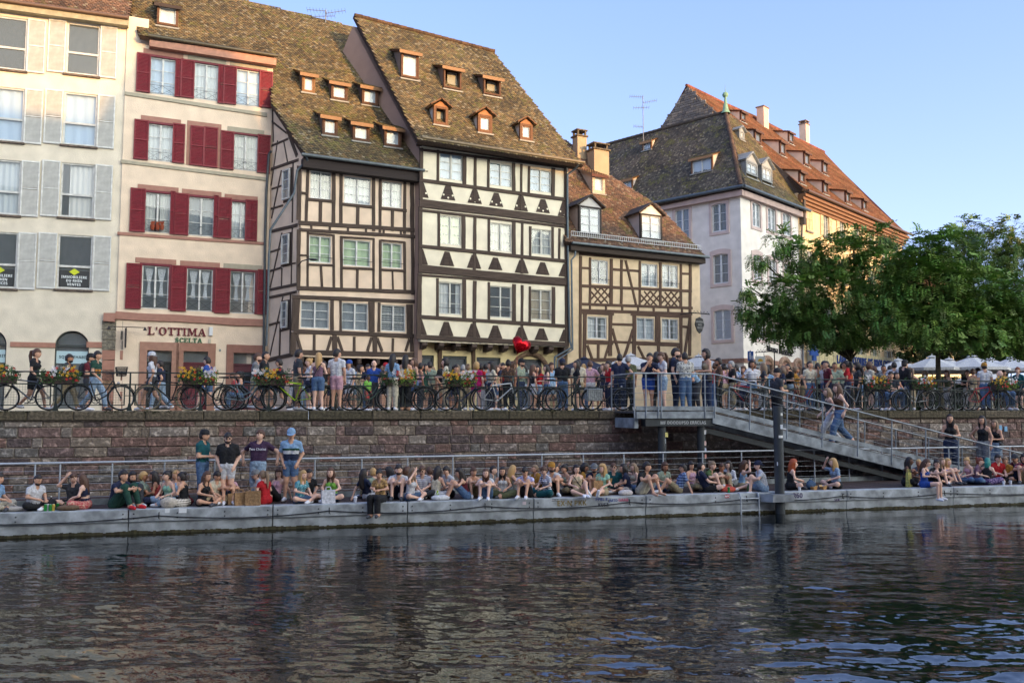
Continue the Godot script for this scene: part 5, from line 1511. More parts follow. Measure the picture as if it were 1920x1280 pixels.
func arched(h: Dictionary, r: Rect2, look: String, surround: StandardMaterial3D, fr: Color, rows := 3) -> void:
	window(h, r, rows, look, 2, fr, 0.0, 0.07)
	var s := MB.new()
	var t := 0.2
	for e in [[r.position.x - t, r.position.y - t, r.position.x, r.end.y], [r.end.x, r.position.y - t, r.end.x + t, r.end.y], [r.position.x, r.position.y - t, r.end.x, r.position.y]]: s.bbox(Vector3(e[0], e[1], -0.02), Vector3(e[2], e[3], 0.05), 0.01)
	var n := 8
	var poly := []
	for k in n + 1: poly.append(Vector2(lerpf(r.position.x - t, r.end.x + t, float(k) / n), r.end.y + t + 0.12 * sin(PI * k / n)))
	for k in n + 1: poly.append(Vector2(lerpf(r.end.x, r.position.x, float(k) / n), r.end.y - 0.08 + 0.08 * sin(PI * k / n)))
	poly.append(Vector2(r.position.x - t, r.end.y - 0.08)); poly.insert(n + 1, Vector2(r.end.x + t, r.end.y - 0.08))
	s.prism(poly, -0.02, 0.055)
	hp(h, "stone_surround", s, surround)
func house_corner() -> void:
	var h := house("corner_house", "pale lilac corner house with arched windows, dark tiled hipped roof and green copper finial", facade(1397, 52.0, -790))
	var g := side_of(h, facade(1397, 52.0, 2500))
	var lil := mat(sr(222, 215, 208), 0.9, "plaster")
	var sur := mat(sr(198, 178, 172), 0.85, "plaster")
	var fr := Color(0.84, 0.85, 0.86)
	for q in [[1266, 394, 1293, 452], [1335, 384, 1363, 432], [1337, 478, 1367, 530], [1339, 582, 1372, 636]]: arched(h, rect_of(h, ZFULL, q[0], q[1], q[2], q[3]), "grey" if q[1] < 500 else "dark", sur, fr, 3)
	for q in [[1410, 378, 1426, 428], [1439, 388, 1455, 436], [1467, 398, 1483, 444], [1412, 476, 1428, 527], [1441, 485, 1457, 532], [1470, 494, 1485, 538], [1416, 601, 1432, 637], [1446, 606, 1461, 640], [1474, 610, 1488, 643]]: arched(g, rect_of(g, ZFULL, q[0], q[1], q[2], q[3]), "half" if q[1] < 450 else "tan", sur, fr, 3)
	var ve := hit(h.xf, 1396, 348, 0.5).y
	var ul := hit(h.xf, 1150, 450).x
	var ur := hit(g.xf, 1507, 450).x
	# ground floor arches on the street side
	for q in [[1428, 682, 1450, 760], [1462, 684, 1482, 762], [1489, 686, 1504, 763]]:
		var r := rect_of(g, ZFULL, q[0], q[1], q[2], q[3])
		r.size.y += r.position.y - 0.1; r.position.y = 0.1
		g.holes.append(r)
		var ar := []
		for k in 11:
			var w := PI * k / 10
			ar.append(Vector3(r.get_center().x - cos(w) * r.size.x * 0.55, r.end.y - 0.2 + sin(w) * 0.6, 0.0))
		ar.push_front(Vector3(ar[0].x, 0.1, 0.0)); ar.append(Vector3(ar[-1].x, 0.1, 0.0))
		var s := MB.new()
		s.tube(ar, 0.2, 6)
		var o := hp(g, "stone_arch", s, mat(sr(178, 148, 128), 0.9, "stone"))
		pane(o, r.position.x, 0.1, r.end.x, r.end.y, -0.12)
	wall(h, Rect2(ul, 0, -ul, ve), lil)
	wall(g, Rect2(0.01, 0, ur, ve), mat(sr(228, 222, 214), 0.9, "plaster"))
	for e in [[h, Rect2(ul, 2.9, -ul + 0.06, 0.28)], [g, Rect2(0.062, 2.9, ur - 0.1, 0.28)]]: slab(e[0], "sandstone_band", e[1], 0.0, 0.07, mat(sr(168, 128, 112), 0.9, "stone"))
	for e in [[h, Rect2(ul, ve - 0.5, -ul + 0.3, 0.36)], [g, Rect2(0.02, ve - 0.5, ur - 0.02, 0.36)]]: slab(e[0], "cornice", e[1], 0.0, 0.32, mat(sr(184, 160, 152), 0.8, "plaster"))
	gutter(h, Vector3(ul, ve, 0.55), Vector3(0.5, ve, 0.55), sr(88, 98, 106), 0.1)
	gutter(g, Vector3(-0.5, ve, 0.55), Vector3(ur, ve, 0.55), sr(88, 98, 106), 0.1)
	var rl := roof_frame(h, ve, 0.5, 58)
	var rr := roof_frame(g, ve, 0.5, 58)
	roof(h, rl, [[1398, 347], [1361, 210], [1240, 243], [1130, 273], [1040, 296], [1060, 420]], DARKT, 0.35)
	roof(g, rr, [[1396, 347], [1361, 210], [1386, 226], [1440, 290], [1470, 330], [1512, 390]], MOSSY, 0.5)
	for q in [[563, 510, 693, 602, 2], [270, 408, 326, 462, 1], [140, 638, 212, 700, 2]]:
		dormer(h, rl, ZH, q[0], q[1], q[2], q[3], "shed", {"leaves": q[4], "cheek": sr(214, 200, 192), "tones": DARKT, "moss": 0.7, "slope": 22.0, "frame": sr(210, 210, 205), "wood": sr(120, 84, 58)})
	for q in [[892, 508, 964, 612], [986, 540, 1052, 650], [852, 330, 884, 388]]:
		dormer(g, rr, ZH, q[0], q[1], q[2], q[3], "gable", {"wood": sr(150, 152, 152), "frame": sr(225, 225, 220), "look": "white", "leaves": 2, "rows": 2, "cheek": sr(140, 142, 144), "gable": sr(160, 162, 162), "tones": [Color(0.5, 0.5, 0.48)], "moss": -1.0, "fw": 0.16})
	var wr: Transform3D = h.xf * rl
	var ap := hit(wr, 1361, 210)
	var apex := rl * Vector3(ap.x, ap.y, 0)
	var rg := hit(wr, 1130, 273)
	ridge_caps(h, apex, rl * Vector3(rg.x, rg.y, 0), sr(84, 70, 56), 0.14)
	ridge_caps(h, rl * Vector3(0.3, 0.1, 0.02), apex, sr(110, 82, 62), 0.14)
	var s := MB.new()
	s.lathe(apex, [Vector2(0.32, -0.1), Vector2(0.2, 0.15), Vector2(0.1, 0.7), Vector2(0.07, 1.0), Vector2(0.16, 1.06), Vector2(0.22, 1.2), Vector2(0.16, 1.34), Vector2(0.03, 1.4), Vector2(0.012, 1.9)], 14)
	hp(h, "finial", s, mat(sr(150, 186, 152), 0.7, "metal"))
	# flat rear closing walls
	var b := MB.new()
	b.box(Vector3(ul, 0, -9.2), Vector3(-0.4, ve, -9.0))
	hp(h, "back_wall", b, lil)
	var rs := MB.new()
	var a0: Vector3 = rl * Vector3(rg.x, rg.y, -0.05)
	var a1: Vector3 = apex - Vector3(0, 0.05, 0)
	rs.quad(a1, a0, Vector3(a0.x, ve, -9.2), Vector3(a1.x, ve, -9.2))
	hp(h, "rear_roof", rs, mat(sr(80, 66, 54), 0.9, "stone"))
	pipe(g, ZFULL, [[1507, 388, 0.5], [1505, 400, 0.2], [1503, 470, 0.15], [1506, 640, 0.15], [1508, 760, 0.15]], sr(84, 78, 76), 0.06)
	# signs on the street side
	var lp := hit(g.xf, 1463, 658, 0.06)
	lettering("Mama Bubbele", lp, 0.36, sr(24, 22, 26), h.node, 0, 0.05, "Droid Serif", false).transform = g.rel * Transform3D(Basis(Vector3.UP, 0.0).rotated(Vector3(0, 0, 1), -0.06), lp)
	var ps := thing("street_sign", "blue and white pedestrian zone sign on a pole before the lilac house", "sign", Transform3D(Basis.IDENTITY, far(1410, 44.0) * Vector3(1, 0, 1) + Vector3(0, QUAY, 0)))
	var bd := MB.new()
	bd.bbox(Vector3(-0.15, 2.55, 0), Vector3(0.15, 3.05, 0.03), 0.01)
	var po := put("plate", bd, mat(sr(30, 84, 158), 0.5), ps)
	var fg := MB.new()
	for q in [[-0.03, 2.72, 0.055], [0.07, 2.66, 0.035]]:
		fg.ball(Vector3(q[0], q[1] + q[2] * 4.2, 0.035), Vector3(q[2] * 0.7, q[2] * 0.7, 0.004), 6, 8)
		fg.prism([Vector2(q[0] - q[2], q[1] + q[2] * 3.4), Vector2(q[0] + q[2], q[1] + q[2] * 3.4), Vector2(q[0] + q[2] * 0.6, q[1] - q[2] * 1.5), Vector2(q[0] - q[2] * 0.6, q[1] - q[2] * 1.5)], 0.03, 0.036)
	put("figures", fg, mat(Color(0.85, 0.86, 0.88), 0.6), po)
	bd = MB.new(); bd.bbox(Vector3(-0.15, 2.1, 0), Vector3(0.15, 2.5, 0.03), 0.01); put("plate", bd, mat(sr(214, 216, 216), 0.5), ps)
	bd = MB.new(); bd.tube([Vector3(0, 0, -0.04), Vector3(0, 3.1, -0.04)], 0.035, 8); put("pole", bd, mat(sr(120, 124, 126), 0.4, "", 0.5), ps)
	var cs := thing("cafe_sign", "pale hanging cafe sign with a yellow half sun beside the pedestrian sign", "sign", Transform3D(Basis.IDENTITY, far(1428, 45.0) * Vector3(1, 0, 1) + Vector3(0, QUAY, 0)))
	bd = MB.new(); bd.bbox(Vector3(-0.26, 2.2, 0), Vector3(0.26, 2.85, 0.04), 0.01); po = put("board", bd, mat(sr(206, 208, 200), 0.6), cs)
	var hs := [Vector2(-0.15, 2.58)]
	for k in 9: hs.append(Vector2(0, 2.58) + Vector2(-cos(PI * k / 8), sin(PI * k / 8)) * 0.14)
	hs.remove_at(0)
	bd = MB.new(); bd.prism(hs, 0.04, 0.046); put("half_sun", bd, mat(sr(214, 170, 50), 0.6), po)
	lettering("MAMA", Vector3(0, 2.42, 0.042), 0.12, sr(60, 56, 50), po)
	bd = MB.new(); bd.tube([Vector3(-0.28, 3.05, 0.02), Vector3(0.75, 3.12, 0.02)], 0.02, 5)
	for k in 4: bd.tube([Vector3(-0.2 + 0.15 * k, 3.06, 0.02), Vector3(-0.12 + 0.15 * k, 3.22, 0.02), Vector3(-0.04 + 0.15 * k, 3.08, 0.02)], 0.012, 4)
	for k in [-0.2, 0.2]: bd.tube([Vector3(k, 2.85, 0.02), Vector3(k, 3.06, 0.02)], 0.01, 4)
	bd.tube([Vector3(0.75, 3.12, 0.02), Vector3(0.75, 0.0, 0.02)], 0.03, 6)
	put("bracket", bd, mat(sr(40, 40, 42), 0.5, "", 0.3), cs)
func house_long() -> void:
	var h := house("long_house", "long ochre house with cream shutters, orange tiled roof and many plastered dormers", facade(1507, 57.7, 2480))
	var oc := mat(sr(234, 202, 156), 0.9, "plaster")
	var ve := hit(h.xf, 1510, 356, 0.7).y
	var u1 := hit(h.xf, 1694, 520).x
	var top := hit(h.xf, 1529, 392).y
	var cols := 7
	for k in cols:
		var x := 0.75 + k * (u1 - 1.2) / (cols - 0.4)
		for j in 4:
			var y := top - 1.75 - 3.15 * j
			var r := Rect2(x + 0.42, y, 0.95, 1.75)
			window(h, r, 3, "grey" if (k + j) % 3 else "white", 2, Color(0.78, 0.78, 0.74), 0.0, 0.06)
			slab(h, "sill", Rect2(x + 0.35, y - 0.12, 1.1, 0.1), -0.05, 0.12, mat(sr(150, 142, 138), 0.8, "stone"))
			if k == 0 and j == 0:
				shutter(h, Rect2(x + 0.42, y, 0.47, 1.75), sr(214, 196, 150), 0.07, 0.02); shutter(h, Rect2(x + 0.9, y, 0.47, 1.75), sr(214, 196, 150), 0.07, 0.02)
			else:
				shutter(h, Rect2(x - 0.08, y, 0.48, 1.75), sr(214, 200, 160), 0.07); shutter(h, Rect2(x + 1.39, y, 0.48, 1.75), sr(214, 200, 160), 0.07)
	for k in 6:
		var r := Rect2(0.9 + 2.9 * k, 0.1, 1.9, 2.3)
		h.holes.append(r)
		var s := MB.new()
		s.box(Vector3(r.position.x, 2.2, -0.15), Vector3(r.end.x, 2.4, 0.0)); s.box(Vector3(r.get_center().x - 0.05, 0.1, -0.15), Vector3(r.get_center().x + 0.05, 2.2, -0.05))
		var o := hp(h, "shop_window", s, mat(sr(96, 80, 70), 0.6, "paint"))
		pane(o, r.position.x, 0.1, r.end.x, 2.2, -0.1)
	wall(h, Rect2(0.02, 3.1, u1, ve - 3.1), oc)
	wall(h, Rect2(0.02, 0, u1, 3.1), mat(sr(190, 146, 124), 0.9, "stone"), 0.0, "ground_floor_wall")
	slab(h, "sandstone_band", Rect2(0.02, 2.75, u1, 0.32), 0.0, 0.1, mat(sr(160, 124, 106), 0.9, "stone"))
	# painted name board with raised blue letters
	var c0 := hit(h.xf, 1538, 668, 0.06)
	var c1 := hit(h.xf, 1690, 692, 0.06)
	var fas := slab(h, "name_board", Rect2(c0.x, c0.y - 0.62, c1.x - c0.x, 1.1), 0.0, 0.05, mat(sr(232, 216, 164), 0.7, "paint"))
	var t := lettering("LABORATOIRE DE BIOLOGIE", Vector3.ZERO, 0.6, sr(40, 66, 128), fas, 0, 0.06)
	t.position = Vector3((c0.x + c1.x) / 2 + 0.4, c0.y - 0.08, 0.085)
	var cr := hit(h.xf, 1527, 661, 0.5)
	var cm := MB.new()
	cm.box(cr + Vector3(-0.24, -0.55, -0.06), cr + Vector3(0.24, 0.55, 0.06)); cm.box(cr + Vector3(-0.6, -0.2, -0.065), cr + Vector3(0.6, 0.2, 0.065))
	cm.box(cr + Vector3(-0.04, 0.1, -0.5), cr + Vector3(0.04, 0.18, -0.05))
	hp(h, "blue_cross", cm, mat(sr(26, 74, 150), 0.4))
	for k in 4:   # deep moulded wooden cornice
		slab(h, "cornice_board", Rect2(0.0, ve - 0.9 + 0.2 * k, u1 + 0.3, 0.195), 0.0, 0.12 + 0.15 * k, mat(sr(150, 104, 66), 0.7, "wood"))
	gutter(h, Vector3(0, ve + 0.02, 0.75), Vector3(u1 + 0.6, ve + 0.02, 0.75), sr(110, 82, 62), 0.1)
	var rf := roof_frame(h, ve, 0.7, 45)
	roof(h, rf, [[1507, 353], [1700, 436], [1640, 385], [1545, 285], [1420, 218], [1287, 160]], ORANGE, -0.2)
	var wr: Transform3D = h.xf * rf
	var a := hit(wr, 1287, 160)
	var b := hit(wr, 1545, 285)
	ridge_caps(h, rf * Vector3(a.x, a.y, 0.02), rf * Vector3(b.x, b.y, 0.02), sr(150, 84, 56), 0.14)
	for q in [[862, 218, 894, 282], [1150, 342, 1181, 412], [946, 332, 987, 416], [1098, 397, 1133, 484], [1243, 462, 1278, 548], [1353, 517, 1386, 596], [1215, 577, 1250, 654], [1357, 638, 1389, 716], [1492, 697, 1521, 772], [1594, 747, 1621, 814]]:
		dormer(h, rf, ZH, q[0], q[1], q[2], q[3], "shed", {"cheek": sr(228, 202, 176), "wood": sr(104, 66, 44), "frame": sr(90, 56, 40), "look": "dark", "tones": ORANGE, "moss": -0.3, "slope": 14.0, "fascia": sr(96, 62, 44), "fw": 0.14})
	for q in [[1431, 235, 0.95, 0.7, 1.6], [1509, 262, 0.85, 0.75, 1.6]]:
		var p := hit(wr, q[0], q[1])
		chimney(h, rf * Vector3(p.x, p.y, 0), q[2], q[3], q[4], sr(226, 186, 156), q[0] > 1500)
	# stone gable rising behind the corner house
	var f := side_of(h, facade(1507, 57.7, -790))
	var pts := []
	for q in [[1287, 162], [1228, 252], [1150, 340], [1190, 420], [1507, 420], [1507, 354]]:
		var p := hit(f.xf, q[0], q[1])
		pts.append(Vector2(p.x, p.y))
	plate(f, "gable_wall", pts, mat(sr(120, 104, 92), 0.95, "stone", 0, 2.5), -0.4, -0.15)
	var gt := MB.new()   # rough courses of the gable masonry
	var pk := PackedVector2Array(pts)
	var y := hit(f.xf, 1287, 260).y
	while y < hit(f.xf, 1287, 162).y:
		var x := hit(f.xf, 1228, 252).x - 1.0
		while x < 0.0:
			var l := rnd(0.2, 0.5)
			if Geometry2D.is_point_in_polygon(Vector2(x + l / 2, y + 0.09), pk):
				gt.col = [Color(0.16, 0.13, 0.11), Color(0.22, 0.17, 0.13), Color(0.12, 0.10, 0.09)][rng.randi() % 3] * rnd(0.8, 1.2)
				gt.bbox(Vector3(x + 0.012, y + 0.01, -0.16), Vector3(x + l - 0.012, y + 0.17, -0.12 + rnd(0, 0.04)), 0.012)
			x += l
		y += 0.18
	var gs := put("gable_stones", gt, mat(Color.WHITE, 0.95, "vc"), h.node)
	gs.transform = f.rel
	stuff(gs)
	var bk := MB.new()
	bk.box(Vector3(0, 0, -18), Vector3(u1, ve, -17.8))
	bk.box(Vector3(u1 - 0.25, 0, -17.8), Vector3(u1, ve, -0.26))
	hp(h, "back_wall", bk, oc)
	var q0: Vector3 = rf * Vector3(a.x, a.y, -0.1)
	var q1: Vector3 = rf * Vector3(b.x, b.y, -0.1)
	var rs := MB.new()
	rs.quad(q1, q0, Vector3(q0.x - 1, ve, -18.3), Vector3(u1, ve, -18.3))
	rs.tri(q1, Vector3(u1, ve, -18.3), Vector3(u1 + 0.2, ve, 0.5))
	hp(h, "rear_roof", rs, mat(sr(150, 84, 56), 0.9, "stone"))
func build_far_bank() -> void:
	# the row of houses on the near side of the river, behind the viewer: it shades the lower storeys and is mirrored in the panes
	var rows := [[-58.0, 15.0, 12.0, 8.0, sr(206, 186, 160)], [-42.0, 15.0, 14.5, 8.0, sr(214, 196, 176)], [-26.0, 15.0, 13.0, 8.0, sr(190, 150, 124)], [-10.0, 15.0, 13.0, 8.0, sr(220, 206, 178)], [6.0, 15.0, 13.5, 8.0, sr(204, 182, 150)], [22.0, 13.0, 13.5, 8.0, sr(196, 150, 120)],
		[33.0, 9.5, 14.6, 8.6, sr(216, 200, 176)], [43.0, 4.5, 18.5, 9.0, sr(200, 168, 140)], [48.0, 11.0, 15.6, 8.6, sr(222, 208, 180)], [59.5, 11.5, 15.6, 8.6, sr(190, 152, 128)], [71.5, 15.0, 14.6, 8.0, sr(212, 190, 164)], [87.0, 15.0, 20.0, 10.5, sr(204, 186, 150)], [103.0, 16.0, 15.6, 8.6, sr(214, 196, 170)], [120.0, 16.0, 15.4, 8.4, sr(206, 180, 150)]]
	for q in rows:
		var x0: float = q[0]
		var wd: float = q[1]
		var t := thing("riverside_house", "%s plastered house on the viewer's bank, %s" % [["sand coloured", "tall rose", "brick red", "ivory", "ochre", "terracotta", "pale cream", "narrow tower-like", "butter yellow", "russet", "peach", "broad olive", "light tan", "honey coloured"][rows.find(q)], ["at the row end", "beside the sand coloured one", "beside the rose one", "opposite the ivory house", "opposite the red shutters", "beside the ochre one", "beside the tower-like one", "rising above its neighbours", "beyond the tower-like one", "beside the butter yellow one", "beside the russet one", "highest eave of the row", "beside the olive one", "at the far row end"][rows.find(q)]], "house", Transform3D(Basis.IDENTITY, Vector3(x0, QUAY, 12.0)), "houses on the viewer's bank")
		var s := MB.new()
		s.box(Vector3(0, 0, 0), Vector3(wd, q[2], 10))
		put("wall", s, mat(q[4], 0.9, "plaster"), t)
		var rf := MB.new()
		var e := 0.4
		var rg: float = q[2] + q[3]
		var a := [Vector3(-0.1, q[2] - 0.1, -e), Vector3(wd + 0.1, q[2] - 0.1, -e), Vector3(wd + 0.1, q[2] - 0.1, 10 + e), Vector3(-0.1, q[2] - 0.1, 10 + e), Vector3(-0.1, rg, 5), Vector3(wd + 0.1, rg, 5)]
		rf.quad(a[1], a[0], a[4], a[5]); rf.quad(a[3], a[2], a[5], a[4]); rf.tri(a[0], a[3], a[4]); rf.tri(a[2], a[1], a[5]); rf.quad(a[0], a[1], a[2], a[3])
		put("roof", rf, mat(sr(120, 72, 52), 0.9, "stone"), t)
		for j in int((q[2] - 1.0) / 3.1):
			for k in int(wd / 2.6):
				var w := MB.new()
				var x := 0.8 + k * 2.5
				w.bbox(Vector3(x, 1.0 + 3.1 * j, -0.04), Vector3(x + 1.1, 2.7 + 3.1 * j, 0.05), 0.01)
				put("window", w, mat(sr(52, 60, 66), 0.15), t)
	var g := MB.new()
	g.box(Vector3(-120, -0.5, 2.2), Vector3(160, QUAY - 1.2, 60))
	struct("near_bank", g, mat(sr(140, 128, 116), 0.9, "stone"))
	var g2 := MB.new()
	g2.box(Vector3(-120, QUAY - 1.2, 7.0), Vector3(160, QUAY, 60))
	struct("near_bank_street", g2, mat(sr(132, 122, 112), 0.9, "stone"))

# ================================================================ fence, flower boxes, trees, parasols, balloon
const FW := -0.16      # the fence stands this far behind the wall face
func build_fence() -> void:
	var iron := mat(sr(46, 56, 54), 0.55, "paint", 0.3)
	var step := 1.83
	var u0 := hit(QX, 243, 730, FW).x - step * 4
	var ga := hit(QX, 1186, 730, FW).x
	var gb := hit(QX, 1346, 730, FW).x
	var wire := MB.new()
	for k in 24: wire.tube([Vector3(0.15 + (step - 0.3) * k / 23.0, 0.16, 0), Vector3(0.15 + (step - 0.3) * k / 23.0, 0.70, 0)], 0.0028, 3, false)
	for k in 9: wire.tube([Vector3(0.14, 0.16 + 0.54 * k / 8.0, 0), Vector3(step - 0.14, 0.16 + 0.54 * k / 8.0, 0)], 0.0028, 3, false)
	var wm := wire.mesh(iron)
	var fb := MB.new()
	for q in [[0.12, 0.14, step - 0.12, 0.165], [0.12, 0.14, 0.145, 0.71], [step - 0.145, 0.14, step - 0.12, 0.71]]: fb.box(Vector3(q[0], q[1], -0.012), Vector3(q[2], q[3], 0.012))
	for q in [0.4]: fb.box(Vector3(0, q, -0.008), Vector3(0.12, q + 0.02, 0.008)); fb.box(Vector3(step - 0.12, q, -0.008), Vector3(step, q + 0.02, 0.008))
	var fm := fb.mesh(iron)
	var rt := MB.new()
	rt.tube([Vector3(0, 1.04, 0), Vector3(step, 1.04, 0)], 0.021, 6)
	var rm := rt.mesh(iron)
	var rt2 := MB.new()
	rt2.box(Vector3(0, 0.70, -0.014), Vector3(step, 0.73, 0.014))
	var rm2 := rt2.mesh(iron)
	var pb := MB.new()
	pb.box(Vector3(-0.02, 0, -0.02), Vector3(0.02, 1.04, 0.02))
	pb.prism([Vector2(-0.07, 0.0), Vector2(0.07, 0.0), Vector2(0.025, 0.2), Vector2(-0.025, 0.2)], -0.022, 0.022)
	var pm := pb.mesh(iron)
	var runs := [[u0, ga], [gb, gb + step * 11]]
	for r in 2:
		var t := thing("quay_fence", ["dark iron fence with wire mesh panels along the quay before the houses", "dark iron fence with wire mesh panels along the quay beyond the landing"][r], "fence", QX)
		var u: float = runs[r][0]
		while u + step < runs[r][1] + 0.9:
			var x := Transform3D(Basis.IDENTITY, Vector3(u, QUAY + 0.012, FW))
			part("post", pm, t, x); part("top_rail", rm, t, x); part("middle_rail", rm2, t, x)
			var f := part("panel_frame", fm, t, x)
			stuff(part("wire_mesh", wm, f))
			u += step
		part("post", pm, t, Transform3D(Basis.IDENTITY, Vector3(u, QUAY + 0.012, FW)))
	var k := 0
	for x in [-4, 112, 372, 508, 747, 862, 1643, 1728, 1882]:
		flower_box(x, ["yellow and white flowers at the fence end", "orange, red and white flowers before the arched window", "lime leaves and white flowers before the red door", "white, yellow and red flowers beside the neon green bicycle", "yellow flowers and lime leaves before the pink timbered house", "red, white and yellow flowers beside the pink dress", "white and orange flowers beyond the landing", "yellow flowers on lime leaves before the tree trunk", "pale yellow and red flowers beside the mustard cap"][k], k)
		k += 1
func flower_box(x: float, txt: String, k: int) -> void:
	var p := QX * (hit(QX, x, 715, FW) * Vector3(1, 0, 0) + Vector3(0, QUAY + 0.735, FW))
	var t := thing("flower_box", "brown planter box of " + txt, "flower box", Transform3D(QX.basis, p))
	var b := MB.new()
	b.hexa([Vector3(-0.40, 0, -0.09), Vector3(0.40, 0, -0.09), Vector3(0.44, 0.2, -0.12), Vector3(-0.44, 0.2, -0.12), Vector3(-0.40, 0, 0.11), Vector3(0.40, 0, 0.11), Vector3(0.44, 0.2, 0.14), Vector3(-0.44, 0.2, 0.14)])
	put("planter", b, mat(sr(92, 74, 68), 0.7, "paint"), t)
	var lf := MB.new()
	for j in 950:
		var c := Vector3(rnd(-0.5, 0.5), 0, rnd(-0.2, 0.24))
		c.y = 0.16 + (0.26 + 0.1 * sin(c.x * 9.0 + k)) * rnd(0, 1) - absf(c.z) * 0.3
		if rng.randf() < 0.22: c = Vector3(rnd(-0.5, 0.5), rnd(0.0, 0.2), rnd(0.12, 0.22))
		var lime := c.x > 0.0 and (k % 3 == 2 or k == 4) and rng.randf() < 0.7
		lf.col = (Color(0.16, 0.26, 0.03) if lime else Color(0.035, 0.085, 0.018)) * rnd(0.6, 1.6)
		var d := Vector3(rnd(-1, 1), rnd(-0.5, 1), rnd(-1, 1)).normalized() * rnd(0.03, 0.065)
		var s := d.cross(Vector3(rnd(-1, 1), rnd(-1, 1), rnd(-1, 1))).normalized() * rnd(0.012, 0.025)
		lf.tri(c, c + d * 0.6 + s, c + d); lf.tri(c, c + d, c + d * 0.6 - s)
	stuff(put("leaves", lf, mat(Color.WHITE, 0.7, "vc"), t))
	var pal := [[Color(0.75, 0.42, 0.02), "yellow_blooms"], [Color(0.60, 0.02, 0.02), "red_blooms"], [Color(0.80, 0.78, 0.82), "white_blooms"]]
	for e in 3:
		var fl := MB.new()
		var cx: float = [0.02, 0.25, -0.3][(e + k) % 3]
		for j in [26, 12, 22][e]:
			var c := Vector3(clampf(cx + rnd(-0.22, 0.22), -0.5, 0.5), rnd(0.2, 0.47), rnd(0.02, 0.26))
			if e == 1: c = Vector3(rnd(-0.48, 0.48), rnd(0.08, 0.44), rnd(0.12, 0.27))
			fl.col = pal[e][0] * rnd(0.7, 1.15)
			for q in 5:
				var w: float = TAU * q / 5.0 + j
				var a := Vector3(cos(w), sin(w), 0.25) * 0.03
				var bb := Vector3(cos(w + 0.8), sin(w + 0.8), 0.25) * 0.03
				fl.quad(c, c + a, c + (a + bb) * 0.75, c + bb)
			fl.col = Color(0.2, 0.08, 0.01); fl.ball(c + Vector3(0, 0, 0.008), Vector3(0.009, 0.009, 0.006), 3, 5)
		stuff(put(pal[e][1], fl, mat(Color.WHITE, 0.7, "vc"), t))
func tree(called: String, label: String, x: float, depth: float, split: float, blobs: Array, n: int, tone: Color, tr: float, group := "") -> void:
	var base := far(x, depth) * Vector3(1, 0, 1) + Vector3(0, QUAY, 0)
	var t := thing(called, label, "tree", Transform3D(Basis.IDENTITY, base), group)
	var pts := []
	for k in 7: pts.append(Vector3(sin(k * 1.3) * 0.05, split * k / 6.0, cos(k * 1.7) * 0.05))
	var b := MB.new()
	b.tube(pts, [tr * 1.35, tr * 1.08, tr, tr * 0.95, tr * 0.9, tr * 0.86, tr * 0.8], 10)
	var bark := mat(sr(92, 84, 62), 0.95, "stone", 0, 2.0)
	put("trunk", b, bark, t)
	var top: Vector3 = pts[-1]
	var es := []
	for q in blobs:   # [px, py, rx, ry, dz] in photo pixels at the tree's distance
		var c := far(q[0], depth) - base
		c.y = EYE.y - QUAY + (HZ - q[1]) * depth / F
		c.z += q[4] if q.size() > 4 else 0.0
		es.append([c, Vector3(q[2], q[3], minf(q[2], 90.0)) * depth / F])
	for q in es:
		var c: Vector3 = q[0]
		var l := MB.new()
		var mid := top.lerp(c, 0.5) + Vector3(rnd(-0.2, 0.2), 0.25, rnd(-0.2, 0.2))
		l.tube([top - Vector3(0, 0.15, 0), mid, c, c + (c - mid) * 0.12], [tr * 0.5, tr * 0.3, tr * 0.14, tr * 0.05], 6)
		for e in 6:
			var d: Vector3 = Vector3(rnd(-1, 1), rnd(-0.3, 1), rnd(-1, 1)).normalized() * q[1] * 0.62
			l.tube([mid.lerp(c, rnd(0.2, 1.0)), c + d * 0.5 + Vector3(0, 0.1, 0), c + d], [tr * 0.14, tr * 0.08, tr * 0.03], 4)
		put("limb", l, bark, t)
	var lf := MB.new()
	var vol := 0.0
	for q in es: vol += pow(q[1].x * q[1].y * q[1].z, 0.667)
	for q in es:
		var share := int(n * pow(q[1].x * q[1].y * q[1].z, 0.667) / vol / 44.0)
		for k in share:
			var d := Vector3(rnd(-1, 1), rnd(-1, 1), rnd(-1, 1))
			while d.length() > 1.0: d = Vector3(rnd(-1, 1), rnd(-1, 1), rnd(-1, 1))
			d = d.normalized() * pow(d.length(), 0.45)
			var c: Vector3 = q[0] + d * q[1] * rnd(0.75, 1.12)
			var shade := rnd(0.65, 1.35)
			var out := (d + Vector3(0, -0.25, 0)).normalized()
			var spread := rnd(0.22, 0.42)
			for s in 4:   # four feathery sprays of eleven leaflets
				var dir := (out + Vector3(rnd(-1, 1), rnd(-0.7, 0.5), rnd(-1, 1)) * 0.9).normalized()
				var side := dir.cross(Vector3.UP).normalized() if absf(dir.y) < 0.95 else Vector3.RIGHT
				var nn := side.cross(dir)
				var o := c + Vector3(rnd(-1, 1), rnd(-1, 1), rnd(-1, 1)) * spread * 0.5
				lf.col = Color(tone.r * shade * rnd(0.8, 1.25), tone.g * shade * rnd(0.85, 1.15), tone.b * shade)
				for j in 11:
					var st := o + dir * (spread * 0.085 * j) + nn * (-0.004 * j * j * 0.6)
					var sg := 1.0 if j % 2 else -1.0
					var a := (side * sg * 0.9 + dir * 0.5 + nn * rnd(-0.35, 0.15)).normalized() * rnd(0.11, 0.19)
					var wv := a.cross(nn).normalized() * 0.036
					var i0 := lf.v.size()
					var fn := a.cross(wv).normalized()
					lf.vert(st, fn); lf.vert(st + a * 0.5 + wv, fn); lf.vert(st + a, fn); lf.vert(st + a * 0.5 - wv, fn)
					lf.i.append_array(PackedInt32Array([i0, i0 + 1, i0 + 2, i0, i0 + 2, i0 + 3]))
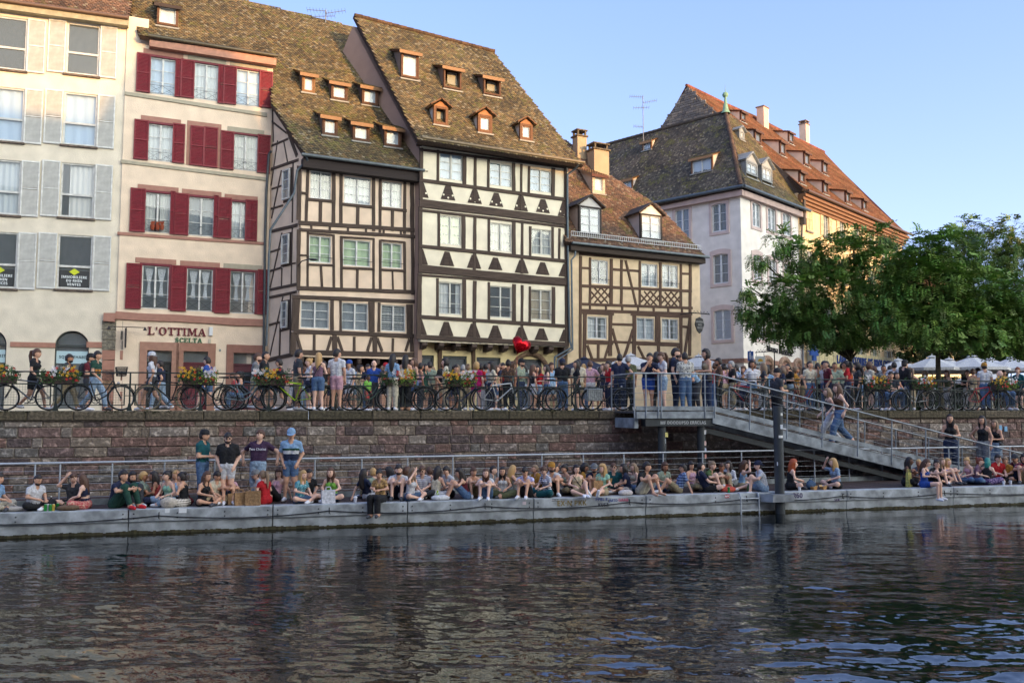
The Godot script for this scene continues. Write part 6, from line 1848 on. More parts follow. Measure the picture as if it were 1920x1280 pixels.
	var m := mat(Color(1, 1, 0.999), 0.55, "vc")
	m.backlight_enabled = true; m.backlight = Color(0.10, 0.16, 0.03); m.cull_mode = BaseMaterial3D.CULL_DISABLED
	stuff(put("crown", lf, m, t))
func build_trees() -> void:
	var g := Color(0.12, 0.22, 0.042)
	tree("locust_tree", "leafy street tree with a slim trunk before the lilac corner house", 1597, 40.0, 2.5, [[1560, 565, 95, 62], [1490, 560, 62, 45, 0.6], [1450, 600, 52, 30], [1418, 580, 34, 16], [1425, 488, 18, 16, 0.5], [1470, 452, 22, 20], [1520, 480, 46, 34], [1590, 478, 55, 42], [1650, 520, 60, 60], [1680, 590, 52, 42], [1540, 625, 60, 26, 0.8], [1480, 625, 40, 20, 0.5], [1620, 620, 60, 30], [1665, 440, 26, 22], [1405, 545, 16, 16, 0.4], [1610, 440, 20, 16]], 82000, g, 0.12)
	tree("locust_tree", "leafy street tree whose trunk rises behind the lime flower box", 1764, 35.0, 2.9, [[1770, 545, 66, 66], [1700, 540, 42, 46], [1690, 492, 28, 24], [1720, 520, 50, 52], [1690, 590, 46, 40], [1740, 610, 52, 38, 0.7], [1800, 470, 52, 44], [1840, 560, 62, 52], [1880, 600, 56, 40], [1820, 620, 60, 36, 0.6], [1905, 560, 46, 50], [1740, 470, 40, 34], [1930, 610, 50, 50], [1862, 640, 50, 18, 0.5]], 82000, Color(0.135, 0.24, 0.042), 0.105)
	tree("tall_tree", "taller loose tree rising behind the parasol terrace", 1858, 52.0, 4.5, [[1838, 432, 36, 26], [1800, 450, 30, 26], [1880, 470, 52, 46], [1915, 440, 34, 40], [1850, 510, 60, 50], [1930, 520, 60, 70], [1905, 600, 60, 60], [1822, 560, 60, 50]], 60000, Color(0.14, 0.22, 0.055), 0.16)
	for q in [[1735, 68.0, [[1735, 640, 46, 34], [1710, 655, 30, 24], [1765, 630, 46, 40]], "dark round tree far behind the parasols beside the long house"], [1810, 64.0, [[1810, 630, 62, 46], [1850, 650, 40, 34], [1775, 655, 44, 30]], "dark broad tree far behind the middle parasols"], [1890, 60.0, [[1890, 630, 60, 50], [1930, 640, 50, 50], [1860, 660, 40, 26]], "dark tree far behind the parasol at the terrace end"], [1975, 56.0, [[1975, 600, 80, 90], [1990, 500, 60, 60]], "large dark tree at the end of the square"]]:
		tree("shade_tree", q[3], q[0], q[1], 2.6, q[2], 26000, Color(0.045, 0.095, 0.025), 0.18, "trees closing the square")
func build_hedges() -> void:
	for q in [[1660, 58.0, 60, "clipped dark hedge beside the long house front"], [1735, 56.0, 60, "clipped dark hedge behind the tree trunk"], [1810, 55.0, 60, "clipped dark hedge behind the middle parasols"], [1885, 54.0, 60, "clipped dark hedge at the terrace end"]]:
		var base := far(q[0], q[1]) * Vector3(1, 0, 1) + Vector3(0, QUAY, 0)
		var t := thing("hedge", q[3], "hedge", Transform3D(Basis.IDENTITY, base))
		var b := MB.new()
		b.bbox(Vector3(-1.9, 0, -0.5), Vector3(1.9, 1.9, 0.3), 0.15)
		put("stems", b, mat(sr(34, 36, 26), 0.95, "stone"), t)
		var lf := MB.new()
		for k in 3800:
			var c := Vector3(rnd(-2.0, 2.0), rnd(0.0, 2.05), rnd(0.1, 0.5))
			if k % 4 == 0: c = Vector3(rnd(-2.0, 2.0), rnd(1.8, 2.15), rnd(-0.6, 0.5))
			lf.col = Color(0.035, 0.07, 0.02) * rnd(0.5, 1.5)
			var d := Vector3(rnd(-1, 1), rnd(-1, 1), rnd(-0.3, 1)).normalized() * 0.12
			var s := d.cross(Vector3(rnd(-1, 1), rnd(-1, 1), rnd(-1, 1))).normalized() * 0.04
			lf.tri(c, c + d + s, c + d - s)
		stuff(put("leaves", lf, mat(Color.WHITE, 0.7, "vc"), t))
	# a further house closing the street beyond the long one
	var h := house("far_house", "pale yellow house closing the street far behind the parasols", facade(1640, 92.0, 3600))
	for k in 9:
		for j in 4:
			var r := Rect2(0.8 + k * 2.6, 1.2 + j * 3.0, 1.1, 1.7)
			window(h, r, 2, "dark" if (k + j) % 2 else "white", 2, Color(0.8, 0.8, 0.78))
	wall(h, Rect2(0, 0, 24, 13), mat(sr(228, 208, 170), 0.9, "plaster"))
	roof_poly(h, roof_frame(h, 13, 0.4, 45), PackedVector2Array([Vector2(-0.3, 0), Vector2(24.3, 0), Vector2(21, 6), Vector2(3, 6)]), ORANGE, 0.0)
	shell(h, 0, 24, 12.9, 4.0, 4.2, 0.0, mat(sr(228, 208, 170), 0.9, "plaster"), ORANGE)
func parasol(x: float, y: float, ht: float, half: float, c: Color, label: String, turn := 0.4) -> void:
	var depth := (ht - 0.04) * F / (HZ - y)
	var t := thing("parasol", label, "parasol", Transform3D(Basis(Vector3.UP, turn), far(x, depth) * Vector3(1, 0, 1) + Vector3(0, QUAY, 0)), "terrace parasols")
	var b := MB.new()
	var drop := half * 0.36
	var n := 8
	for k in n:
		var w0 := TAU * k / n + PI / 8
		var w1 := w0 + TAU / n
		for j in 4:
			var q0 := j / 4.0
			var q1 := (j + 1) / 4.0
			var rr := []
			for e in [[w0, q0], [w1, q0], [w1, q1], [w0, q1]]:
				var rad: float = half * e[1]
				rr.append(Vector3(cos(e[0]) * rad, ht - drop * pow(e[1], 0.9) , sin(e[0]) * rad))
			var sag := Vector3(0, -0.03 * q1, 0)
			var m0: Vector3 = (rr[0] + rr[1]) / 2 + Vector3(0, -0.03 * q0, 0)
			var m1: Vector3 = (rr[2] + rr[3]) / 2 + sag
			b.quad(m0, rr[0], rr[3], m1); b.quad(rr[1], m0, m1, rr[2])
		var e0 := Vector3(cos(w0) * half, ht - drop, sin(w0) * half)
		var e1 := Vector3(cos(w1) * half, ht - drop, sin(w1) * half)
		b.quad(e1 - Vector3(0, 0.14, 0), e0 - Vector3(0, 0.14, 0), e0, e1)
	put("canopy", b, mat(c, 0.85, "cloth"), t)
	var cp := MB.new()
	cp.lathe(Vector3(0, ht - 0.05, 0), [Vector2(half * 0.16, 0.0), Vector2(half * 0.08, 0.07), Vector2(0.02, 0.1), Vector2(0.02, 0.18), Vector2(0, 0.18)], 8)
	put("vent_cap", cp, mat(c, 0.85, "cloth"), t)
	for k in n:
		var w := TAU * k / n + PI / 8
		var r := MB.new()
		r.tube([Vector3(0, ht - 0.08, 0), Vector3(cos(w) * half * 0.98, ht - drop - 0.03, sin(w) * half * 0.98)], 0.014, 4)
		put("rib", r, mat(sr(70, 66, 62), 0.6), t)
	var p := MB.new()
	p.tube([Vector3(0, 0, 0), Vector3(0, ht, 0)], 0.03, 8)
	put("pole", p, mat(sr(190, 190, 186), 0.5, "", 0.3), t)
	var s := MB.new()
	s.bbox(Vector3(-0.3, 0.0, -0.3), Vector3(0.3, 0.08, 0.3), 0.02)
	put("base", s, mat(sr(110, 108, 104), 0.8, "stone"), t)
func build_square() -> void:
	build_hedges()
	var wt := Color(0.88, 0.88, 0.88)
	parasol(1096, 671, 2.45, 1.55, sr(38, 46, 74), "navy blue parasol before the tan timbered house")
	parasol(1184, 665, 2.5, 1.6, wt, "white parasol before the lattice panels of the tan house", 0.1)
	parasol(1312, 667, 2.6, 1.6, wt, "white parasol under the wrought iron inn sign", 0.3)
	parasol(1372, 683, 2.5, 1.6, wt, "white parasol before the lilac corner house", 0.6)
	for q in [[1640, 690, 0.2, "low white parasol beside the blue lettered house front"], [1688, 674, 0.1, "white parasol behind the man in the black cap"], [1752, 668, 0.5, "white parasol behind the slim tree trunk"], [1784, 673, 0.3, "white parasol just beyond the slim tree trunk"], [1828, 667, 0.15, "highest white parasol of the terrace"], [1862, 672, 0.6, "white parasol behind the mustard cap"], [1900, 670, 0.4, "white parasol at the terrace end"], [1850, 694, 0.2, "low white parasol in front of the terrace end"]]:
		parasol(q[0], q[1], 2.75 if q[1] < 685 else 2.3, 1.75, wt, q[3], q[2])
	# foil balloon
	var bp := far(976, 29.0) + Vector3(0, (HZ - 649) * 29.0 / F, 0)
	var t := thing("heart_balloon", "shiny red heart shaped foil balloon floating above the crowd", "balloon", Transform3D(Basis(Vector3(0, 0, 1), -0.4).rotated(Vector3.UP, 0.2).scaled(Vector3.ONE * 1.2), bp))
	var b := MB.new()
	var na := 44
	var nr := 9
	for side in [1.0, -1.0]:
		var first := b.v.size()
		for j in nr + 1:
			for k in na + 1:
				var w := TAU * k / na
				var q := float(j) / nr
				var hx := 16.0 * pow(sin(w), 3)
				var hy := 13.0 * cos(w) - 5.0 * cos(2 * w) - 2.0 * cos(3 * w) - cos(4 * w)
				var crimp := 0.012 * sin(w * 22.0) * q * q
				var z := 0.095 * sqrt(maxf(0.0, 1.0 - q * q)) + crimp * (1.0 - q)
				b.vert(Vector3(hx * q * 0.0178, (hy * q) * 0.0178 + 0.03, z * side), Vector3(hx * 0.03 * q + sin(w * 22.0) * 0.3 * q, hy * 0.03 * q, side * (1.02 - q)).normalized())
		for j in nr:
			for k in na:
				var p := first + j * (na + 1) + k
				b.i.append_array(PackedInt32Array([p, p + na + 1, p + 1, p + 1, p + na + 1, p + na + 2] if side > 0.0 else [p, p + 1, p + na + 1, p + 1, p + na + 2, p + na + 1]))
	put("foil", b, mat(sr(190, 6, 24), 0.16, "", 0.75), t)
	var s := MB.new()
	s.tube([Vector3(0, -0.27, 0), Vector3(0.1, -0.5, 0.02), Vector3(0.25, -0.9, 0.0)], 0.004, 4)
	put("ribbon", s, mat(sr(200, 40, 50), 0.5), t)
	# television aerials
	for q in [[1213, 250, 165, 60.0, "television aerial mast above the lilac house roof"], [597, 45, -6, 43.0, "television aerial on the pink timbered house ridge"]]:
		var o := far(q[0], q[3]) + Vector3(0, (HZ - q[1]) * q[3] / F, 0)
		var ht: float = (q[1] - q[2]) * q[3] / F
		var an := thing("aerial", q[4], "aerial", Transform3D(Basis.IDENTITY, o))
		var m := MB.new()
		m.tube([Vector3(0, -1.2, 0), Vector3(0, ht, 0)], 0.03, 5)
		put("mast", m, mat(sr(120, 122, 126), 0.5, "", 0.4), an)
		for e in [[0.97, -0.95, 0.0, 0.02], [0.82, 0.0, 1.0, 0.25], [0.7, -0.7, 0.45, 0.12], [0.28, -0.7, 0.0, 0.0]]:
			var r := MB.new()
			r.tube([Vector3(e[1], ht * e[0], 0.1), Vector3(e[2], ht * e[0] + e[3], -0.1)], 0.018, 4)
			for k in 7:
				var c := Vector3(e[1], ht * e[0], 0.1).lerp(Vector3(e[2], ht * e[0] + e[3], -0.1), k / 6.0)
				r.tube([c - Vector3(0, 0.07, 0.15), c + Vector3(0, 0.07, 0.15)], 0.009, 3)
			put("antenna", r, mat(sr(120, 122, 126), 0.5, "", 0.4), an)
	# street lamp post beyond the landing, by the corner house
	var lp := thing("lamp_post", "grey street lamp pole beside the blue cross", "lamp post", Transform3D(Basis.IDENTITY, far(1509, 48.0) * Vector3(1, 0, 1) + Vector3(0, QUAY, 0)))
	var m2 := MB.new()
	m2.tube([Vector3(0, 0, 0), Vector3(0, 4.6, 0), Vector3(0.1, 5.0, 0.3)], [0.07, 0.05, 0.04], 8)
	put("pole", m2, mat(sr(110, 114, 118), 0.5, "", 0.3), lp)
	m2 = MB.new(); m2.ball(Vector3(0.12, 5.02, 0.42), Vector3(0.1, 0.05, 0.24), 6, 8); put("lamp_head", m2, mat(sr(150, 152, 154), 0.5), lp)

# ================================================================ bicycles
func wheel_mesh(parent: Node, c: Vector3, tyre: Material) -> void:
	var R := 0.335
	var tb := MB.new()
	var pts := []
	for k in 33: pts.append(c + Vector3(cos(TAU * k / 32) * R, sin(TAU * k / 32) * R, 0))
	tb.tube(pts, 0.02, 6, false)
	var o := put("wheel", tb, tyre, parent)
	var rb := MB.new()
	pts = []
	for k in 33: pts.append(c + Vector3(cos(TAU * k / 32) * (R - 0.028), sin(TAU * k / 32) * (R - 0.028), 0))
	rb.tube(pts, 0.009, 4, false)
	put("rim", rb, mat(sr(150, 152, 154), 0.35, "", 0.7), o)
	var sp := MB.new()
	for k in 18: sp.tube([c + Vector3(0, 0, 0.02 if k % 2 else -0.02), c + Vector3(cos(TAU * k / 18), sin(TAU * k / 18), 0) * (R - 0.03)], 0.0022, 3, false)
	sp.tube([c + Vector3(0, 0, -0.05), c + Vector3(0, 0, 0.05)], 0.022, 6)
	put("spokes", sp, mat(sr(150, 152, 154), 0.35, "", 0.7), o)
func bicycle(x: float, flip: bool, c: Color, label: String, kind := "", w := -0.42, tyre := Color(0.03, 0.03, 0.032)) -> void:
	var u := hit(QX, x, 745, w).x
	var bs := QX.basis * Basis(Vector3.UP, PI + rnd(-0.07, 0.07) if flip else rnd(-0.07, 0.07)) * Basis(Vector3(1, 0, 0), -0.1 if flip else 0.1)
	var t := thing("bicycle", label, "bicycle", Transform3D(bs, QX * Vector3(u, QUAY + 0.01, w)), "bicycles parked at the quay fence")
	var R := 0.355
	var tm := mat(tyre, 0.8)
	var a := Vector3(-0.52, R, 0)
	var b := Vector3(0.54, R, 0)
	wheel_mesh(t, a, tm); wheel_mesh(t, b, tm)
	var bb := Vector3(-0.08, 0.29, 0)
	var st := Vector3(-0.24, 0.80, 0)
	var hd := Vector3(0.34, 0.84, 0)
	var hl := Vector3(0.38, 0.70, 0)
	var fm := mat(c, 0.35, "", 0.2)
	var m := MB.new()
	if kind.contains("step"):   # low step-through frame
		m.tube([hl, Vector3(0.18, 0.42, 0), Vector3(0.02, 0.32, 0), bb], 0.022, 6); m.tube([hd, Vector3(0.14, 0.52, 0), bb + Vector3(-0.04, 0.12, 0)], 0.018, 6)
	else:
		m.tube([hl, bb], 0.022, 6); m.tube([hd, st + Vector3(0, -0.03, 0)], 0.02, 6)
	m.tube([bb, st], 0.018, 6); m.tube([hd, hl], 0.024, 6)
	for s in [-0.05, 0.05]:
		m.tube([bb, a + Vector3(0, 0, s)], 0.011, 5); m.tube([st + Vector3(0.01, -0.06, 0), a + Vector3(0, 0, s)], 0.009, 5)
	put("frame", m, fm, t)
	m = MB.new()
	for s in [-0.05, 0.05]: m.tube([hl + Vector3(0, 0, s), hl + Vector3(0.05, -0.14, s), b + Vector3(0, 0, s)], 0.012, 5)
	put("fork", m, fm if kind.contains("road") else mat(sr(40, 42, 44), 0.4, "", 0.4), t)
	m = MB.new()
	m.tube([st, st + Vector3(-0.03, 0.13, 0)], 0.014, 5)
	put("seat_post", m, mat(sr(130, 132, 134), 0.35, "", 0.7), t)
	m = MB.new()
	var sd := st + Vector3(-0.03, 0.15, 0)
	m.hexa([sd + Vector3(-0.13, -0.03, -0.075), sd + Vector3(0.14, -0.02, -0.015), sd + Vector3(0.14, 0.015, -0.012), sd + Vector3(-0.13, 0.03, -0.07), sd + Vector3(-0.13, -0.03, 0.075), sd + Vector3(0.14, -0.02, 0.015), sd + Vector3(0.14, 0.015, 0.012), sd + Vector3(-0.13, 0.03, 0.07)])
	put("saddle", m, mat(sr(30, 28, 28), 0.6), t)
	m = MB.new()
	var hb := hd + Vector3(-0.03, 0.16, 0)
	m.tube([hd, hb], 0.014, 5)
	for s in [-1.0, 1.0]: m.tube([hb, hb + Vector3(0.04, 0.02, 0.14 * s), hb + Vector3(-0.12, 0.03, 0.27 * s)], 0.013, 5)
	put("handlebar", m, mat(sr(60, 62, 64), 0.35, "", 0.5), t)
	m = MB.new()
	var ring := []
	for k in 17: ring.append(bb + Vector3(cos(TAU * k / 16) * 0.09, sin(TAU * k / 16) * 0.09, 0.04))
	m.tube(ring, 0.01, 4, false)
	m.tube([bb + Vector3(0, 0, 0.05), bb + Vector3(0.13, -0.1, 0.06)], 0.011, 4); m.tube([bb + Vector3(0, 0, -0.05), bb + Vector3(-0.13, 0.1, -0.06)], 0.011, 4)
	for q in [Vector3(0.13, -0.1, 0.1), Vector3(-0.13, 0.1, -0.1)]: m.box(bb + q + Vector3(-0.045, -0.01, -0.04), bb + q + Vector3(0.045, 0.01, 0.04))
	m.tube([bb + Vector3(0, 0.09, 0.04), a + Vector3(0, 0.035, 0.04)], 0.005, 3, false); m.tube([bb + Vector3(0, -0.09, 0.04), a + Vector3(0, -0.035, 0.04)], 0.005, 3, false)
	put("crank", m, mat(sr(70, 70, 72), 0.4, "", 0.6), t)
	if not kind.contains("bare"):
		m = MB.new()
		for q in [[a, 0.6, 3.0], [b, 0.3, 2.4]]:
			var arc := []
			for k in 9:
				var wv := lerpf(q[1], q[2], k / 8.0)
				arc.append(q[0] + Vector3(cos(wv), sin(wv), 0) * 0.372)
			m.tube(arc, 0.014, 4)
		put("mudguard", m, fm if kind.contains("step") else mat(sr(40, 40, 42), 0.5), t)
		m = MB.new()
		for s in [-0.06, 0.06]:
			m.tube([Vector3(-0.2, 0.74, s), Vector3(-0.66, 0.74, s), a + Vector3(0, 0, s)], 0.007, 4); m.tube([Vector3(-0.45, 0.74, s), a + Vector3(0, 0, s)], 0.006, 4)
		for k in 4: m.tube([Vector3(-0.28 - 0.12 * k, 0.74, -0.06), Vector3(-0.28 - 0.12 * k, 0.74, 0.06)], 0.006, 4)
		put("carrier", m, mat(sr(70, 72, 74), 0.4, "", 0.5), t)
		m = MB.new(); m.ball(hl + Vector3(0.09, 0.06, 0), Vector3(0.035, 0.04, 0.04), 6, 8); put("headlamp", m, mat(sr(180, 182, 184), 0.2, "", 0.4), t)
	if kind.contains("basket"):
		m = MB.new()
		var o := hd + Vector3(0.2, 0.12, 0)
		for k in 5:
			var q := k / 4.0
			var e := 0.11 + 0.03 * q
			m.tube([o + Vector3(-e, 0.24 * q, -e * 1.2), o + Vector3(e, 0.24 * q, -e * 1.2), o + Vector3(e, 0.24 * q, e * 1.2), o + Vector3(-e, 0.24 * q, e * 1.2), o + Vector3(-e, 0.24 * q, -e * 1.2)], 0.006, 4)
		for k in 11:
			var q := k / 10.0
			for s in [-1.0, 1.0]:
				m.tube([o + Vector3(lerpf(-0.11, 0.11, q), 0, 0.132 * s), o + Vector3(lerpf(-0.14, 0.14, q), 0.24, 0.168 * s)], 0.005, 3); m.tube([o + Vector3(0.11 * s, 0, lerpf(-0.13, 0.13, q)), o + Vector3(0.14 * s, 0.24, lerpf(-0.168, 0.168, q))], 0.005, 3)
		put("basket", m, mat(sr(54, 50, 46), 0.6), t)
	if kind.contains("bags"):
		for s in [-1.0, 1.0]:
			m = MB.new(); m.bbox(Vector3(-0.72, 0.32, 0.1 * s - 0.05), Vector3(-0.22, 0.70, 0.1 * s + 0.06), 0.02); put("pannier", m, mat(sr(206, 210, 206), 0.6, "cloth"), t)
func build_bicycles() -> void:
	var blk := sr(34, 35, 38)
	var l := [[52, true, sr(88, 94, 104), "grey mountain bicycle parked before the arched window", "bare"], [186, false, sr(52, 54, 56), "dark city bicycle with wire basket beside the sandstone pilaster", "step basket"], [316, true, sr(26, 28, 30), "black bicycle with cream tyres before the dark glazed door", "", -0.42], [400, true, sr(40, 46, 52), "dark bicycle under the lime flower box", "", -0.6], [458, false, sr(130, 150, 156), "pale blue grey bicycle before the third door", "step", -0.4], [480, true, sr(70, 84, 104), "steel blue bicycle behind the pale blue grey one", "", -0.75], [548, true, sr(170, 214, 20), "neon green mountain bicycle beside the flower box", "bare", -0.4], [640, true, sr(58, 62, 66), "grey bicycle before the man in pink shorts", "", -0.55], [690, false, sr(84, 108, 92), "sage green step-through bicycle with chrome fork", "step", -0.4], [764, true, sr(36, 40, 44), "dark bicycle leaning under the yellow flower box", "", -0.42], [822, false, sr(30, 30, 34), "black bicycle before the green dress", "", -0.6], [868, false, sr(50, 58, 96), "blue bicycle before the pink dress", "road bare", -0.42], [936, false, sr(206, 208, 208), "white framed bicycle with saddle bag", "road bare", -0.42], [1012, true, sr(44, 46, 48), "dark bicycle before the pink top and denim shorts", "step", -0.45], [1060, false, sr(60, 66, 60), "dark green bicycle behind the dark one", "", -0.7], [1138, false, sr(46, 48, 50), "dark bicycle with white pannier bags beside the landing", "bags", -0.45],
		[1392, true, sr(150, 24, 34), "red bicycle behind the top of the gangway", "", -0.6], [1440, false, blk, "black bicycle behind the gangway handrail", "", -0.5], [1505, false, sr(120, 30, 40), "dark red bicycle before the two arches", "step", -0.5], [1600, true, sr(150, 156, 160), "silver bicycle with white saddle before the rust shirt", "road bare", -0.45], [1665, false, blk, "black bicycle under the white flower box", "", -0.5], [1712, true, sr(190, 192, 194), "silver step-through bicycle with bright mudguards", "step", -0.42], [1772, true, sr(54, 58, 60), "grey bicycle beside the slim tree trunk", "", -0.42], [1800, false, blk, "black bicycle tangled with the grey one by the tree", "", -0.7], [1838, false, sr(176, 20, 30), "bright red sport bicycle before the mustard cap", "road bare", -0.42], [1902, true, sr(60, 66, 72), "dark bicycle under the flower box at the fence end", "", -0.45]]
	for q in l: bicycle(q[0], q[1], q[2], q[3], q[4], q[5] if q.size() > 5 else -0.42, Color(0.55, 0.50, 0.40) if q[0] == 316 else Color(0.03, 0.03, 0.032))

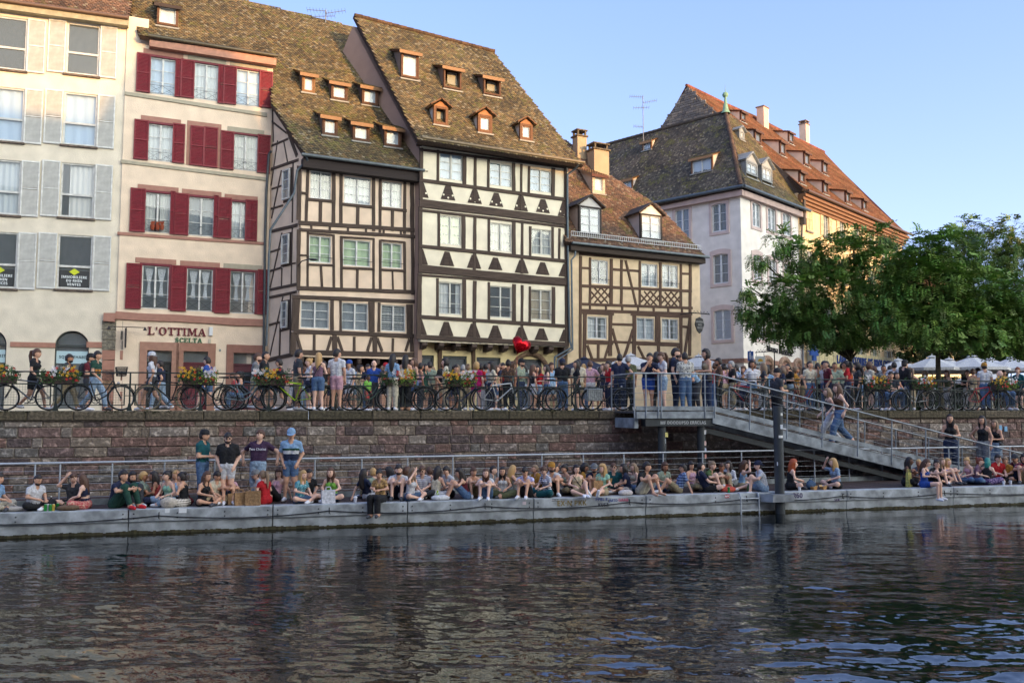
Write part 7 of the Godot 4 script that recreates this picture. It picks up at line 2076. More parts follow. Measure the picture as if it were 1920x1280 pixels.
# ================================================================ people
# bone ids: 0 pelvis 1 trunk 2 shoulders 3 neck 4 upper arm 5 forearm 6 hand 7 thigh 8 calf 9 foot
const POSES := {
	# trunk: chest, neck, head, then elbow, wrist, knee, ankle (left is +x); toe offset kind
	"stand": [Vector3(0, 0.93, 0), Vector3(0, 1.28, 0), Vector3(0, 1.45, -0.01), Vector3(0, 1.63, 0.02), Vector3(0.24, 1.13, -0.03), Vector3(0.23, 0.88, 0.05), Vector3(-0.24, 1.13, -0.03), Vector3(-0.23, 0.88, 0.05), Vector3(0.095, 0.50, 0.02), Vector3(0.10, 0.08, -0.02), Vector3(-0.095, 0.50, 0.02), Vector3(-0.11, 0.08, 0.0), "flat"],
	"walk": [Vector3(0, 0.92, 0), Vector3(0, 1.27, 0.02), Vector3(0, 1.44, 0.02), Vector3(0, 1.62, 0.06), Vector3(0.24, 1.12, -0.12), Vector3(0.22, 0.90, -0.02), Vector3(-0.24, 1.12, 0.05), Vector3(-0.21, 0.93, 0.24), Vector3(0.09, 0.52, 0.22), Vector3(0.09, 0.09, 0.30), Vector3(-0.09, 0.49, -0.04), Vector3(-0.09, 0.15, -0.36), "flat"],
	"hold": [Vector3(0, 0.93, 0), Vector3(0, 1.28, 0), Vector3(0, 1.45, 0), Vector3(0, 1.62, 0.04), Vector3(0.24, 1.12, 0.02), Vector3(0.09, 1.12, 0.26), Vector3(-0.24, 1.12, 0.02), Vector3(-0.09, 1.12, 0.26), Vector3(0.095, 0.50, 0.02), Vector3(0.10, 0.08, -0.02), Vector3(-0.10, 0.50, 0.04), Vector3(-0.13, 0.08, 0.02), "flat"],
	"drink": [Vector3(0, 0.93, 0), Vector3(0, 1.28, 0), Vector3(0, 1.45, -0.01), Vector3(0, 1.63, 0.01), Vector3(0.24, 1.13, -0.03), Vector3(0.23, 0.88, 0.05), Vector3(-0.25, 1.22, 0.12), Vector3(-0.08, 1.45, 0.2), Vector3(0.095, 0.50, 0.02), Vector3(0.10, 0.08, -0.02), Vector3(-0.10, 0.50, 0.04), Vector3(-0.13, 0.08, 0.02), "flat"],
	"hip": [Vector3(0, 0.93, 0), Vector3(0.01, 1.28, 0), Vector3(0, 1.45, -0.01), Vector3(0, 1.63, 0.02), Vector3(0.24, 1.13, -0.03), Vector3(0.23, 0.88, 0.05), Vector3(-0.38, 1.17, -0.06), Vector3(-0.19, 0.99, 0.02), Vector3(0.10, 0.50, 0.05), Vector3(0.12, 0.08, 0.02), Vector3(-0.095, 0.50, 0.0), Vector3(-0.10, 0.08, -0.02), "flat"],
	"pocket": [Vector3(0, 0.93, 0), Vector3(0, 1.28, 0), Vector3(0, 1.45, 0), Vector3(0, 1.62, 0.03), Vector3(0.27, 1.14, -0.05), Vector3(0.17, 0.91, 0.07), Vector3(-0.27, 1.14, -0.05), Vector3(-0.17, 0.91, 0.07), Vector3(0.10, 0.50, 0.02), Vector3(0.12, 0.08, -0.02), Vector3(-0.10, 0.50, 0.02), Vector3(-0.13, 0.08, 0.0), "flat"],
	"railback": [Vector3(0, 0.91, 0.06), Vector3(0, 1.26, 0.0), Vector3(0, 1.43, -0.02), Vector3(0.02, 1.61, 0.01), Vector3(0.44, 1.19, -0.12), Vector3(0.42, 0.99, -0.10), Vector3(-0.44, 1.19, -0.12), Vector3(-0.42, 0.99, -0.10), Vector3(0.09, 0.50, 0.14), Vector3(0.10, 0.08, 0.18), Vector3(-0.09, 0.50, 0.12), Vector3(-0.07, 0.08, 0.14), "flat"],
	"railfront": [Vector3(0, 0.93, -0.1), Vector3(0, 1.23, 0.08), Vector3(0, 1.37, 0.19), Vector3(0, 1.53, 0.27), Vector3(0.26, 1.10, 0.24), Vector3(0.12, 1.16, 0.40), Vector3(-0.2, 1.14, 0.3), Vector3(-0.06, 1.36, 0.33), Vector3(0.09, 0.50, -0.08), Vector3(0.10, 0.08, -0.14), Vector3(-0.09, 0.50, -0.06), Vector3(-0.1, 0.08, -0.1), "flat"],
	"bend": [Vector3(0, 0.92, -0.1), Vector3(0, 1.18, 0.14), Vector3(0, 1.28, 0.28), Vector3(0, 1.40, 0.38), Vector3(0.24, 0.98, 0.26), Vector3(0.10, 0.92, 0.46), Vector3(-0.24, 0.98, 0.26), Vector3(-0.10, 0.92, 0.46), Vector3(0.09, 0.50, -0.02), Vector3(0.10, 0.08, -0.1), Vector3(-0.09, 0.50, 0.0), Vector3(-0.1, 0.08, -0.06), "flat"],
	"cross": [Vector3(0, 0.12, 0), Vector3(0, 0.46, 0.05), Vector3(0, 0.62, 0.09), Vector3(0, 0.79, 0.14), Vector3(0.25, 0.36, 0.10), Vector3(0.11, 0.28, 0.32), Vector3(-0.25, 0.36, 0.10), Vector3(-0.11, 0.30, 0.32), Vector3(0.36, 0.17, 0.26), Vector3(-0.04, 0.08, 0.40), Vector3(-0.36, 0.17, 0.24), Vector3(0.04, 0.08, 0.28), "side"],
	"knees": [Vector3(0, 0.12, 0), Vector3(0, 0.44, 0.10), Vector3(0, 0.59, 0.17), Vector3(0, 0.76, 0.22), Vector3(0.27, 0.42, 0.30), Vector3(0.07, 0.44, 0.50), Vector3(-0.27, 0.42, 0.30), Vector3(-0.07, 0.46, 0.52), Vector3(0.13, 0.50, 0.40), Vector3(0.12, 0.08, 0.60), Vector3(-0.13, 0.50, 0.40), Vector3(-0.12, 0.08, 0.58), "flat"],
	"out": [Vector3(0, 0.12, 0), Vector3(0, 0.47, -0.05), Vector3(0, 0.64, -0.05), Vector3(0, 0.81, -0.01), Vector3(0.25, 0.36, 0.06), Vector3(0.12, 0.28, 0.28), Vector3(-0.25, 0.36, 0.06), Vector3(-0.12, 0.30, 0.28), Vector3(0.11, 0.17, 0.46), Vector3(0.14, 0.09, 0.86), Vector3(-0.11, 0.20, 0.44), Vector3(-0.12, 0.09, 0.84), "up"],
	"lean": [Vector3(0, 0.12, 0), Vector3(0, 0.45, -0.12), Vector3(0, 0.61, -0.17), Vector3(0, 0.78, -0.15), Vector3(0.28, 0.33, -0.24), Vector3(0.30, 0.08, -0.34), Vector3(-0.26, 0.34, 0.0), Vector3(-0.14, 0.30, 0.22), Vector3(0.13, 0.42, 0.38), Vector3(0.12, 0.08, 0.60), Vector3(-0.26, 0.18, 0.38), Vector3(0.02, 0.08, 0.60), "flat"],
	"hang": [Vector3(0, 0.12, 0), Vector3(0, 0.46, 0.03), Vector3(0, 0.63, 0.06), Vector3(0, 0.80, 0.11), Vector3(0.25, 0.38, 0.08), Vector3(0.09, 0.36, 0.30), Vector3(-0.25, 0.38, 0.08), Vector3(-0.09, 0.38, 0.30), Vector3(0.11, 0.15, 0.46), Vector3(0.12, -0.30, 0.47), Vector3(-0.11, 0.15, 0.45), Vector3(-0.10, -0.32, 0.45), "flat"],
	"onehang": [Vector3(0, 0.12, 0), Vector3(0, 0.45, 0.08), Vector3(0, 0.61, 0.13), Vector3(0, 0.78, 0.16), Vector3(0.27, 0.40, 0.24), Vector3(0.10, 0.40, 0.46), Vector3(-0.25, 0.36, 0.10), Vector3(-0.14, 0.20, 0.34), Vector3(0.12, 0.46, 0.40), Vector3(0.14, 0.0, 0.46), Vector3(-0.2, 0.16, 0.42), Vector3(-0.1, 0.08, 0.80), "flat"],
	"armup": [Vector3(0, 0.12, 0), Vector3(0, 0.46, 0.05), Vector3(0, 0.62, 0.08), Vector3(0, 0.79, 0.12), Vector3(0.25, 0.36, 0.10), Vector3(0.11, 0.28, 0.32), Vector3(-0.34, 0.60, 0.22), Vector3(-0.12, 0.84, 0.26), Vector3(0.36, 0.17, 0.26), Vector3(-0.04, 0.08, 0.40), Vector3(-0.36, 0.17, 0.24), Vector3(0.04, 0.08, 0.28), "side"],
	"chair": [Vector3(0, 0.52, 0), Vector3(0, 0.87, 0.03), Vector3(0, 1.04, 0.05), Vector3(0, 1.21, 0.09), Vector3(0.25, 0.76, 0.10), Vector3(0.11, 0.70, 0.32), Vector3(-0.25, 0.76, 0.10), Vector3(-0.11, 0.72, 0.32), Vector3(0.12, 0.55, 0.44), Vector3(0.12, 0.08, 0.42), Vector3(-0.12, 0.55, 0.44), Vector3(-0.12, 0.08, 0.46), "flat"]}
var nets := {}
var garments := {}
func skeleton(pose: String, sex: String, cut: String) -> Dictionary:
	var q: Array = POSES[pose]
	var f := sex == "f"
	var big := 1.16 if sex == "b" else (0.9 if f else 1.0)
	var P: Vector3 = q[0]; var C: Vector3 = q[1]; var N: Vector3 = q[2]; var H: Vector3 = q[3]
	var sw := 0.155 if f else 0.185
	var up := (N - C).normalized()
	var S := N - up * 0.045
	var b := []
	var hip := 0.088 if f else 0.082
	var mid := P.lerp(C, 0.45)
	b.append([P + Vector3(-hip * 0.7, 0, 0), P + Vector3(hip * 0.7, 0, 0), 0.115 * (1.12 if sex == "b" else 1.0), 0.115 * (1.12 if sex == "b" else 1.0), 0])
	for s in [-1.0, 1.0]:
		b.append([P + Vector3(s * 0.055, 0.02, 0), mid + Vector3(s * (0.045 if f else 0.06), 0, 0), 0.10 * big, (0.088 if f else 0.10) * big, 1])
		b.append([mid + Vector3(s * (0.045 if f else 0.06), 0, 0), C + Vector3(s * (0.06 if f else 0.078), 0, 0), (0.088 if f else 0.10) * big, (0.095 if f else 0.11) * big, 1])
		if f: b.append([C + Vector3(s * 0.065, -0.02, 0.06), C + Vector3(s * 0.06, -0.01, 0.075), 0.062, 0.056, 1])
		var sh := S + Vector3(s * sw, -0.025, 0)
		b.append([N + Vector3(s * 0.03, 0.0, -0.015), sh, 0.05, 0.05 * big, 11])
		b.append([C + Vector3(s * 0.05, 0.03, 0), sh, 0.088 * big, 0.054 * big, 2])
		var el: Vector3 = q[4] if s > 0 else q[6]
		var wr: Vector3 = q[5] if s > 0 else q[7]
		b.append([sh, el, 0.05 * big, 0.04 * big, 4])
		b.append([el, wr, 0.042 * big, 0.029 * big, 5])
		var hd := wr + (wr - el).normalized() * 0.075
		b.append([wr, hd, 0.03, 0.034, 6])
		var hj := P + Vector3(s * hip, -0.03, 0)
		var kn: Vector3 = q[8] if s > 0 else q[10]
		var an: Vector3 = q[9] if s > 0 else q[11]
		var loose := 1.0
		var lower := 1.0
		if cut == "wide": loose = 1.2; lower = 2.1
		elif cut == "long": loose = 1.06; lower = 1.35
		elif cut == "shorts": loose = 1.15
		b.append([hj, kn, 0.092 * loose * (1.1 if sex == "b" else 1.0), (0.06 if lower < 1.2 else 0.064 * minf(lower, 1.45)) * (1.15 if cut == "shorts" else 1.0), 7])
		b.append([kn, an.lerp(kn, 0.0), 0.056 * minf(lower, 1.5), 0.036 * lower, 8])
		var tk: String = q[12]
		var toe := an + (Vector3(0.02 * s, -0.04, 0.15) if tk == "flat" else (Vector3(0.05 * s, 0.13, 0.07) if tk == "up" else Vector3(s * -0.13, -0.03, 0.05)))
		b.append([an + (an - toe).normalized() * 0.03 + Vector3(0, -0.02, 0), toe, 0.045, 0.036, 9 if s < 0.0 else 10])
	b.append([S + Vector3(0, -0.02, 0), H - (H - N).normalized() * 0.06, 0.058, 0.052, 3])
	return {"bones": b, "head": H, "q": q}
func net(pose: String, sex: String, cut: String) -> Dictionary:
	var key := pose + sex + cut
	if nets.has(key): return nets[key]
	var sk := skeleton(pose, sex, cut)
	var bones: Array = sk.bones
	var h := 0.027
	var lo := Vector3.INF
	var hi := -Vector3.INF
	for b in bones:
		var r := Vector3.ONE * (maxf(b[2], b[3]) + h * 3)
		lo = lo.min(b[0] - r).min(b[1] - r); hi = hi.max(b[0] + r).max(b[1] + r)
	var nx := int((hi.x - lo.x) / h) + 2
	var ny := int((hi.y - lo.y) / h) + 2
	var nz := int((hi.z - lo.z) / h) + 2
	var d := PackedFloat32Array(); d.resize(nx * ny * nz); d.fill(1.0)
	var id := PackedByteArray(); id.resize(nx * ny * nz)
	var tt := PackedFloat32Array(); tt.resize(nx * ny * nz)
	var K := 0.028
	for b in bones:
		var a: Vector3 = b[0]
		var ab: Vector3 = b[1] - a
		var l2 := maxf(ab.length_squared(), 1e-6)
		var r0: float = b[2]
		var r1: float = b[3]
		var m := Vector3.ONE * (maxf(r0, r1) + h * 2.2)
		var p0 := ((a.min(b[1]) - m - lo) / h).floor()
		var p1 := ((a.max(b[1]) + m - lo) / h).ceil()
		for z in range(maxi(0, int(p0.z)), mini(nz - 1, int(p1.z)) + 1):
			for y in range(maxi(0, int(p0.y)), mini(ny - 1, int(p1.y)) + 1):
				var i := (z * ny + y) * nx + maxi(0, int(p0.x))
				for x in range(maxi(0, int(p0.x)), mini(nx - 1, int(p1.x)) + 1):
					var pa := lo + Vector3(x, y, z) * h - a
					var t := clampf(pa.dot(ab) / l2, 0.0, 1.0)
					var ds := (pa - ab * t).length() - lerpf(r0, r1, t)
					var old := d[i]
					if ds < old:
						id[i] = b[4]; tt[i] = t
					var g := maxf(K - absf(old - ds), 0.0) / K
					d[i] = minf(old, ds) - g * g * K * 0.25
					i += 1
	var cell := {}
	var v := PackedVector3Array()
	var vb := PackedByteArray()
	var vt := PackedFloat32Array()
	var sx := 1
	var sy := nx
	var sz := nx * ny
	var off := [0, sx, sy, sx + sy, sz, sx + sz, sy + sz, sx + sy + sz]
	for z in nz - 1:
		for y in ny - 1:
			var i := (z * ny + y) * nx
			for x in nx - 1:
				var d0 := d[i]
				if absf(d0) < 0.075:
					var neg := 0
					for o in off:
						if d[i + o] < 0.0: neg += 1
					if neg > 0 and neg < 8:
						var s := Vector3.ZERO
						var n := 0
						for e in [[0, 1], [2, 3], [4, 5], [6, 7], [0, 2], [1, 3], [4, 6], [5, 7], [0, 4], [1, 5], [2, 6], [3, 7]]:
							var q0 := d[i + off[e[0]]]
							var q1 := d[i + off[e[1]]]
							if (q0 < 0.0) != (q1 < 0.0):
								var t := q0 / (q0 - q1)
								var e0: int = e[0]
								var e1: int = e[1]
								s += Vector3(e0 & 1, (e0 >> 1) & 1, e0 >> 2).lerp(Vector3(e1 & 1, (e1 >> 1) & 1, e1 >> 2), t)
								n += 1
						cell[i] = v.size()
						v.append(lo + (Vector3(x, y, z) + s / n) * h)
						vb.append(id[i]); vt.append(tt[i])
				i += 1
	var idx := PackedInt32Array()
	for i in cell:
		var d0 := d[i]
		for e in [[sx, sy, sz], [sy, sz, sx], [sz, sx, sy]]:
			var dd: float = d[i + e[0]]
			if (d0 < 0.0) == (dd < 0.0): continue
			var a = cell.get(i); var b2 = cell.get(i - e[1]); var c = cell.get(i - e[1] - e[2]); var f = cell.get(i - e[2])
			if b2 == null or c == null or f == null: continue
			if d0 < 0.0: idx.append_array(PackedInt32Array([a, c, b2, a, f, c]))
			else: idx.append_array(PackedInt32Array([a, b2, c, a, c, f]))
	var nn := PackedVector3Array(); nn.resize(v.size())
	for k in range(0, idx.size(), 3):
		var fn := (v[idx[k + 2]] - v[idx[k]]).cross(v[idx[k + 1]] - v[idx[k]])
		nn[idx[k]] += fn; nn[idx[k + 1]] += fn; nn[idx[k + 2]] += fn
	var sum := 0.0
	for k in nn.size():
		nn[k] = nn[k].normalized()
		sum += nn[k].dot(v[k] - Vector3(0, v[k].y, 0.15))
	if sum < 0.0:
		idx.reverse()
		for k in nn.size(): nn[k] = -nn[k]
	var o := {"v": v, "n": nn, "i": idx, "b": vb, "t": vt, "head": sk.head, "q": sk.q}
	nets[key] = o
	return o
func worn(o: Dictionary, key: String, want: Callable, grow: float) -> ArrayMesh:   # the part of the figure's surface that a garment covers, a little proud of it
	if garments.has(key): return garments[key]
	var b := MB.new()
	var map := {}
	var v: PackedVector3Array = o.v
	for k in range(0, o.i.size(), 3):
		var a: int = o.i[k]
		if not want.call(o.b[a], o.t[a]): continue
		for e in 3:
			var j: int = o.i[k + e]
			if not map.has(j): map[j] = b.vert(v[j] + o.n[j] * grow, o.n[j])
			b.i.append(map[j])
	garments[key] = b.mesh(null) if b.v.size() > 0 else null
	return garments[key]
func head_into(b: MB, xf: Transform3D, f: bool) -> void:
	var first := b.v.size()
	var la := 16
	var lg := 20
	for k in la + 1:
		var p := PI * k / la
		for s in lg + 1:
			var w := TAU * s / lg
			var d := Vector3(sin(p) * sin(w), cos(p), sin(p) * cos(w))
			var q := d * Vector3(0.076, 0.118, 0.094)
			if q.y < -0.02: q.x *= 1.0 - 0.28 * clampf((-0.02 - q.y) / 0.1, 0, 1)   # jaw
			if d.z > 0.2:
				var fy := q.y
				var fx := q.x
				q.z += 0.026 * exp(-pow(fx / 0.014, 2) - pow((fy + 0.012) / 0.026, 2))       # nose
				q.z -= 0.010 * exp(-pow((absf(fx) - 0.032) / 0.016, 2) - pow((fy - 0.012) / 0.014, 2))   # eye sockets
				q.z += 0.006 * exp(-pow((fy + 0.052) / 0.012, 2) - pow(fx / 0.024, 2)) + 0.008 * exp(-pow((fy + 0.095) / 0.016, 2) - pow(fx / 0.022, 2))
			b.vert(xf * q, (xf.basis * (d / Vector3(0.076, 0.118, 0.094))).normalized())
	for k in la:
		for s in lg:
			var p := first + k * (lg + 1) + s
			var q := p + lg + 1
			b.i.append_array(PackedInt32Array([p, p + 1, q, p + 1, q + 1, q]))
	for s in [-1.0, 1.0]:
		var i0 := b.v.size()
		b.ball(Vector3(0.078 * s, 0.0, -0.006), Vector3(0.012, 0.03, 0.018), 5, 6)
		b.col = Color(0.05, 0.035, 0.03)
		b.ball(Vector3(0.031 * s, 0.012, 0.083), Vector3(0.013, 0.006, 0.006), 4, 6)
		b.col = Color(0.10, 0.07, 0.05)
		b.ball(Vector3(0.032 * s, 0.031, 0.086), Vector3(0.018, 0.004, 0.006), 4, 6)
		b.col = Color.WHITE
		for k in range(i0, b.v.size()):
			b.v[k] = xf * b.v[k]; b.n[k] = xf.basis * b.n[k]
	var j0 := b.v.size()
	b.col = Color(0.62, 0.32, 0.30)
	b.ball(Vector3(0, -0.052, 0.088), Vector3(0.022, 0.007, 0.008), 4, 7)
	b.col = Color.WHITE
	for k in range(j0, b.v.size()):
		b.v[k] = xf * b.v[k]; b.n[k] = xf.basis * b.n[k]
func fingers_into(b: MB, q: Array) -> void:
	for s in [1.0, -1.0]:
		var el: Vector3 = q[4] if s > 0 else q[6]
		var wr: Vector3 = q[5] if s > 0 else q[7]
		var dir := (wr - el).normalized()
		var side := dir.cross(Vector3(0, 0, 1) if absf(dir.z) < 0.8 else Vector3.UP).normalized()
		var palm := dir.cross(side).normalized()
		if palm.y > 0.2 or (absf(palm.y) <= 0.2 and palm.x * s > 0): palm = -palm
		var o := wr + dir * 0.085
		for k in 4:
			var r := o + side * (k - 1.5) * 0.018
			var l: float = [0.032, 0.038, 0.036, 0.028][k]
			b.tube([r, r + dir * l + palm * 0.008, r + dir * l * 1.6 + palm * 0.03], [0.0095, 0.009, 0.007], 5)
		var th := wr + dir * 0.03 - side * 0.03
		b.tube([th, th - side * 0.022 + dir * 0.025 + palm * 0.012, th - side * 0.02 + dir * 0.055 + palm * 0.022], [0.0115, 0.0105, 0.008], 5)
var heads := {}
func body_mesh(pose: String, sex: String, cut: String, turn: Vector2) -> ArrayMesh:
	var key := pose + sex + cut + str(turn)
	if heads.has(key): return heads[key]
	var o := net(pose, sex, cut)
	var b := MB.new()
	b.v = o.v.duplicate(); b.n = o.n.duplicate(); b.i = o.i.duplicate()
	b.c.resize(b.v.size()); b.c.fill(Color.WHITE); b.t.resize(b.v.size())
	head_into(b, head_frame(o, turn), sex == "f")
	fingers_into(b, o.q)
	heads[key] = b.mesh(null)
	return heads[key]
func head_frame(o: Dictionary, turn: Vector2) -> Transform3D:
	return Transform3D((Basis(Vector3.UP, turn.x) * Basis(Vector3.RIGHT, turn.y)).scaled(Vector3.ONE * 1.12), o.head - Vector3(0, 0.014, 0))
var hairs := {}
func hair_mesh(style: String) -> ArrayMesh:
	if hairs.has(style): return hairs[style]
	var b := MB.new()
	var la := 18
	var lg := 26
	var curly := style.contains("curl")
	var long := 0.0
	if style.begins_with("long"): long = 0.30
	elif style == "bob": long = 0.10
	for k in la + 1:
		var p := PI * k / la
		for s in lg + 1:
			var w := TAU * s / lg
			var d := Vector3(sin(p) * sin(w), cos(p), sin(p) * cos(w))
			var g := 1.13 + (0.14 if curly else 0.0)
			if style == "crop": g = 1.06
			var bump := noise.get_noise_3d(d.x * 9.0, d.y * 9.0, d.z * 9.0 + (0.0 if s < lg else 0.0))
			if s == lg: bump = noise.get_noise_3d(0, d.y * 9.0, sin(p) * 9.0)
			var q := d * Vector3(0.080, 0.122, 0.100) * (g + bump * (0.22 if curly else 0.07))
			q.z -= 0.008
			var line := 0.046 if d.z > 0.3 else (0.0 if d.z > 0.05 else -0.07 - long * 0.2)      # hairline
			if long > 0.0 or curly: line = 0.06 if d.z > 0.35 else -1.0
			if long > 0.0 and d.y < 0.1 and d.z < 0.45 and (d.z < 0.1 or absf(d.x) > 0.6):
				var f := clampf((0.1 - d.y) / 1.1, 0, 1)
				q = Vector3(d.x / maxf(0.3, Vector2(d.x, d.z).length()) * 0.095 * (1.0 + bump * 0.25 - f * 0.25), 0.012 - f * (0.12 + long) , minf(q.z, 0.03) - 0.02 - f * 0.03 * (1.0 if d.z < 0 else 0.3))
				if d.z > 0.1: q.z = lerpf(q.z, 0.035, 0.6)
				if Vector2(d.x, d.z).length() < 0.42: q.z = minf(q.z, -0.075)
			elif q.y < line:
				q = d * Vector3(0.070, 0.105, 0.085)
				if d.z > 0.0: q.z -= 0.02
			b.vert(q, d)
	for k in la:
		for s in lg:
			var p := k * (lg + 1) + s
			var q := p + lg + 1
			b.i.append_array(PackedInt32Array([p, p + 1, q, p + 1, q + 1, q]))
	for k in b.n.size(): b.n[k] = Vector3.ZERO
	for k in range(0, b.i.size(), 3):
		var fn := (b.v[b.i[k + 2]] - b.v[b.i[k]]).cross(b.v[b.i[k + 1]] - b.v[b.i[k]])
		for e in 3: b.n[b.i[k + e]] += fn
	for k in b.n.size(): b.n[k] = b.n[k].normalized() if b.n[k].length() > 1e-9 else Vector3.UP
	if style == "bun": b.ball(Vector3(0, 0.10, -0.09), Vector3(0.045, 0.042, 0.045), 7, 9)
	if style == "pony": b.tube([Vector3(0, 0.07, -0.10), Vector3(0, 0.06, -0.15), Vector3(0, -0.05, -0.17), Vector3(0, -0.2, -0.15), Vector3(0, -0.34, -0.13)], [0.03, 0.038, 0.042, 0.034, 0.008], 8)
	hairs[style] = b.mesh(null)
	return hairs[style]
func cap_mesh(back: bool) -> ArrayMesh:
	var key := "cap" + str(back)
	if hairs.has(key): return hairs[key]
	var b := MB.new()
	b.lathe(Vector3(0, 0.02, -0.006), [Vector2(0.093, 0.0), Vector2(0.097, 0.035), Vector2(0.085, 0.085), Vector2(0.05, 0.118), Vector2(0.0, 0.128)], 16, 0.95, 1.12)
	var sg := -1.0 if back else 1.0
	var pts := []
	for k in 9:
		var w := -1.1 + 2.2 * k / 8.0
		pts.append([Vector3(sin(w) * 0.088, 0.03, cos(w) * 0.10 * sg), Vector3(sin(w) * 0.085, 0.018, (cos(w) * 0.10 + 0.075 * cos(w * 0.8)) * sg)])
	for k in 8:
		b.quad(pts[k][0], pts[k + 1][0], pts[k + 1][1], pts[k][1])
		var u := Vector3(0, 0.008, 0)
		b.quad(pts[k][0] + u, pts[k][1] + u, pts[k + 1][1] + u, pts[k + 1][0] + u); b.quad(pts[k][1], pts[k + 1][1], pts[k + 1][1] + u, pts[k][1] + u)
	hairs[key] = b.mesh(null)
	return hairs[key]
const INK := {"black": [30, 30, 34], "navy": [34, 42, 72], "white": [226, 226, 230], "cream": [222, 212, 188], "grey": [128, 130, 134], "charcoal": [66, 68, 74], "teal": [20, 92, 98], "bottle green": [34, 76, 62], "sage": [158, 172, 152], "maroon": [104, 26, 40], "red": [196, 24, 34], "pink": [228, 178, 192], "hot pink": [206, 24, 112], "light blue": [150, 186, 222], "blue": [40, 82, 168], "denim": [92, 122, 160], "pale denim": [158, 182, 206], "dark denim": [44, 58, 88], "beige": [196, 176, 142], "khaki": [170, 154, 120], "olive": [98, 102, 70], "mauve": [130, 98, 118], "rust": [190, 88, 44], "mustard": [196, 140, 50], "lime": [134, 200, 82], "purple": [70, 44, 74], "brown": [104, 72, 52], "yellow": [222, 204, 120], "mint": [170, 220, 190], "green": [84, 112, 64], "coral": [214, 90, 84], "bald": [0, 0, 0],
	"dark": [38, 30, 28], "auburn": [116, 56, 34], "fair": [182, 144, 92], "ash": [128, 104, 80], "chestnut": [84, 56, 40], "silver": [150, 148, 146], "ginger": [164, 74, 34], "turquoise": [40, 128, 118]}
const SKIN := {"a": [226, 182, 158], "b": [206, 158, 130], "c": [172, 122, 94], "d": [96, 64, 48]}
func ink(s: String) -> Color:
	var q: Array = INK[s]
	return sr(q[0], q[1], q[2])
func cloth(s: String) -> Material:
	# "striped", "plaid", "floral", "leopard", "print": two colours woven or printed on the cloth
	if INK.has(s): return mat(ink(s), 0.9, "cloth")
	if mats.has("cl " + s): return mats["cl " + s]
	var im := Image.create(128, 128, false, Image.FORMAT_RGB8)
	var r := RandomNumberGenerator.new()
	r.seed = s.hash()
	var pal := {"striped": [sr(224, 224, 230), sr(36, 46, 82)], "plaid": [sr(96, 124, 168), sr(34, 46, 78)], "floral": [sr(196, 194, 186), sr(40, 42, 46)], "leopard": [sr(184, 146, 92), sr(44, 32, 24)], "print": [sr(206, 204, 224), sr(90, 70, 150)], "flowered": [sr(50, 84, 170), sr(206, 216, 236)], "teal print": [sr(52, 124, 140), sr(180, 206, 204)], "red print": [sr(176, 70, 74), sr(216, 186, 160)], "purple print": [sr(58, 44, 92), sr(190, 160, 190)], "red plaid": [sr(170, 40, 46), sr(40, 24, 32)], "brown print": [sr(62, 46, 40), sr(132, 96, 66)], "ivory stripes": [sr(226, 218, 204), sr(120, 106, 96)]}
	var c0: Color = pal[s][0]
	var c1: Color = pal[s][1]
	im.fill(c0)
	if s.contains("strip"):
		for k in 8: im.fill_rect(Rect2i(0, k * 16, 128, 6), c1)
	elif s.contains("plaid"):
		for k in 4:
			im.fill_rect(Rect2i(0, k * 32, 128, 13), c0.lerp(c1, 0.75)); im.fill_rect(Rect2i(k * 32 + 18, 0, 6, 128), c0.lerp(c1, 0.9)); im.fill_rect(Rect2i(0, k * 32 + 22, 128, 3), Color(0.85, 0.86, 0.9))
	else:
		for k in 90:
			var x := r.randi_range(0, 120)
			var y := r.randi_range(0, 120)
			im.fill_rect(Rect2i(x, y, r.randi_range(4, 12), r.randi_range(4, 10)), c1 if k % 3 else c0.lerp(c1, 0.5))
	var m := StandardMaterial3D.new()
	m.albedo_texture = ImageTexture.create_from_image(im); m.roughness = 0.9; m.uv1_triplanar = true; m.uv1_scale = Vector3.ONE * (2.2 if s.contains("strip") else 3.0)
	mats["cl " + s] = m
	return m
var said := {}
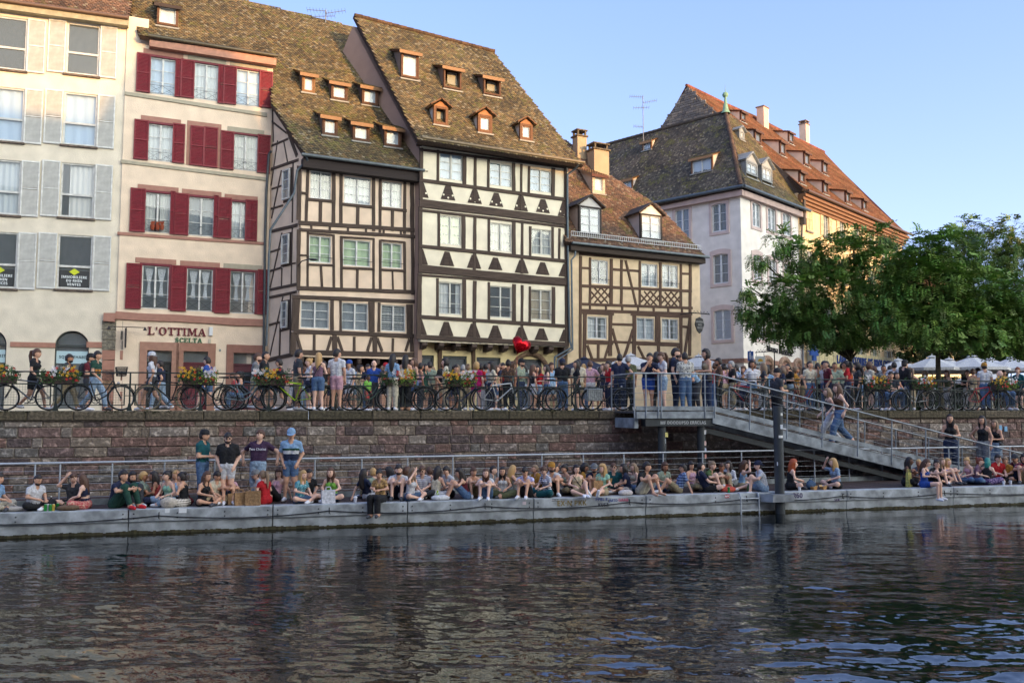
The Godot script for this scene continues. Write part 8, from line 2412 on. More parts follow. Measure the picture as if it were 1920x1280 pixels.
# spec: pose, sex (m f b), skin, hair style, hair colour, top style (tee tank long dress crop shirt), top colour, bottom (long wide shorts skirt none), bottom colour, head turn degrees, look down degrees, extra words
func person(xf: Transform3D, s: Array, where: String, group: String) -> Node3D:
	var pose: String = s[0]; var sex: String = s[1]; var top: String = s[5]; var bot: String = s[7]
	var cut := {"long": "long", "wide": "wide", "shorts": "shorts", "skirt": "wide", "none": "bare"}[bot] as String
	if bot == "skirt" and top == "dress": cut = "shorts"
	var turn := Vector2(deg_to_rad(s[9]) if s.size() > 9 else 0.0, deg_to_rad(s[10]) if s.size() > 10 else 0.0)
	var extra: String = s[11] if s.size() > 11 else ""
	var noun := {"tee": "tee", "tank": "tank top", "long": "long-sleeved top", "dress": "dress", "crop": "crop top", "shirt": "shirt"}[top] as String
	var bn := {"long": "trousers", "wide": "wide trousers", "shorts": "shorts", "skirt": "skirt", "none": "bare legs"}[bot] as String
	var doing := {"stand": "standing", "walk": "walking", "hold": "holding a drink", "drink": "raising a hand to the mouth", "hip": "hand on hip", "pocket": "hands in pockets", "railback": "leaning back on railing", "railfront": "leaning on handrail", "bend": "bending forward", "cross": "sitting cross-legged", "knees": "sitting, knees up", "out": "sitting, legs stretched", "lean": "sitting, leaning back", "hang": "sitting, legs over the edge", "onehang": "sitting, one foot over edge", "armup": "sitting, arm raised", "chair": "seated"}[pose] as String
	var hat := ""
	for w in extra.split(","):
		if w.contains("cap"): hat = w.strip_edges()
	var lab := "%s %s%s, %s, %s %s" % [s[6], noun, "" if top == "dress" else " and %s %s" % [s[8], bn], hat if hat else ("bald head" if s[3] == "bald" else "%s %s hair" % [s[4], {"crop": "cropped", "short": "short", "bob": "bobbed", "bun": "pinned-up", "pony": "tied", "curl": "curly", "long": "long", "longcurl": "long curly"}[s[3]]]), doing, where]
	lab = "person in " + lab
	while lab.split(" ").size() > 16: lab = lab.substr(0, lab.rfind(" "))
	said[lab] = said.get(lab, 0) + 1
	var t := thing("person", lab, "person", xf, group)
	var o := net(pose, sex, cut)
	var key := pose + sex + cut
	var q: Array = SKIN[s[2]]
	var skin := mat(sr(q[0], q[1], q[2]), 0.6, "vc")
	part("body", body_mesh(pose, sex, cut, turn), t, Transform3D.IDENTITY, skin)
	var hf := head_frame(o, turn)
	var sl := {"tee": 0.62, "tank": -1.0, "long": 2.0, "dress": 0.45, "crop": -1.0, "shirt": 0.8}[top] as float
	if top == "dress" and extra.contains("strappy"): sl = -1.0
	var sleeveless := sl < 0.0
	var low := 0.35 if top == "crop" else -1.0
	var tm := worn(o, key + top + str(sl), func(b, tv): return (b == 1 and tv > low) or (b == 2 and (not sleeveless or tv < 0.35)) or (b == 11 and not sleeveless and tv > 0.12) or (b == 4 and tv < sl) or (b == 5 and sl > 1.5) or (top == "dress" and (b == 0 or (b == 7 and tv < 0.55))) or (top in ["tee", "shirt", "long"] and b == 0 and pose in ["stand", "walk", "hold", "hip", "pocket", "railback", "drink", "railfront", "bend"] and tv < -1.0), 0.013)
	if tm: part("dress" if top == "dress" else ("shirt" if top in ["shirt", "long"] else "top"), tm, t, Transform3D.IDENTITY, cloth(s[6]))
	if top != "dress" and bot != "none":
		var ln := 0.72 if bot == "shorts" else 2.0
		var bm := worn(o, key + bot, func(b, tv): return b == 0 or (b == 7 and tv < ln) or (b == 8 and ln > 1.0 and tv < 0.93), 0.009)
		if bm: part(bn.replace(" ", "_"), bm, t, Transform3D.IDENTITY, cloth(s[8]))
	if not extra.contains("barefoot"):
		var sc := "white" if (lab.hash() % 3) else "charcoal"
		if extra.contains("red shoes"): sc = "red"
		for e in [9, 10]:
			var sm := worn(o, key + "shoe%d" % e, func(b, _tv): return b == e, 0.008)
			if sm: part("shoe", sm, t, Transform3D.IDENTITY, mat(ink(sc), 0.6))
	if s[3] != "bald": part("hair", hair_mesh(s[3]), t, hf, mat(ink(s[4]), 0.55))
	if hat:
		var hc := "black"
		for w in INK:
			if hat.begins_with(w): hc = w
		part("cap", cap_mesh(extra.contains("backward")), t, hf, mat(ink(hc), 0.8, "cloth"))
	if extra.contains("glasses"):
		var g := MB.new()
		for e in [-1.0, 1.0]:
			g.box(Vector3(0.031 * e - 0.022, 0.0, 0.094), Vector3(0.031 * e + 0.022, 0.028, 0.098)); g.box(Vector3(0.076 * e - 0.002, 0.016, 0.0), Vector3(0.076 * e + 0.002, 0.021, 0.094))
		part("glasses", g.mesh(mat(sr(24, 24, 28), 0.3)), t, hf)
	if extra.contains("backpack"):
		var g := MB.new()
		var C: Vector3 = o.q[1]
		g.ball(C + Vector3(0, -0.04, -0.19), Vector3(0.15, 0.22, 0.11), 8, 10)
		for e in [-1.0, 1.0]: g.tube([C + Vector3(0.1 * e, 0.16, -0.1), C + Vector3(0.11 * e, 0.16, 0.06), C + Vector3(0.12 * e, -0.08, 0.115), C + Vector3(0.12 * e, -0.15, -0.08)], 0.02, 5)
		part("backpack", g.mesh(mat(sr(52, 54, 60), 0.8, "cloth")), t)
	if extra.contains("strap"):
		var g := MB.new()
		var C: Vector3 = o.q[1]
		var P: Vector3 = o.q[0]
		g.tube([C + Vector3(-0.12, 0.13, 0.08), C + Vector3(0.0, -0.06, 0.155), P + Vector3(0.17, 0.06, 0.06), P + Vector3(0.12, 0.1, -0.12), C + Vector3(-0.02, 0.0, -0.135), C + Vector3(-0.12, 0.13, -0.09), C + Vector3(-0.12, 0.14, 0.08)], 0.014, 5)
		g.ball(P + Vector3(0.2, -0.02, 0.02), Vector3(0.06, 0.1, 0.1), 6, 8)
		part("shoulder_bag", g.mesh(mat(sr(46, 40, 38), 0.7)), t)
	if extra.contains("beard"):
		var g := MB.new()
		g.ball(Vector3(0, -0.075, 0.04), Vector3(0.062, 0.042, 0.056), 7, 9)
		part("beard", g.mesh(mat(ink(s[4]), 0.7)), t, hf)
	return t
func on_quay(x: float, ytop: float, yaw: float, s: Array, level := QUAY, lean_w := 0.0) -> void:
	# distance from the figure's height: women 1.67 m, men 1.78 m
	var ht := 1.67 if s[1] == "f" else 1.78
	if s[0] == "chair": ht = 1.34
	if s.size() > 11 and s[11].contains("child"): ht = 1.2
	var std := 1.75 if s[0] != "chair" else 1.335
	if s[0] in ["railfront", "bend"]: ht -= 0.12; std = 1.64
	var depth := clampf((level + ht - EYE.y) * F / (HZ - ytop), 23.2, 36.0)
	if x > 1060: depth = maxf(depth, 27.4)
	if x > 1340: depth = maxf(depth, 28.6 + (x - 1340) * 0.006)
	var sc := clampf((EYE.y - level + (HZ - ytop) * depth / F) / std, 0.66, 1.12)
	var p := far(x, depth)
	p.y = level + 0.005
	var zones := [[230, "before the ivory house"], [505, "before the red shuttered house"], [665, "before the pink timbered house"], [785, "under the pink house jetty"], [930, "behind the bicycles at the carved house"], [1070, "near the heart balloon"], [1190, "beside the navy parasol"], [1440, "behind the landing"], [1560, "before the lilac house"], [1720, "before the parasol terrace"], [2000, "beside the slim tree"]]
	var wh := ""
	for z in zones:
		if x < z[0]:
			wh = z[1]
			break
	person(Transform3D(Basis(Vector3.UP, deg_to_rad(yaw)).scaled(Vector3.ONE * sc), p), s, wh, "people on the quay")
func on_pontoon(x: float, ytop: float, yaw: float, row: float, s: Array) -> void:
	var w := -(0.30 + 0.62 * row)
	var u := hit(PX, x, 900, w).x
	w = maxf(w, rail_w(u) + 0.28)
	u = hit(PX, x, 900, w).x
	var base := PX * Vector3(u, DECK + 0.006, w)
	var b := Basis(Vector3.UP, deg_to_rad(yaw) - 0.25)
	var q: Array = POSES[s[0]]
	var need: float = EYE.y - base.y + (HZ - ytop) * -base.z / F
	var sc := clampf(need / (q[3].y + 0.135), 0.86, 1.13)
	var hd: Vector3 = b * (q[3] * Vector3(1, 0, 1)) * sc
	var along := PX.basis.x.dot(hd)
	base -= PX.basis.x * along
	if s[0] in ["hang", "onehang"]: base = PX * (Vector3(PX.affine_inverse() * base) * Vector3(1, 1, 0) + Vector3(0, 0, -0.2))
	var zones := [[200, "beside the green cans"], [360, "beside the canvas tote"], [520, "by the paper bags"], [640, "by the white shopping bag"], [760, "beside the straw cup"], [880, "in the group round the green bottle"], [1000, "on the boarded deck"], [1200, "by the tall paper bag"], [1440, "near the pontoon ladder"], [1600, "between pile and gangway"], [1790, "beside the yellow tote"], [2000, "by the white cups"]]
	var wh := ""
	for z in zones:
		if x < z[0]:
			wh = z[1]
			break
	person(Transform3D(b.scaled(Vector3.ONE * sc), base), s, wh, "people on the pontoon")

func build_crowd() -> void:
	var l := [
		[60, 654, 90, ["walk", "f", "b", "pony", "chestnut", "tee", "black", "shorts", "black"]],
		[122, 664, 90, ["walk", "m", "c", "short", "dark", "long", "charcoal", "long", "khaki", 0, 0, "beard"]],
		[163, 663, 95, ["hold", "m", "b", "short", "dark", "tee", "maroon", "shorts", "charcoal", 0, 0, "black cap, backpack, beard"]],
		[175, 658, 88, ["walk", "m", "b", "short", "dark", "tee", "bottle green", "long", "pale denim"]],
		[284, 660, -90, ["walk", "f", "b", "long", "chestnut", "tee", "white", "shorts", "charcoal", 0, 0, "white cap, backward, glasses"]],
		[300, 676, -90, ["walk", "m", "b", "short", "dark", "tee", "navy", "long", "pale denim"]],
		[388, 669, -95, ["walk", "m", "a", "short", "dark", "tee", "blue", "shorts", "denim"]],
		[440, 699, -60, ["chair", "f", "b", "short", "chestnut", "tee", "coral", "shorts", "white", 0, 10]],
		[452, 697, -70, ["chair", "f", "b", "bun", "dark", "tank", "pale denim", "long", "denim"]],
		[477, 662, 90, ["walk", "m", "a", "short", "chestnut", "tee", "grey", "shorts", "beige", 0, 0, "beard"]],
		[492, 659, 88, ["walk", "m", "b", "crop", "dark", "tee", "black", "shorts", "charcoal"]],
		[524, 673, -90, ["walk", "m", "b", "short", "dark", "tee", "black", "shorts", "navy", 0, 0, "glasses"]],
		[557, 656, 120, ["stand", "m", "b", "short", "dark", "tee", "charcoal", "shorts", "beige"]],
		[579, 672, -60, ["hold", "f", "a", "bun", "fair", "shirt", "white", "shorts", "navy"]],
		[595, 661, 180, ["hold", "f", "a", "long", "fair", "tank", "mauve", "shorts", "denim", 0, 0, "strap"]],
		[630, 655, 170, ["stand", "m", "b", "short", "dark", "tee", "white", "shorts", "pink", -40]],
		[654, 676, -40, ["stand", "m", "b", "short", "dark", "tee", "white", "shorts", "white", 0, 0, "blue cap"]],
		[675, 685, 60, ["stand", "f", "b", "long", "dark", "long", "beige", "long", "beige"]],
		[688, 683, 30, ["hold", "f", "b", "bun", "dark", "tee", "navy", "long", "denim"]],
		[700, 676, 5, ["stand", "m", "a", "bald", "bald", "shirt", "blue", "long", "charcoal"]],
		[689, 704, 60, ["stand", "m", "d", "crop", "dark", "tee", "lime", "shorts", "coral", 0, 0, "child"]],
		[722, 681, 10, ["stand", "f", "b", "short", "dark", "tee", "charcoal", "shorts", "black", 0, 0, "red cap"]],
		[735, 664, 165, ["stand", "f", "b", "long", "dark", "tee", "light blue", "long", "cream"]],
		[759, 666, 175, ["stand", "f", "b", "long", "dark", "tank", "cream", "wide", "charcoal"]],
		[776, 672, -60, ["stand", "f", "b", "bob", "chestnut", "tank", "black", "shorts", "denim"]],
		[788, 681, 180, ["stand", "m", "b", "short", "dark", "tee", "white", "shorts", "denim", 0, 0, "backpack"]],
		[796, 683, 70, ["stand", "f", "b", "bob", "dark", "dress", "bottle green", "none", "black"]],
		[805, 679, 175, ["stand", "m", "b", "short", "dark", "tee", "sage", "shorts", "beige"]],
		[836, 672, -90, ["hold", "m", "a", "curl", "dark", "tee", "cream", "long", "beige"]],
		[857, 685, 160, ["stand", "f", "b", "long", "ash", "tank", "cream", "wide", "beige"]],
		[868, 684, 180, ["stand", "m", "a", "crop", "silver", "shirt", "plaid", "long", "dark denim"]],
		[893, 680, 170, ["stand", "f", "a", "curl", "fair", "dress", "hot pink", "none", "black"]],
		[911, 682, 180, ["stand", "m", "b", "short", "dark", "shirt", "light blue", "long", "dark denim"]],
		[930, 686, 90, ["stand", "f", "a", "long", "chestnut", "tank", "beige", "shorts", "denim"]],
		[942, 681, 60, ["stand", "m", "b", "short", "dark", "tee", "navy", "long", "black"]],
		[953, 675, 175, ["stand", "f", "c", "bun", "dark", "shirt", "brown print", "long", "black"]],
		[976, 673, 60, ["hold", "m", "b", "short", "dark", "shirt", "sage", "long", "dark denim", 0, 0, "black cap, beard"]],
		[999, 684, 120, ["stand", "f", "b", "long", "chestnut", "tank", "black", "shorts", "white"]],
		[1011, 688, 160, ["stand", "f", "b", "bob", "auburn", "tee", "maroon", "long", "black"]],
		[1026, 684, -80, ["hold", "f", "a", "long", "dark", "tank", "pink", "shorts", "denim"]],
		[1055, 673, 175, ["hold", "m", "b", "crop", "dark", "shirt", "black", "long", "denim", 0, 0, "navy cap"]],
		[1085, 674, 175, ["stand", "m", "b", "short", "dark", "shirt", "cream", "shorts", "beige"]],
		[1095, 683, 160, ["stand", "f", "a", "bob", "fair", "tee", "black", "long", "denim"]],
		[1107, 677, 170, ["hip", "m", "a", "crop", "chestnut", "tee", "pink", "shorts", "white"]],
		[1133, 682, -70, ["stand", "f", "a", "bob", "chestnut", "dress", "navy", "none", "black", 0, 0, "strappy"]],
		[1163, 664, 165, ["hip", "m", "b", "crop", "dark", "tee", "navy", "long", "dark denim"]],
		[1179, 667, 175, ["stand", "b", "b", "crop", "silver", "shirt", "olive", "long", "charcoal"]],
		[1157, 678, 150, ["stand", "f", "a", "bob", "fair", "tank", "charcoal", "wide", "black"]],
		[1303, 677, -60, ["bend", "m", "b", "short", "chestnut", "tee", "light blue", "long", "charcoal"]],
		[1350, 672, -100, ["stand", "m", "c", "short", "dark", "shirt", "brown print", "long", "black", 0, 0, "beard"]],
		[1375, 677, -90, ["hold", "m", "a", "short", "silver", "tee", "black", "long", "khaki"]],
		[1368, 689, -70, ["stand", "f", "b", "short", "dark", "tee", "maroon", "long", "black"]],
		[1396, 692, 0, ["stand", "f", "a", "long", "chestnut", "tank", "red", "shorts", "white"]],
		[1415, 678, 10, ["hold", "m", "c", "short", "dark", "tee", "white", "shorts", "cream", 0, 10]],
		[1434, 693, 30, ["stand", "f", "a", "long", "fair", "tee", "yellow", "shorts", "white"]],
		[1479, 689, 60, ["stand", "m", "b", "crop", "dark", "tee", "white", "long", "black", 0, 0, "beard"]],
		[1488, 699, 150, ["stand", "f", "b", "long", "dark", "tee", "black", "long", "black"]],
		[1511, 698, 0, ["stand", "f", "a", "long", "chestnut", "tee", "black", "long", "black", 0, 0, "strap"]],
		[1534, 691, 60, ["bend", "m", "b", "crop", "dark", "tee", "black", "long", "denim"]],
		[1549, 678, -80, ["drink", "m", "b", "short", "dark", "tee", "white", "long", "denim", 0, 0, "navy cap"]],
		[1574, 700, -60, ["stand", "m", "b", "short", "dark", "tee", "charcoal", "long", "black"]],
		[1596, 685, 70, ["hold", "m", "b", "long", "chestnut", "long", "rust", "long", "black", 0, 0, "beard"]],
		[1620, 686, 0, ["hold", "m", "c", "crop", "dark", "shirt", "cream", "long", "black", 0, 0, "glasses"]],
		[1647, 694, 160, ["stand", "f", "b", "bob", "dark", "tee", "black", "long", "denim"]],
		[1700, 676, 110, ["stand", "m", "a", "short", "dark", "long", "black", "long", "dark denim", 0, 0, "black cap"]],
		[1680, 698, 20, ["chair", "f", "b", "long", "dark", "tank", "coral", "long", "denim"]],
		[1674, 697, -30, ["chair", "m", "b", "short", "dark", "tee", "charcoal", "long", "denim"]],
		[1828, 692, 150, ["stand", "f", "b", "bun", "chestnut", "tank", "beige", "wide", "beige"]],
		[1838, 690, -150, ["stand", "m", "c", "short", "dark", "tee", "charcoal", "long", "black"]],
		[1850, 681, 170, ["stand", "m", "b", "crop", "dark", "tee", "white", "long", "denim", 0, 0, "mustard cap"]],
		[1874, 695, 20, ["chair", "m", "a", "bald", "bald", "tee", "navy", "long", "denim"]],
		[1886, 694, 0, ["stand", "f", "b", "short", "dark", "tee", "black", "long", "black"]],
		[1913, 689, -60, ["stand", "f", "a", "short", "auburn", "long", "teal", "shorts", "black"]]]
	for q in l: on_quay(q[0], q[1], q[2], q[3])
	for q in [[440, 699], [452, 697], [680, 698], [674, 697], [1680, 698], [1674, 697], [1874, 695]]:
		pass
	# further people glimpsed between the others
	var tops := ["white", "black", "navy", "grey", "cream", "light blue", "sage", "maroon", "red", "pink", "olive", "charcoal", "mustard", "striped"]
	var bots := ["denim", "black", "beige", "navy", "khaki", "charcoal", "white", "pale denim"]
	for k in 104:
		var x := 545.0 + k * 10.5
		if k >= 30: x = 1345.0 + (k - 30) * 36.0
		if k >= 46: x = 560.0 + (k - 46) * 22.5
		if k >= 74: x = 1345.0 + (k - 74) * 12.5
		var f := rng.randf() < 0.5
		var sp := [["stand", "hold", "pocket", "hip"][rng.randi() % 4], "f" if f else "m", ["a", "b", "b", "c"][rng.randi() % 4], ["long", "bob", "bun", "pony", "longcurl"][rng.randi() % 5] if f else ["short", "crop", "curl"][rng.randi() % 3], ["dark", "chestnut", "ash", "dark"][rng.randi() % 4], ["tee", "tank", "shirt"][rng.randi() % (3 if f else 1)], tops[rng.randi() % tops.size()], ["long", "shorts"][rng.randi() % 2], bots[rng.randi() % bots.size()], rnd(-30, 30), 0, "beside the walkers"]
		on_quay(x + rnd(-5, 5), rnd(687, 701) if k < 46 else rnd(676, 690), rnd(-180, 180), sp)
	# on the landing and the gangway
	var W := 1.78
	var sl := [
		[1217, 664, -10, 1.0, ["railfront", "m", "b", "short", "dark", "tee", "navy", "shorts", "blue", -30, 0]],
		[1232, 660, 150, 0.75, ["stand", "f", "b", "bob", "dark", "tee", "maroon", "wide", "charcoal"]],
		[1243, 660, -80, 1.2, ["hold", "f", "a", "pony", "chestnut", "tee", "white", "shorts", "pale denim", 0, 15]],
		[1267, 653, 60, 0.7, ["stand", "m", "a", "short", "dark", "tee", "navy", "long", "dark denim", 0, 0, "backpack, beard"]],
		[1276, 665, 0, 0.3, ["stand", "m", "b", "short", "chestnut", "tee", "grey", "long", "khaki", 0, 0, "beard"]],
		[1286, 660, 175, 1.2, ["hold", "m", "b", "crop", "dark", "shirt", "floral", "long", "denim"]],
		[1327, 655, -85, 1.15, ["hold", "f", "b", "curl", "dark", "tank", "beige", "long", "dark denim", 0, 0, "strap"]]]
	for q in sl:
		var p := hit(QX, q[0], 740, q[3])
		var ht: float = (1.67 if q[4][1] == "f" else 1.78) / 1.75
		var base := QX * Vector3(p.x, QUAY + 0.006, q[3])
		var need: float = EYE.y - base.y + (HZ - q[1]) * -base.z / F
		var std := 1.64 if q[4][0] == "railfront" else 1.75
		person(Transform3D((QX.basis * Basis(Vector3.UP, deg_to_rad(q[2]) - 0.1)).scaled(Vector3.ONE * clampf(need / std, 0.88, 1.14)), base), q[4], "on the landing", "people on the landing")
	var b := hit(QX, 1338, 770, W).x
	var c := hit(QX, 1832, 880, W).x
	for q in [[1458, 684, 100, 1.0, ["hold", "m", "b", "short", "dark", "tee", "charcoal", "long", "black", -160, 0, "black cap, backward"]], [1557, 727, -100, 0.7, ["walk", "f", "a", "bob", "ash", "tank", "charcoal", "long", "white"]], [1576, 714, -95, 1.25, ["walk", "f", "a", "long", "chestnut", "tank", "brown", "wide", "denim"]], [1782, 772, -30, 1.0, ["hold", "f", "b", "long", "dark", "tank", "black", "wide", "dark denim", 0, -10]], [1843, 762, -60, 1.2, ["hip", "f", "b", "long", "dark", "tank", "black", "wide", "grey"]], [1867, 787, -70, 0.6, ["hold", "f", "b", "long", "ash", "tank", "black", "long", "pale denim", 0, 0, "strap"]]]:
		var p := hit(QX, q[0], 800, q[3])
		var y := maxf(DECK + 0.07, QUAY - 0.03 + (DECK + 0.1 - QUAY) / (c - b) * (p.x - b))
		var base := QX * Vector3(p.x, y, q[3])
		var need: float = EYE.y - base.y + (HZ - q[1]) * -base.z / F
		person(Transform3D((QX.basis * Basis(Vector3.UP, deg_to_rad(q[2]) - 0.1)).scaled(Vector3.ONE * clampf(need / 1.75, 0.88, 1.12)), base), q[4], "on the sloping gangway", "people on the gangway")
	# seats for those sitting at the terrace edge
	for ch in get_children():
		if ch.name.begins_with("person") and ch.get_meta("label").contains(", seated"):
			var t := thing("cafe_chair", "dark cafe chair under the seated " + ch.get_meta("label").substr(0, ch.get_meta("label").find(",")), "chair", ch.transform, "cafe chairs")
			var m := MB.new()
			m.bbox(Vector3(-0.2, 0.38, -0.2), Vector3(0.2, 0.41, 0.22), 0.01)
			put("seat", m, mat(sr(50, 48, 46), 0.7), t)
			m = MB.new(); m.bbox(Vector3(-0.2, 0.55, -0.24), Vector3(0.2, 0.85, -0.21), 0.01); put("backrest", m, mat(sr(50, 48, 46), 0.7), t)
			for e in [[-1, -1], [1, -1], [1, 1], [-1, 1]]:
				m = MB.new(); m.tube([Vector3(0.18 * e[0], 0, 0.19 * e[1]), Vector3(0.17 * e[0], 0.38 if e[1] > 0 else 0.8, 0.18 * e[1] - (0.04 if e[1] < 0 else 0.0))], 0.012, 5); put("leg", m, mat(sr(50, 48, 46), 0.7), t)
func build_seated() -> void:
	var l := [
		[-2, 884, 100, 0.1, ["cross", "m", "b", "short", "dark", "shirt", "light blue", "long", "cream"]],
		[72, 887, 80, 0.15, ["cross", "m", "b", "crop", "dark", "tee", "white", "long", "black", 0, 22, "beard"]],
		[139, 889, 20, 0.8, ["armup", "m", "a", "short", "chestnut", "tee", "charcoal", "shorts", "black", 10, 10]],
		[152, 893, -70, 0.2, ["cross", "f", "a", "long", "chestnut", "crop", "navy", "long", "red print", 0, 10]],
		[233, 878, 82, 0.2, ["knees", "m", "b", "short", "dark", "tee", "navy", "long", "bottle green", 0, 0, "red shoes"]],
		[250, 882, 60, 1.0, ["knees", "m", "b", "curl", "dark", "tee", "teal", "long", "charcoal", 0, 0, "beard"]],
		[287, 891, -60, 0.9, ["cross", "f", "c", "long", "dark", "tank", "coral", "long", "navy"]],
		[313, 880, -10, 0.45, ["cross", "f", "a", "bun", "dark", "tank", "mint", "long", "pale denim", -15]],
		[339, 885, -80, 0.1, ["armup", "f", "b", "bun", "dark", "tank", "black", "shorts", "ivory stripes"]],
		[388, 881, 80, 0.1, ["cross", "f", "b", "long", "chestnut", "dress", "black", "none", "black", 0, 8, "strappy"]],
		[407, 882, 60, 0.7, ["cross", "m", "b", "short", "dark", "shirt", "cream", "long", "beige", 0, 25]],
		[479, 886, -40, 0.8, ["cross", "m", "a", "crop", "chestnut", "tee", "white", "long", "charcoal", 0, 15, "grey cap"]],
		[492, 888, -110, 0.15, ["cross", "f", "a", "pony", "ash", "dress", "red", "none", "red", 0, 12]],
		[568, 882, 70, 0.2, ["cross", "f", "a", "long", "fair", "tee", "teal print", "shorts", "denim", 0, 5]],
		[579, 882, 50, 0.9, ["cross", "m", "b", "short", "dark", "tee", "black", "shorts", "black"]],
		[619, 874, 5, 0.5, ["cross", "f", "a", "long", "chestnut", "tank", "lime", "shorts", "denim"]],
		[682, 886, 150, 0.75, ["lean", "f", "a", "long", "dark", "tee", "navy", "shorts", "white"]],
		[709, 880, 0, 0.0, ["hang", "f", "b", "bun", "dark", "tee", "leopard", "wide", "black", 0, 14]],
		[745, 868, 15, 1.0, ["knees", "m", "a", "short", "dark", "tee", "white", "shorts", "navy", 10, 0, "beard"]],
		[764, 875, 160, 0.7, ["cross", "m", "b", "curl", "chestnut", "tee", "navy", "long", "white"]],
		[774, 879, 75, 0.15, ["armup", "f", "a", "longcurl", "ash", "tank", "white", "shorts", "denim"]],
		[790, 871, 5, 1.1, ["cross", "m", "a", "short", "chestnut", "tee", "striped", "long", "charcoal", 0, 15, "glasses"]],
		[822, 876, 170, 0.6, ["cross", "f", "b", "longcurl", "dark", "tank", "cream", "shorts", "white"]],
		[836, 874, -30, 1.1, ["cross", "m", "a", "short", "dark", "shirt", "white", "long", "black", 0, 20]],
		[861, 877, -60, 0.1, ["knees", "f", "b", "longcurl", "dark", "tank", "maroon", "shorts", "denim", 0, 10]],
		[908, 880, 8, 0.15, ["knees", "f", "a", "long", "chestnut", "tee", "white", "shorts", "denim"]],
		[940, 873, 12, 0.3, ["cross", "f", "b", "long", "dark", "tank", "white", "wide", "olive"]],
		[981, 873, 0, 0.15, ["knees", "m", "b", "short", "dark", "tee", "print", "shorts", "black", 0, 25]],
		[1019, 881, -35, 0.15, ["cross", "f", "a", "bun", "chestnut", "tee", "striped", "wide", "teal", 0, 25, "strap"]],
		[1030, 864, 20, 1.0, ["knees", "m", "b", "short", "dark", "tee", "white", "shorts", "black", 0, 0, "mustard cap, beard"]],
		[1041, 868, 120, 0.8, ["lean", "m", "b", "crop", "dark", "tee", "white", "shorts", "charcoal"]],
		[1075, 870, 20, 1.1, ["knees", "f", "a", "bun", "dark", "tee", "black", "long", "black"]],
		[1084, 870, 25, 0.1, ["lean", "f", "a", "bob", "dark", "dress", "beige", "none", "beige", 10, 5, "strappy"]],
		[1110, 867, 10, 1.1, ["knees", "m", "b", "short", "dark", "tee", "navy", "shorts", "charcoal", 0, 5, "grey cap, beard"]],
		[1130, 874, -10, 0.2, ["out", "f", "a", "longcurl", "fair", "tee", "mint", "shorts", "beige", -25]],
		[1148, 866, 5, 1.1, ["cross", "m", "a", "short", "chestnut", "tee", "teal", "shorts", "charcoal", 0, 0, "glasses"]],
		[1170, 868, -80, 0.6, ["cross", "m", "b", "bob", "dark", "tee", "navy", "shorts", "grey"]],
		[1208, 863, 50, 0.2, ["knees", "m", "b", "short", "dark", "tee", "black", "shorts", "cream", 25, 0, "barefoot"]],
		[1280, 868, -75, 0.3, ["lean", "m", "b", "bun", "dark", "shirt", "plaid", "shorts", "khaki", 0, 0, "glasses"]],
		[1316, 865, 110, 0.4, ["lean", "m", "a", "crop", "dark", "tee", "navy", "shorts", "black"]],
		[1331, 862, 60, 1.0, ["knees", "f", "a", "bun", "ash", "shirt", "green", "shorts", "black"]],
		[1367, 863, -20, 1.1, ["out", "f", "a", "long", "dark", "long", "white", "long", "black", -20, 5]],
		[1418, 862, -75, 0.1, ["onehang", "m", "a", "crop", "dark", "tee", "white", "shorts", "pale denim", 0, 0, "navy cap, backward"]],
		[1488, 860, 100, 0.5, ["cross", "f", "a", "longcurl", "ginger", "tank", "black", "shorts", "black"]],
		[1563, 857, -60, 0.5, ["armup", "f", "a", "long", "fair", "shirt", "pale denim", "shorts", "black", -20]],
		[1703, 855, 70, 0.9, ["cross", "f", "d", "long", "dark", "crop", "black", "long", "black"]],
		[1731, 858, 60, 0.0, ["hang", "f", "a", "long", "chestnut", "dress", "blue", "none", "blue", 0, 22, "strappy"]],
		[1750, 862, 20, 0.8, ["knees", "f", "a", "bun", "dark", "tee", "black", "shorts", "black", 0, 0, "glasses"]],
		[1763, 856, 40, 1.3, ["cross", "f", "a", "long", "ash", "tank", "blue", "shorts", "black"]],
		[1771, 857, 50, 1.5, ["knees", "f", "a", "bob", "fair", "tank", "flowered", "shorts", "denim"]],
		[1835, 856, 60, 0.8, ["cross", "f", "a", "bun", "auburn", "tee", "mauve", "long", "denim"]],
		[1857, 858, 150, 0.4, ["cross", "f", "a", "bob", "turquoise", "tank", "black", "wide", "purple print"]],
		[1868, 850, 20, 1.4, ["cross", "m", "a", "short", "dark", "tee", "red", "long", "black", 0, 0, "glasses"]],
		[1902, 850, -40, 1.4, ["knees", "m", "b", "short", "dark", "tee", "maroon", "long", "navy", 0, 0, "charcoal cap"]],
		[1916, 850, -20, 0.7, ["knees", "m", "b", "curl", "dark", "shirt", "red plaid", "shorts", "beige"]]]
	for q in l: on_pontoon(q[0], q[1], q[2], q[3], q[4])
	var n := 0
	for x in [268, 328, 428, 522, 700, 728, 806, 885, 924, 962, 1002, 1058, 1096, 1188, 1244, 1300, 1348, 1396, 1720, 1815, 1886]:
		n += 1
		var f := n % 2 == 0
		on_pontoon(x, lerpf(889, 856, (x - 150.0) / 1750.0) + rnd(-3, 4), rnd(-120, 120), rnd(0.95, 1.3), [["cross", "knees", "lean", "armup"][rng.randi() % 4], "f" if f else "m", ["a", "b", "c"][rng.randi() % 3], ["long", "bob", "bun", "longcurl"][rng.randi() % 4] if f else ["short", "crop", "curl"][rng.randi() % 3], ["dark", "chestnut", "ash", "fair"][rng.randi() % 4], "tank" if f else "tee", ["black", "white", "navy", "sage", "pink", "cream", "grey", "mustard", "light blue"][rng.randi() % 9], ["long", "shorts"][rng.randi() % 2], ["denim", "black", "beige", "khaki", "white"][rng.randi() % 5], rnd(-25, 25), 8])
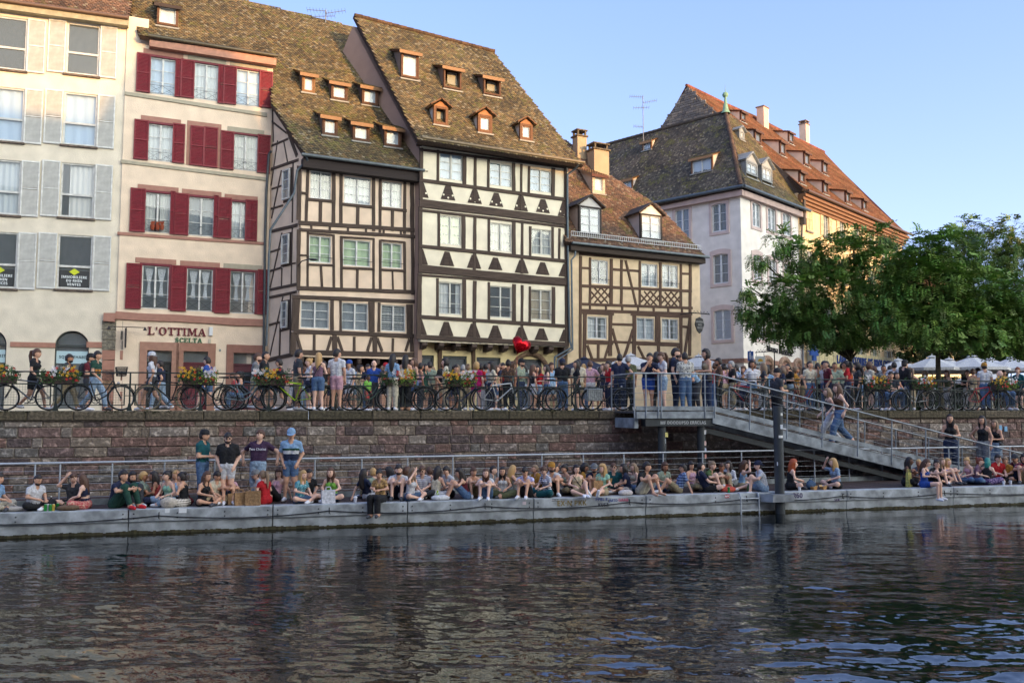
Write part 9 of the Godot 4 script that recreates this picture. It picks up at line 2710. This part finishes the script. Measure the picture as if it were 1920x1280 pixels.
	# four standing by the railing
	for q in [[379, 805, 80, 1.0, ["hold", "m", "b", "short", "dark", "tee", "teal", "long", "denim", 0, 0, "black cap, backward"]], [426, 810, 10, 0.75, ["pocket", "b", "a", "short", "dark", "shirt", "black", "shorts", "white", 10, 14, "glasses, beard"]], [485, 804, 0, 1.0, ["railback", "b", "a", "short", "chestnut", "tee", "purple", "long", "pale denim", -25]], [545, 803, 5, 0.9, ["pocket", "m", "b", "crop", "chestnut", "shirt", "light blue", "shorts", "denim", 0, 12, "light blue cap"]]]:
		var w: float = -q[3]
		var u := hit(PX, q[0], 870, w).x
		w = maxf(w, rail_w(u) + 0.2)
		u = hit(PX, q[0], 870, w).x
		var base := PX * Vector3(u, DECK + 0.006, w)
		var need: float = EYE.y - base.y + (HZ - q[1]) * -base.z / F
		var t := person(Transform3D(Basis(Vector3.UP, deg_to_rad(q[2])).scaled(Vector3.ONE * clampf(need / 1.75, 0.9, 1.1)), base), q[4], "at the pontoon railing", "people on the pontoon")
		if q[0] == 485:
			var tx := lettering("Two Chainz", Vector3(0, 1.27, 0.142), 0.055, sr(225, 225, 230), t)
			tx.name = "chest_print"
		if q[0] == 545:   # bands of the polo shirt
			var o := net("pocket", "m", "shorts")
			for e in [[1.15, 1.235, "white"], [1.235, 1.265, "bottle green"], [0.88, 1.15, "navy"]]:
				var mb := MB.new()
				var map := {}
				for k in range(0, o.i.size(), 3):
					var a: int = o.i[k]
					var yv: float = o.v[a].y
					if o.b[a] != 1 or yv < e[0] or yv > e[1] + 0.014: continue
					for z in 3:
						var j: int = o.i[k + z]
						if not map.has(j): map[j] = mb.vert(o.v[j] + o.n[j] * 0.017, o.n[j])
						mb.i.append(map[j])
				put("shirt_band", mb, cloth(e[2]), t)

# ================================================================ things lying about
func deck(x: float, w: float) -> Vector3:
	return PX * Vector3(hit(PX, x, 935, w).x, DECK + 0.006, w)
func item(called: String, label: String, cat: String, p: Vector3, turn := 0.0, group := "") -> Node3D:
	return thing(called, label, cat, Transform3D(PX.basis * Basis(Vector3.UP, turn), p), group)
func carrier_bag(x: float, w: float, sx: float, sy: float, c: Color, label: String, turn := 0.2) -> Node3D:
	var t := item("shopping_bag", label, "bag", deck(x, w), turn)
	var b := MB.new()
	var d := sx * 0.32
	var e := sx * 0.5
	b.hexa([Vector3(-e, 0, -d), Vector3(e, 0, -d), Vector3(e * 0.98, sy, -d * 0.5), Vector3(-e * 1.02, sy * 0.97, -d * 0.55), Vector3(-e, 0, d), Vector3(e, 0, d), Vector3(e * 0.97, sy * 0.98, d * 0.6), Vector3(-e, sy, d * 0.5)])
	put("sack", b, mat(c, 0.8, "cloth"), t)
	for z in [-d * 0.5, d * 0.55]:
		var h := MB.new()
		h.tube([Vector3(-e * 0.4, sy * 0.97, z), Vector3(-e * 0.3, sy * 1.22, z), Vector3(e * 0.3, sy * 1.22, z), Vector3(e * 0.4, sy * 0.97, z)], 0.007, 5)
		put("handle", h, mat(c * 0.9, 0.8), t)
	return t
func soft_bag(x: float, w: float, r: Vector3, c: Color, label: String, called := "tote_bag") -> void:
	var t := item(called, label, "bag", deck(x, w), rnd(-0.4, 0.4))
	var b := MB.new()
	b.ball(Vector3(0, r.y * 0.85, 0), r, 10, 14)
	for k in b.v.size():
		b.v[k] *= 1.0 + 0.16 * noise.get_noise_3d(b.v[k].x * 14.0 + x, b.v[k].y * 14.0, b.v[k].z * 14.0)
		b.v[k].y = maxf(b.v[k].y, 0.004)
	put("sack", b, mat(c, 0.85, "cloth"), t)
	var h := MB.new()
	h.tube([Vector3(-r.x * 0.5, r.y * 1.5, 0), Vector3(-r.x * 0.3, r.y * 2.3, 0.02), Vector3(r.x * 0.3, r.y * 2.25, 0.03), Vector3(r.x * 0.5, r.y * 1.5, 0)], 0.012, 5)
	put("handle", h, mat(c * 0.85, 0.85), t)
func build_props() -> void:
	var kraft := sr(176, 136, 92)
	carrier_bag(451, -0.32, 0.30, 0.30, kraft, "brown paper bag with a white receipt by the black dress", 0.3)
	carrier_bag(474, -0.22, 0.34, 0.34, kraft * 0.95, "tall brown paper bag beside the red dress", -0.1)
	carrier_bag(438, -0.55, 0.28, 0.26, kraft, "low brown paper bag behind the other two")
	carrier_bag(615, -0.2, 0.32, 0.32, sr(226, 226, 232), "white shopping bag printed with small flowers", 0.1)
	carrier_bag(1121, -0.25, 0.28, 0.40, kraft, "tall tan paper bag beside the beige dress", 0.2)
	carrier_bag(1706, -0.5, 0.18, 0.42, sr(216, 206, 112), "slim yellow tote standing behind the blue dress", 0.4)
	soft_bag(20, -0.3, Vector3(0.3, 0.07, 0.12), sr(214, 204, 190), "flat cream canvas tote by the light blue shirt")
	soft_bag(128, -0.15, Vector3(0.24, 0.08, 0.14), sr(122, 98, 76), "crumpled brown jacket bag beside the navy crop top")
	soft_bag(315, -0.15, Vector3(0.19, 0.14, 0.12), sr(220, 208, 192), "white canvas tote with blue print by the mint top")
	soft_bag(1173, -0.15, Vector3(0.22, 0.09, 0.14), sr(224, 214, 210), "pale flowered pouch before the navy tee")
	soft_bag(825, -0.2, Vector3(0.22, 0.08, 0.12), sr(232, 232, 236), "white plastic bag under the green bottle")
	soft_bag(1366, -0.35, Vector3(0.24, 0.09, 0.16), sr(220, 92, 70), "orange red soft bag by the reaching arm")
	soft_bag(1522, -0.5, Vector3(0.2, 0.14, 0.1), sr(62, 90, 124), "blue woven handbag with round handle", "handbag")
	soft_bag(350, -0.7, Vector3(0.16, 0.1, 0.1), sr(120, 40, 44), "dark red bag behind the black tank top")
	for q in [[85, "green drink can at the front beside the white tee", sr(40, 140, 60), 0.12], [94, "second green drink can of the row by the white tee", sr(44, 132, 62), 0.1], [108, "green drink can nearest the cigarette arm", sr(40, 130, 58), 0.3], [124, "lone green drink can behind the brown jacket bag", sr(46, 140, 64), 0.55], [100, "golden drink can between the green ones", sr(196, 170, 80), 0.12], [89, "white drink can between the green ones", sr(220, 222, 224), 0.16], [1367, "green drink can on the orange bag side", sr(46, 132, 66), 0.2], [1344, "green drink can behind the navy tee", sr(46, 132, 66), 0.6]]:
		var t := item("drink_can", q[1], "can", deck(q[0], -q[3]))
		var b := MB.new()
		b.lathe(Vector3.ZERO, [Vector2(0, 0), Vector2(0.028, 0.0), Vector2(0.033, 0.012), Vector2(0.033, 0.135), Vector2(0.026, 0.155)], 12)
		put("can_body", b, mat(q[2], 0.3, "", 0.4), t)
		b = MB.new(); b.lathe(Vector3.ZERO, [Vector2(0.026, 0.155), Vector2(0.027, 0.16), Vector2(0.022, 0.156), Vector2(0, 0.156)], 12); put("lid", b, mat(sr(180, 182, 184), 0.3, "", 0.7), t)
	for q in [[95, "clear bottle with dark drink behind the cans", sr(60, 50, 48), 0.5, 0.30], [820, "bright green slim bottle in the middle of the group", sr(150, 190, 30), 0.3, 0.26], [1404, "green glass bottle beside the white sneaker", sr(30, 80, 44), 0.25, 0.24]]:
		var t := item("bottle", q[1], "bottle", deck(q[0], -q[3]))
		var b := MB.new()
		var h: float = q[4]
		b.lathe(Vector3.ZERO, [Vector2(0, 0), Vector2(0.036, 0.0), Vector2(0.038, 0.02), Vector2(0.038, h * 0.6), Vector2(0.016, h * 0.78), Vector2(0.014, h * 0.95)], 12)
		put("flask", b, mat(q[2], 0.15), t)
		b = MB.new(); b.lathe(Vector3.ZERO, [Vector2(0.016, h * 0.93), Vector2(0.016, h), Vector2(0, h)], 10); put("cork", b, mat(sr(210, 210, 206), 0.5), t)
	for q in [[666, "white paper cup with lid and straw", 0.2, true], [1884, "clear plastic cup by the purple print trousers", 0.3, false], [1897, "second clear plastic cup nearer the white sneakers", 0.35, false], [1500, "pale yellow drink cup beside the black tank top", 0.25, false]]:
		var t := item("cup", q[1], "cup", deck(q[0], -q[2]))
		var b := MB.new()
		b.lathe(Vector3.ZERO, [Vector2(0, 0), Vector2(0.033, 0.0), Vector2(0.046, 0.13), Vector2(0.048, 0.132), Vector2(0.044, 0.128), Vector2(0.03, 0.01)], 14)
		put("beaker", b, mat(sr(218, 218, 222), 0.5), t)
		if q[3]:
			b = MB.new(); b.lathe(Vector3.ZERO, [Vector2(0.05, 0.13), Vector2(0.048, 0.145), Vector2(0.03, 0.155), Vector2(0, 0.155)], 14); put("lid", b, mat(sr(226, 226, 230), 0.4), t)
			b = MB.new(); b.tube([Vector3(0, 0.15, 0), Vector3(0.012, 0.24, 0)], 0.005, 5); put("straw", b, mat(sr(220, 220, 224), 0.5), t)
	for q in [[1527, "open brown takeaway box by the blue handbag"], [1545, "brown takeaway box nearer the denim shirt"], [1141, "small kraft food box held by the mint tee"]]:
		var hgt := 0.0 if q[0] != 1141 else 0.32
		var t := item("food_box", q[1], "box", deck(q[0], -0.35) + Vector3(0, hgt, 0), 0.3)
		var b := MB.new()
		b.hexa([Vector3(-0.06, 0, -0.05), Vector3(0.06, 0, -0.05), Vector3(0.075, 0.09, -0.065), Vector3(-0.075, 0.09, -0.065), Vector3(-0.06, 0, 0.05), Vector3(0.06, 0, 0.05), Vector3(0.075, 0.09, 0.065), Vector3(-0.075, 0.09, 0.065)])
		put("carton", b, mat(sr(170, 126, 76), 0.8), t)
		for e in [-1.0, 1.0]:
			b = MB.new(); b.quad(Vector3(-0.075, 0.09, 0.065 * e), Vector3(0.075, 0.09, 0.065 * e), Vector3(0.06, 0.13, 0.1 * e), Vector3(-0.06, 0.13, 0.1 * e)); put("flap", b, mat(sr(196, 160, 110), 0.8), t)
	# beer cups carried along the fence
	for q in [[177, 694], [183, 694]]:
		var p := far(q[0], 24.6)
		p.y = EYE.y + (HZ - q[1]) * 24.6 / F - 0.1
		var t := item("beer_cup", "plastic cup of amber beer held by the walkers before the pilaster", "cup", p, 0.0, "beer cups carried on the quay")
		var b := MB.new()
		b.lathe(Vector3.ZERO, [Vector2(0, 0), Vector2(0.03, 0.0), Vector2(0.041, 0.125), Vector2(0, 0.125)], 12)
		put("beaker", b, mat(sr(190, 120, 40), 0.2), t)
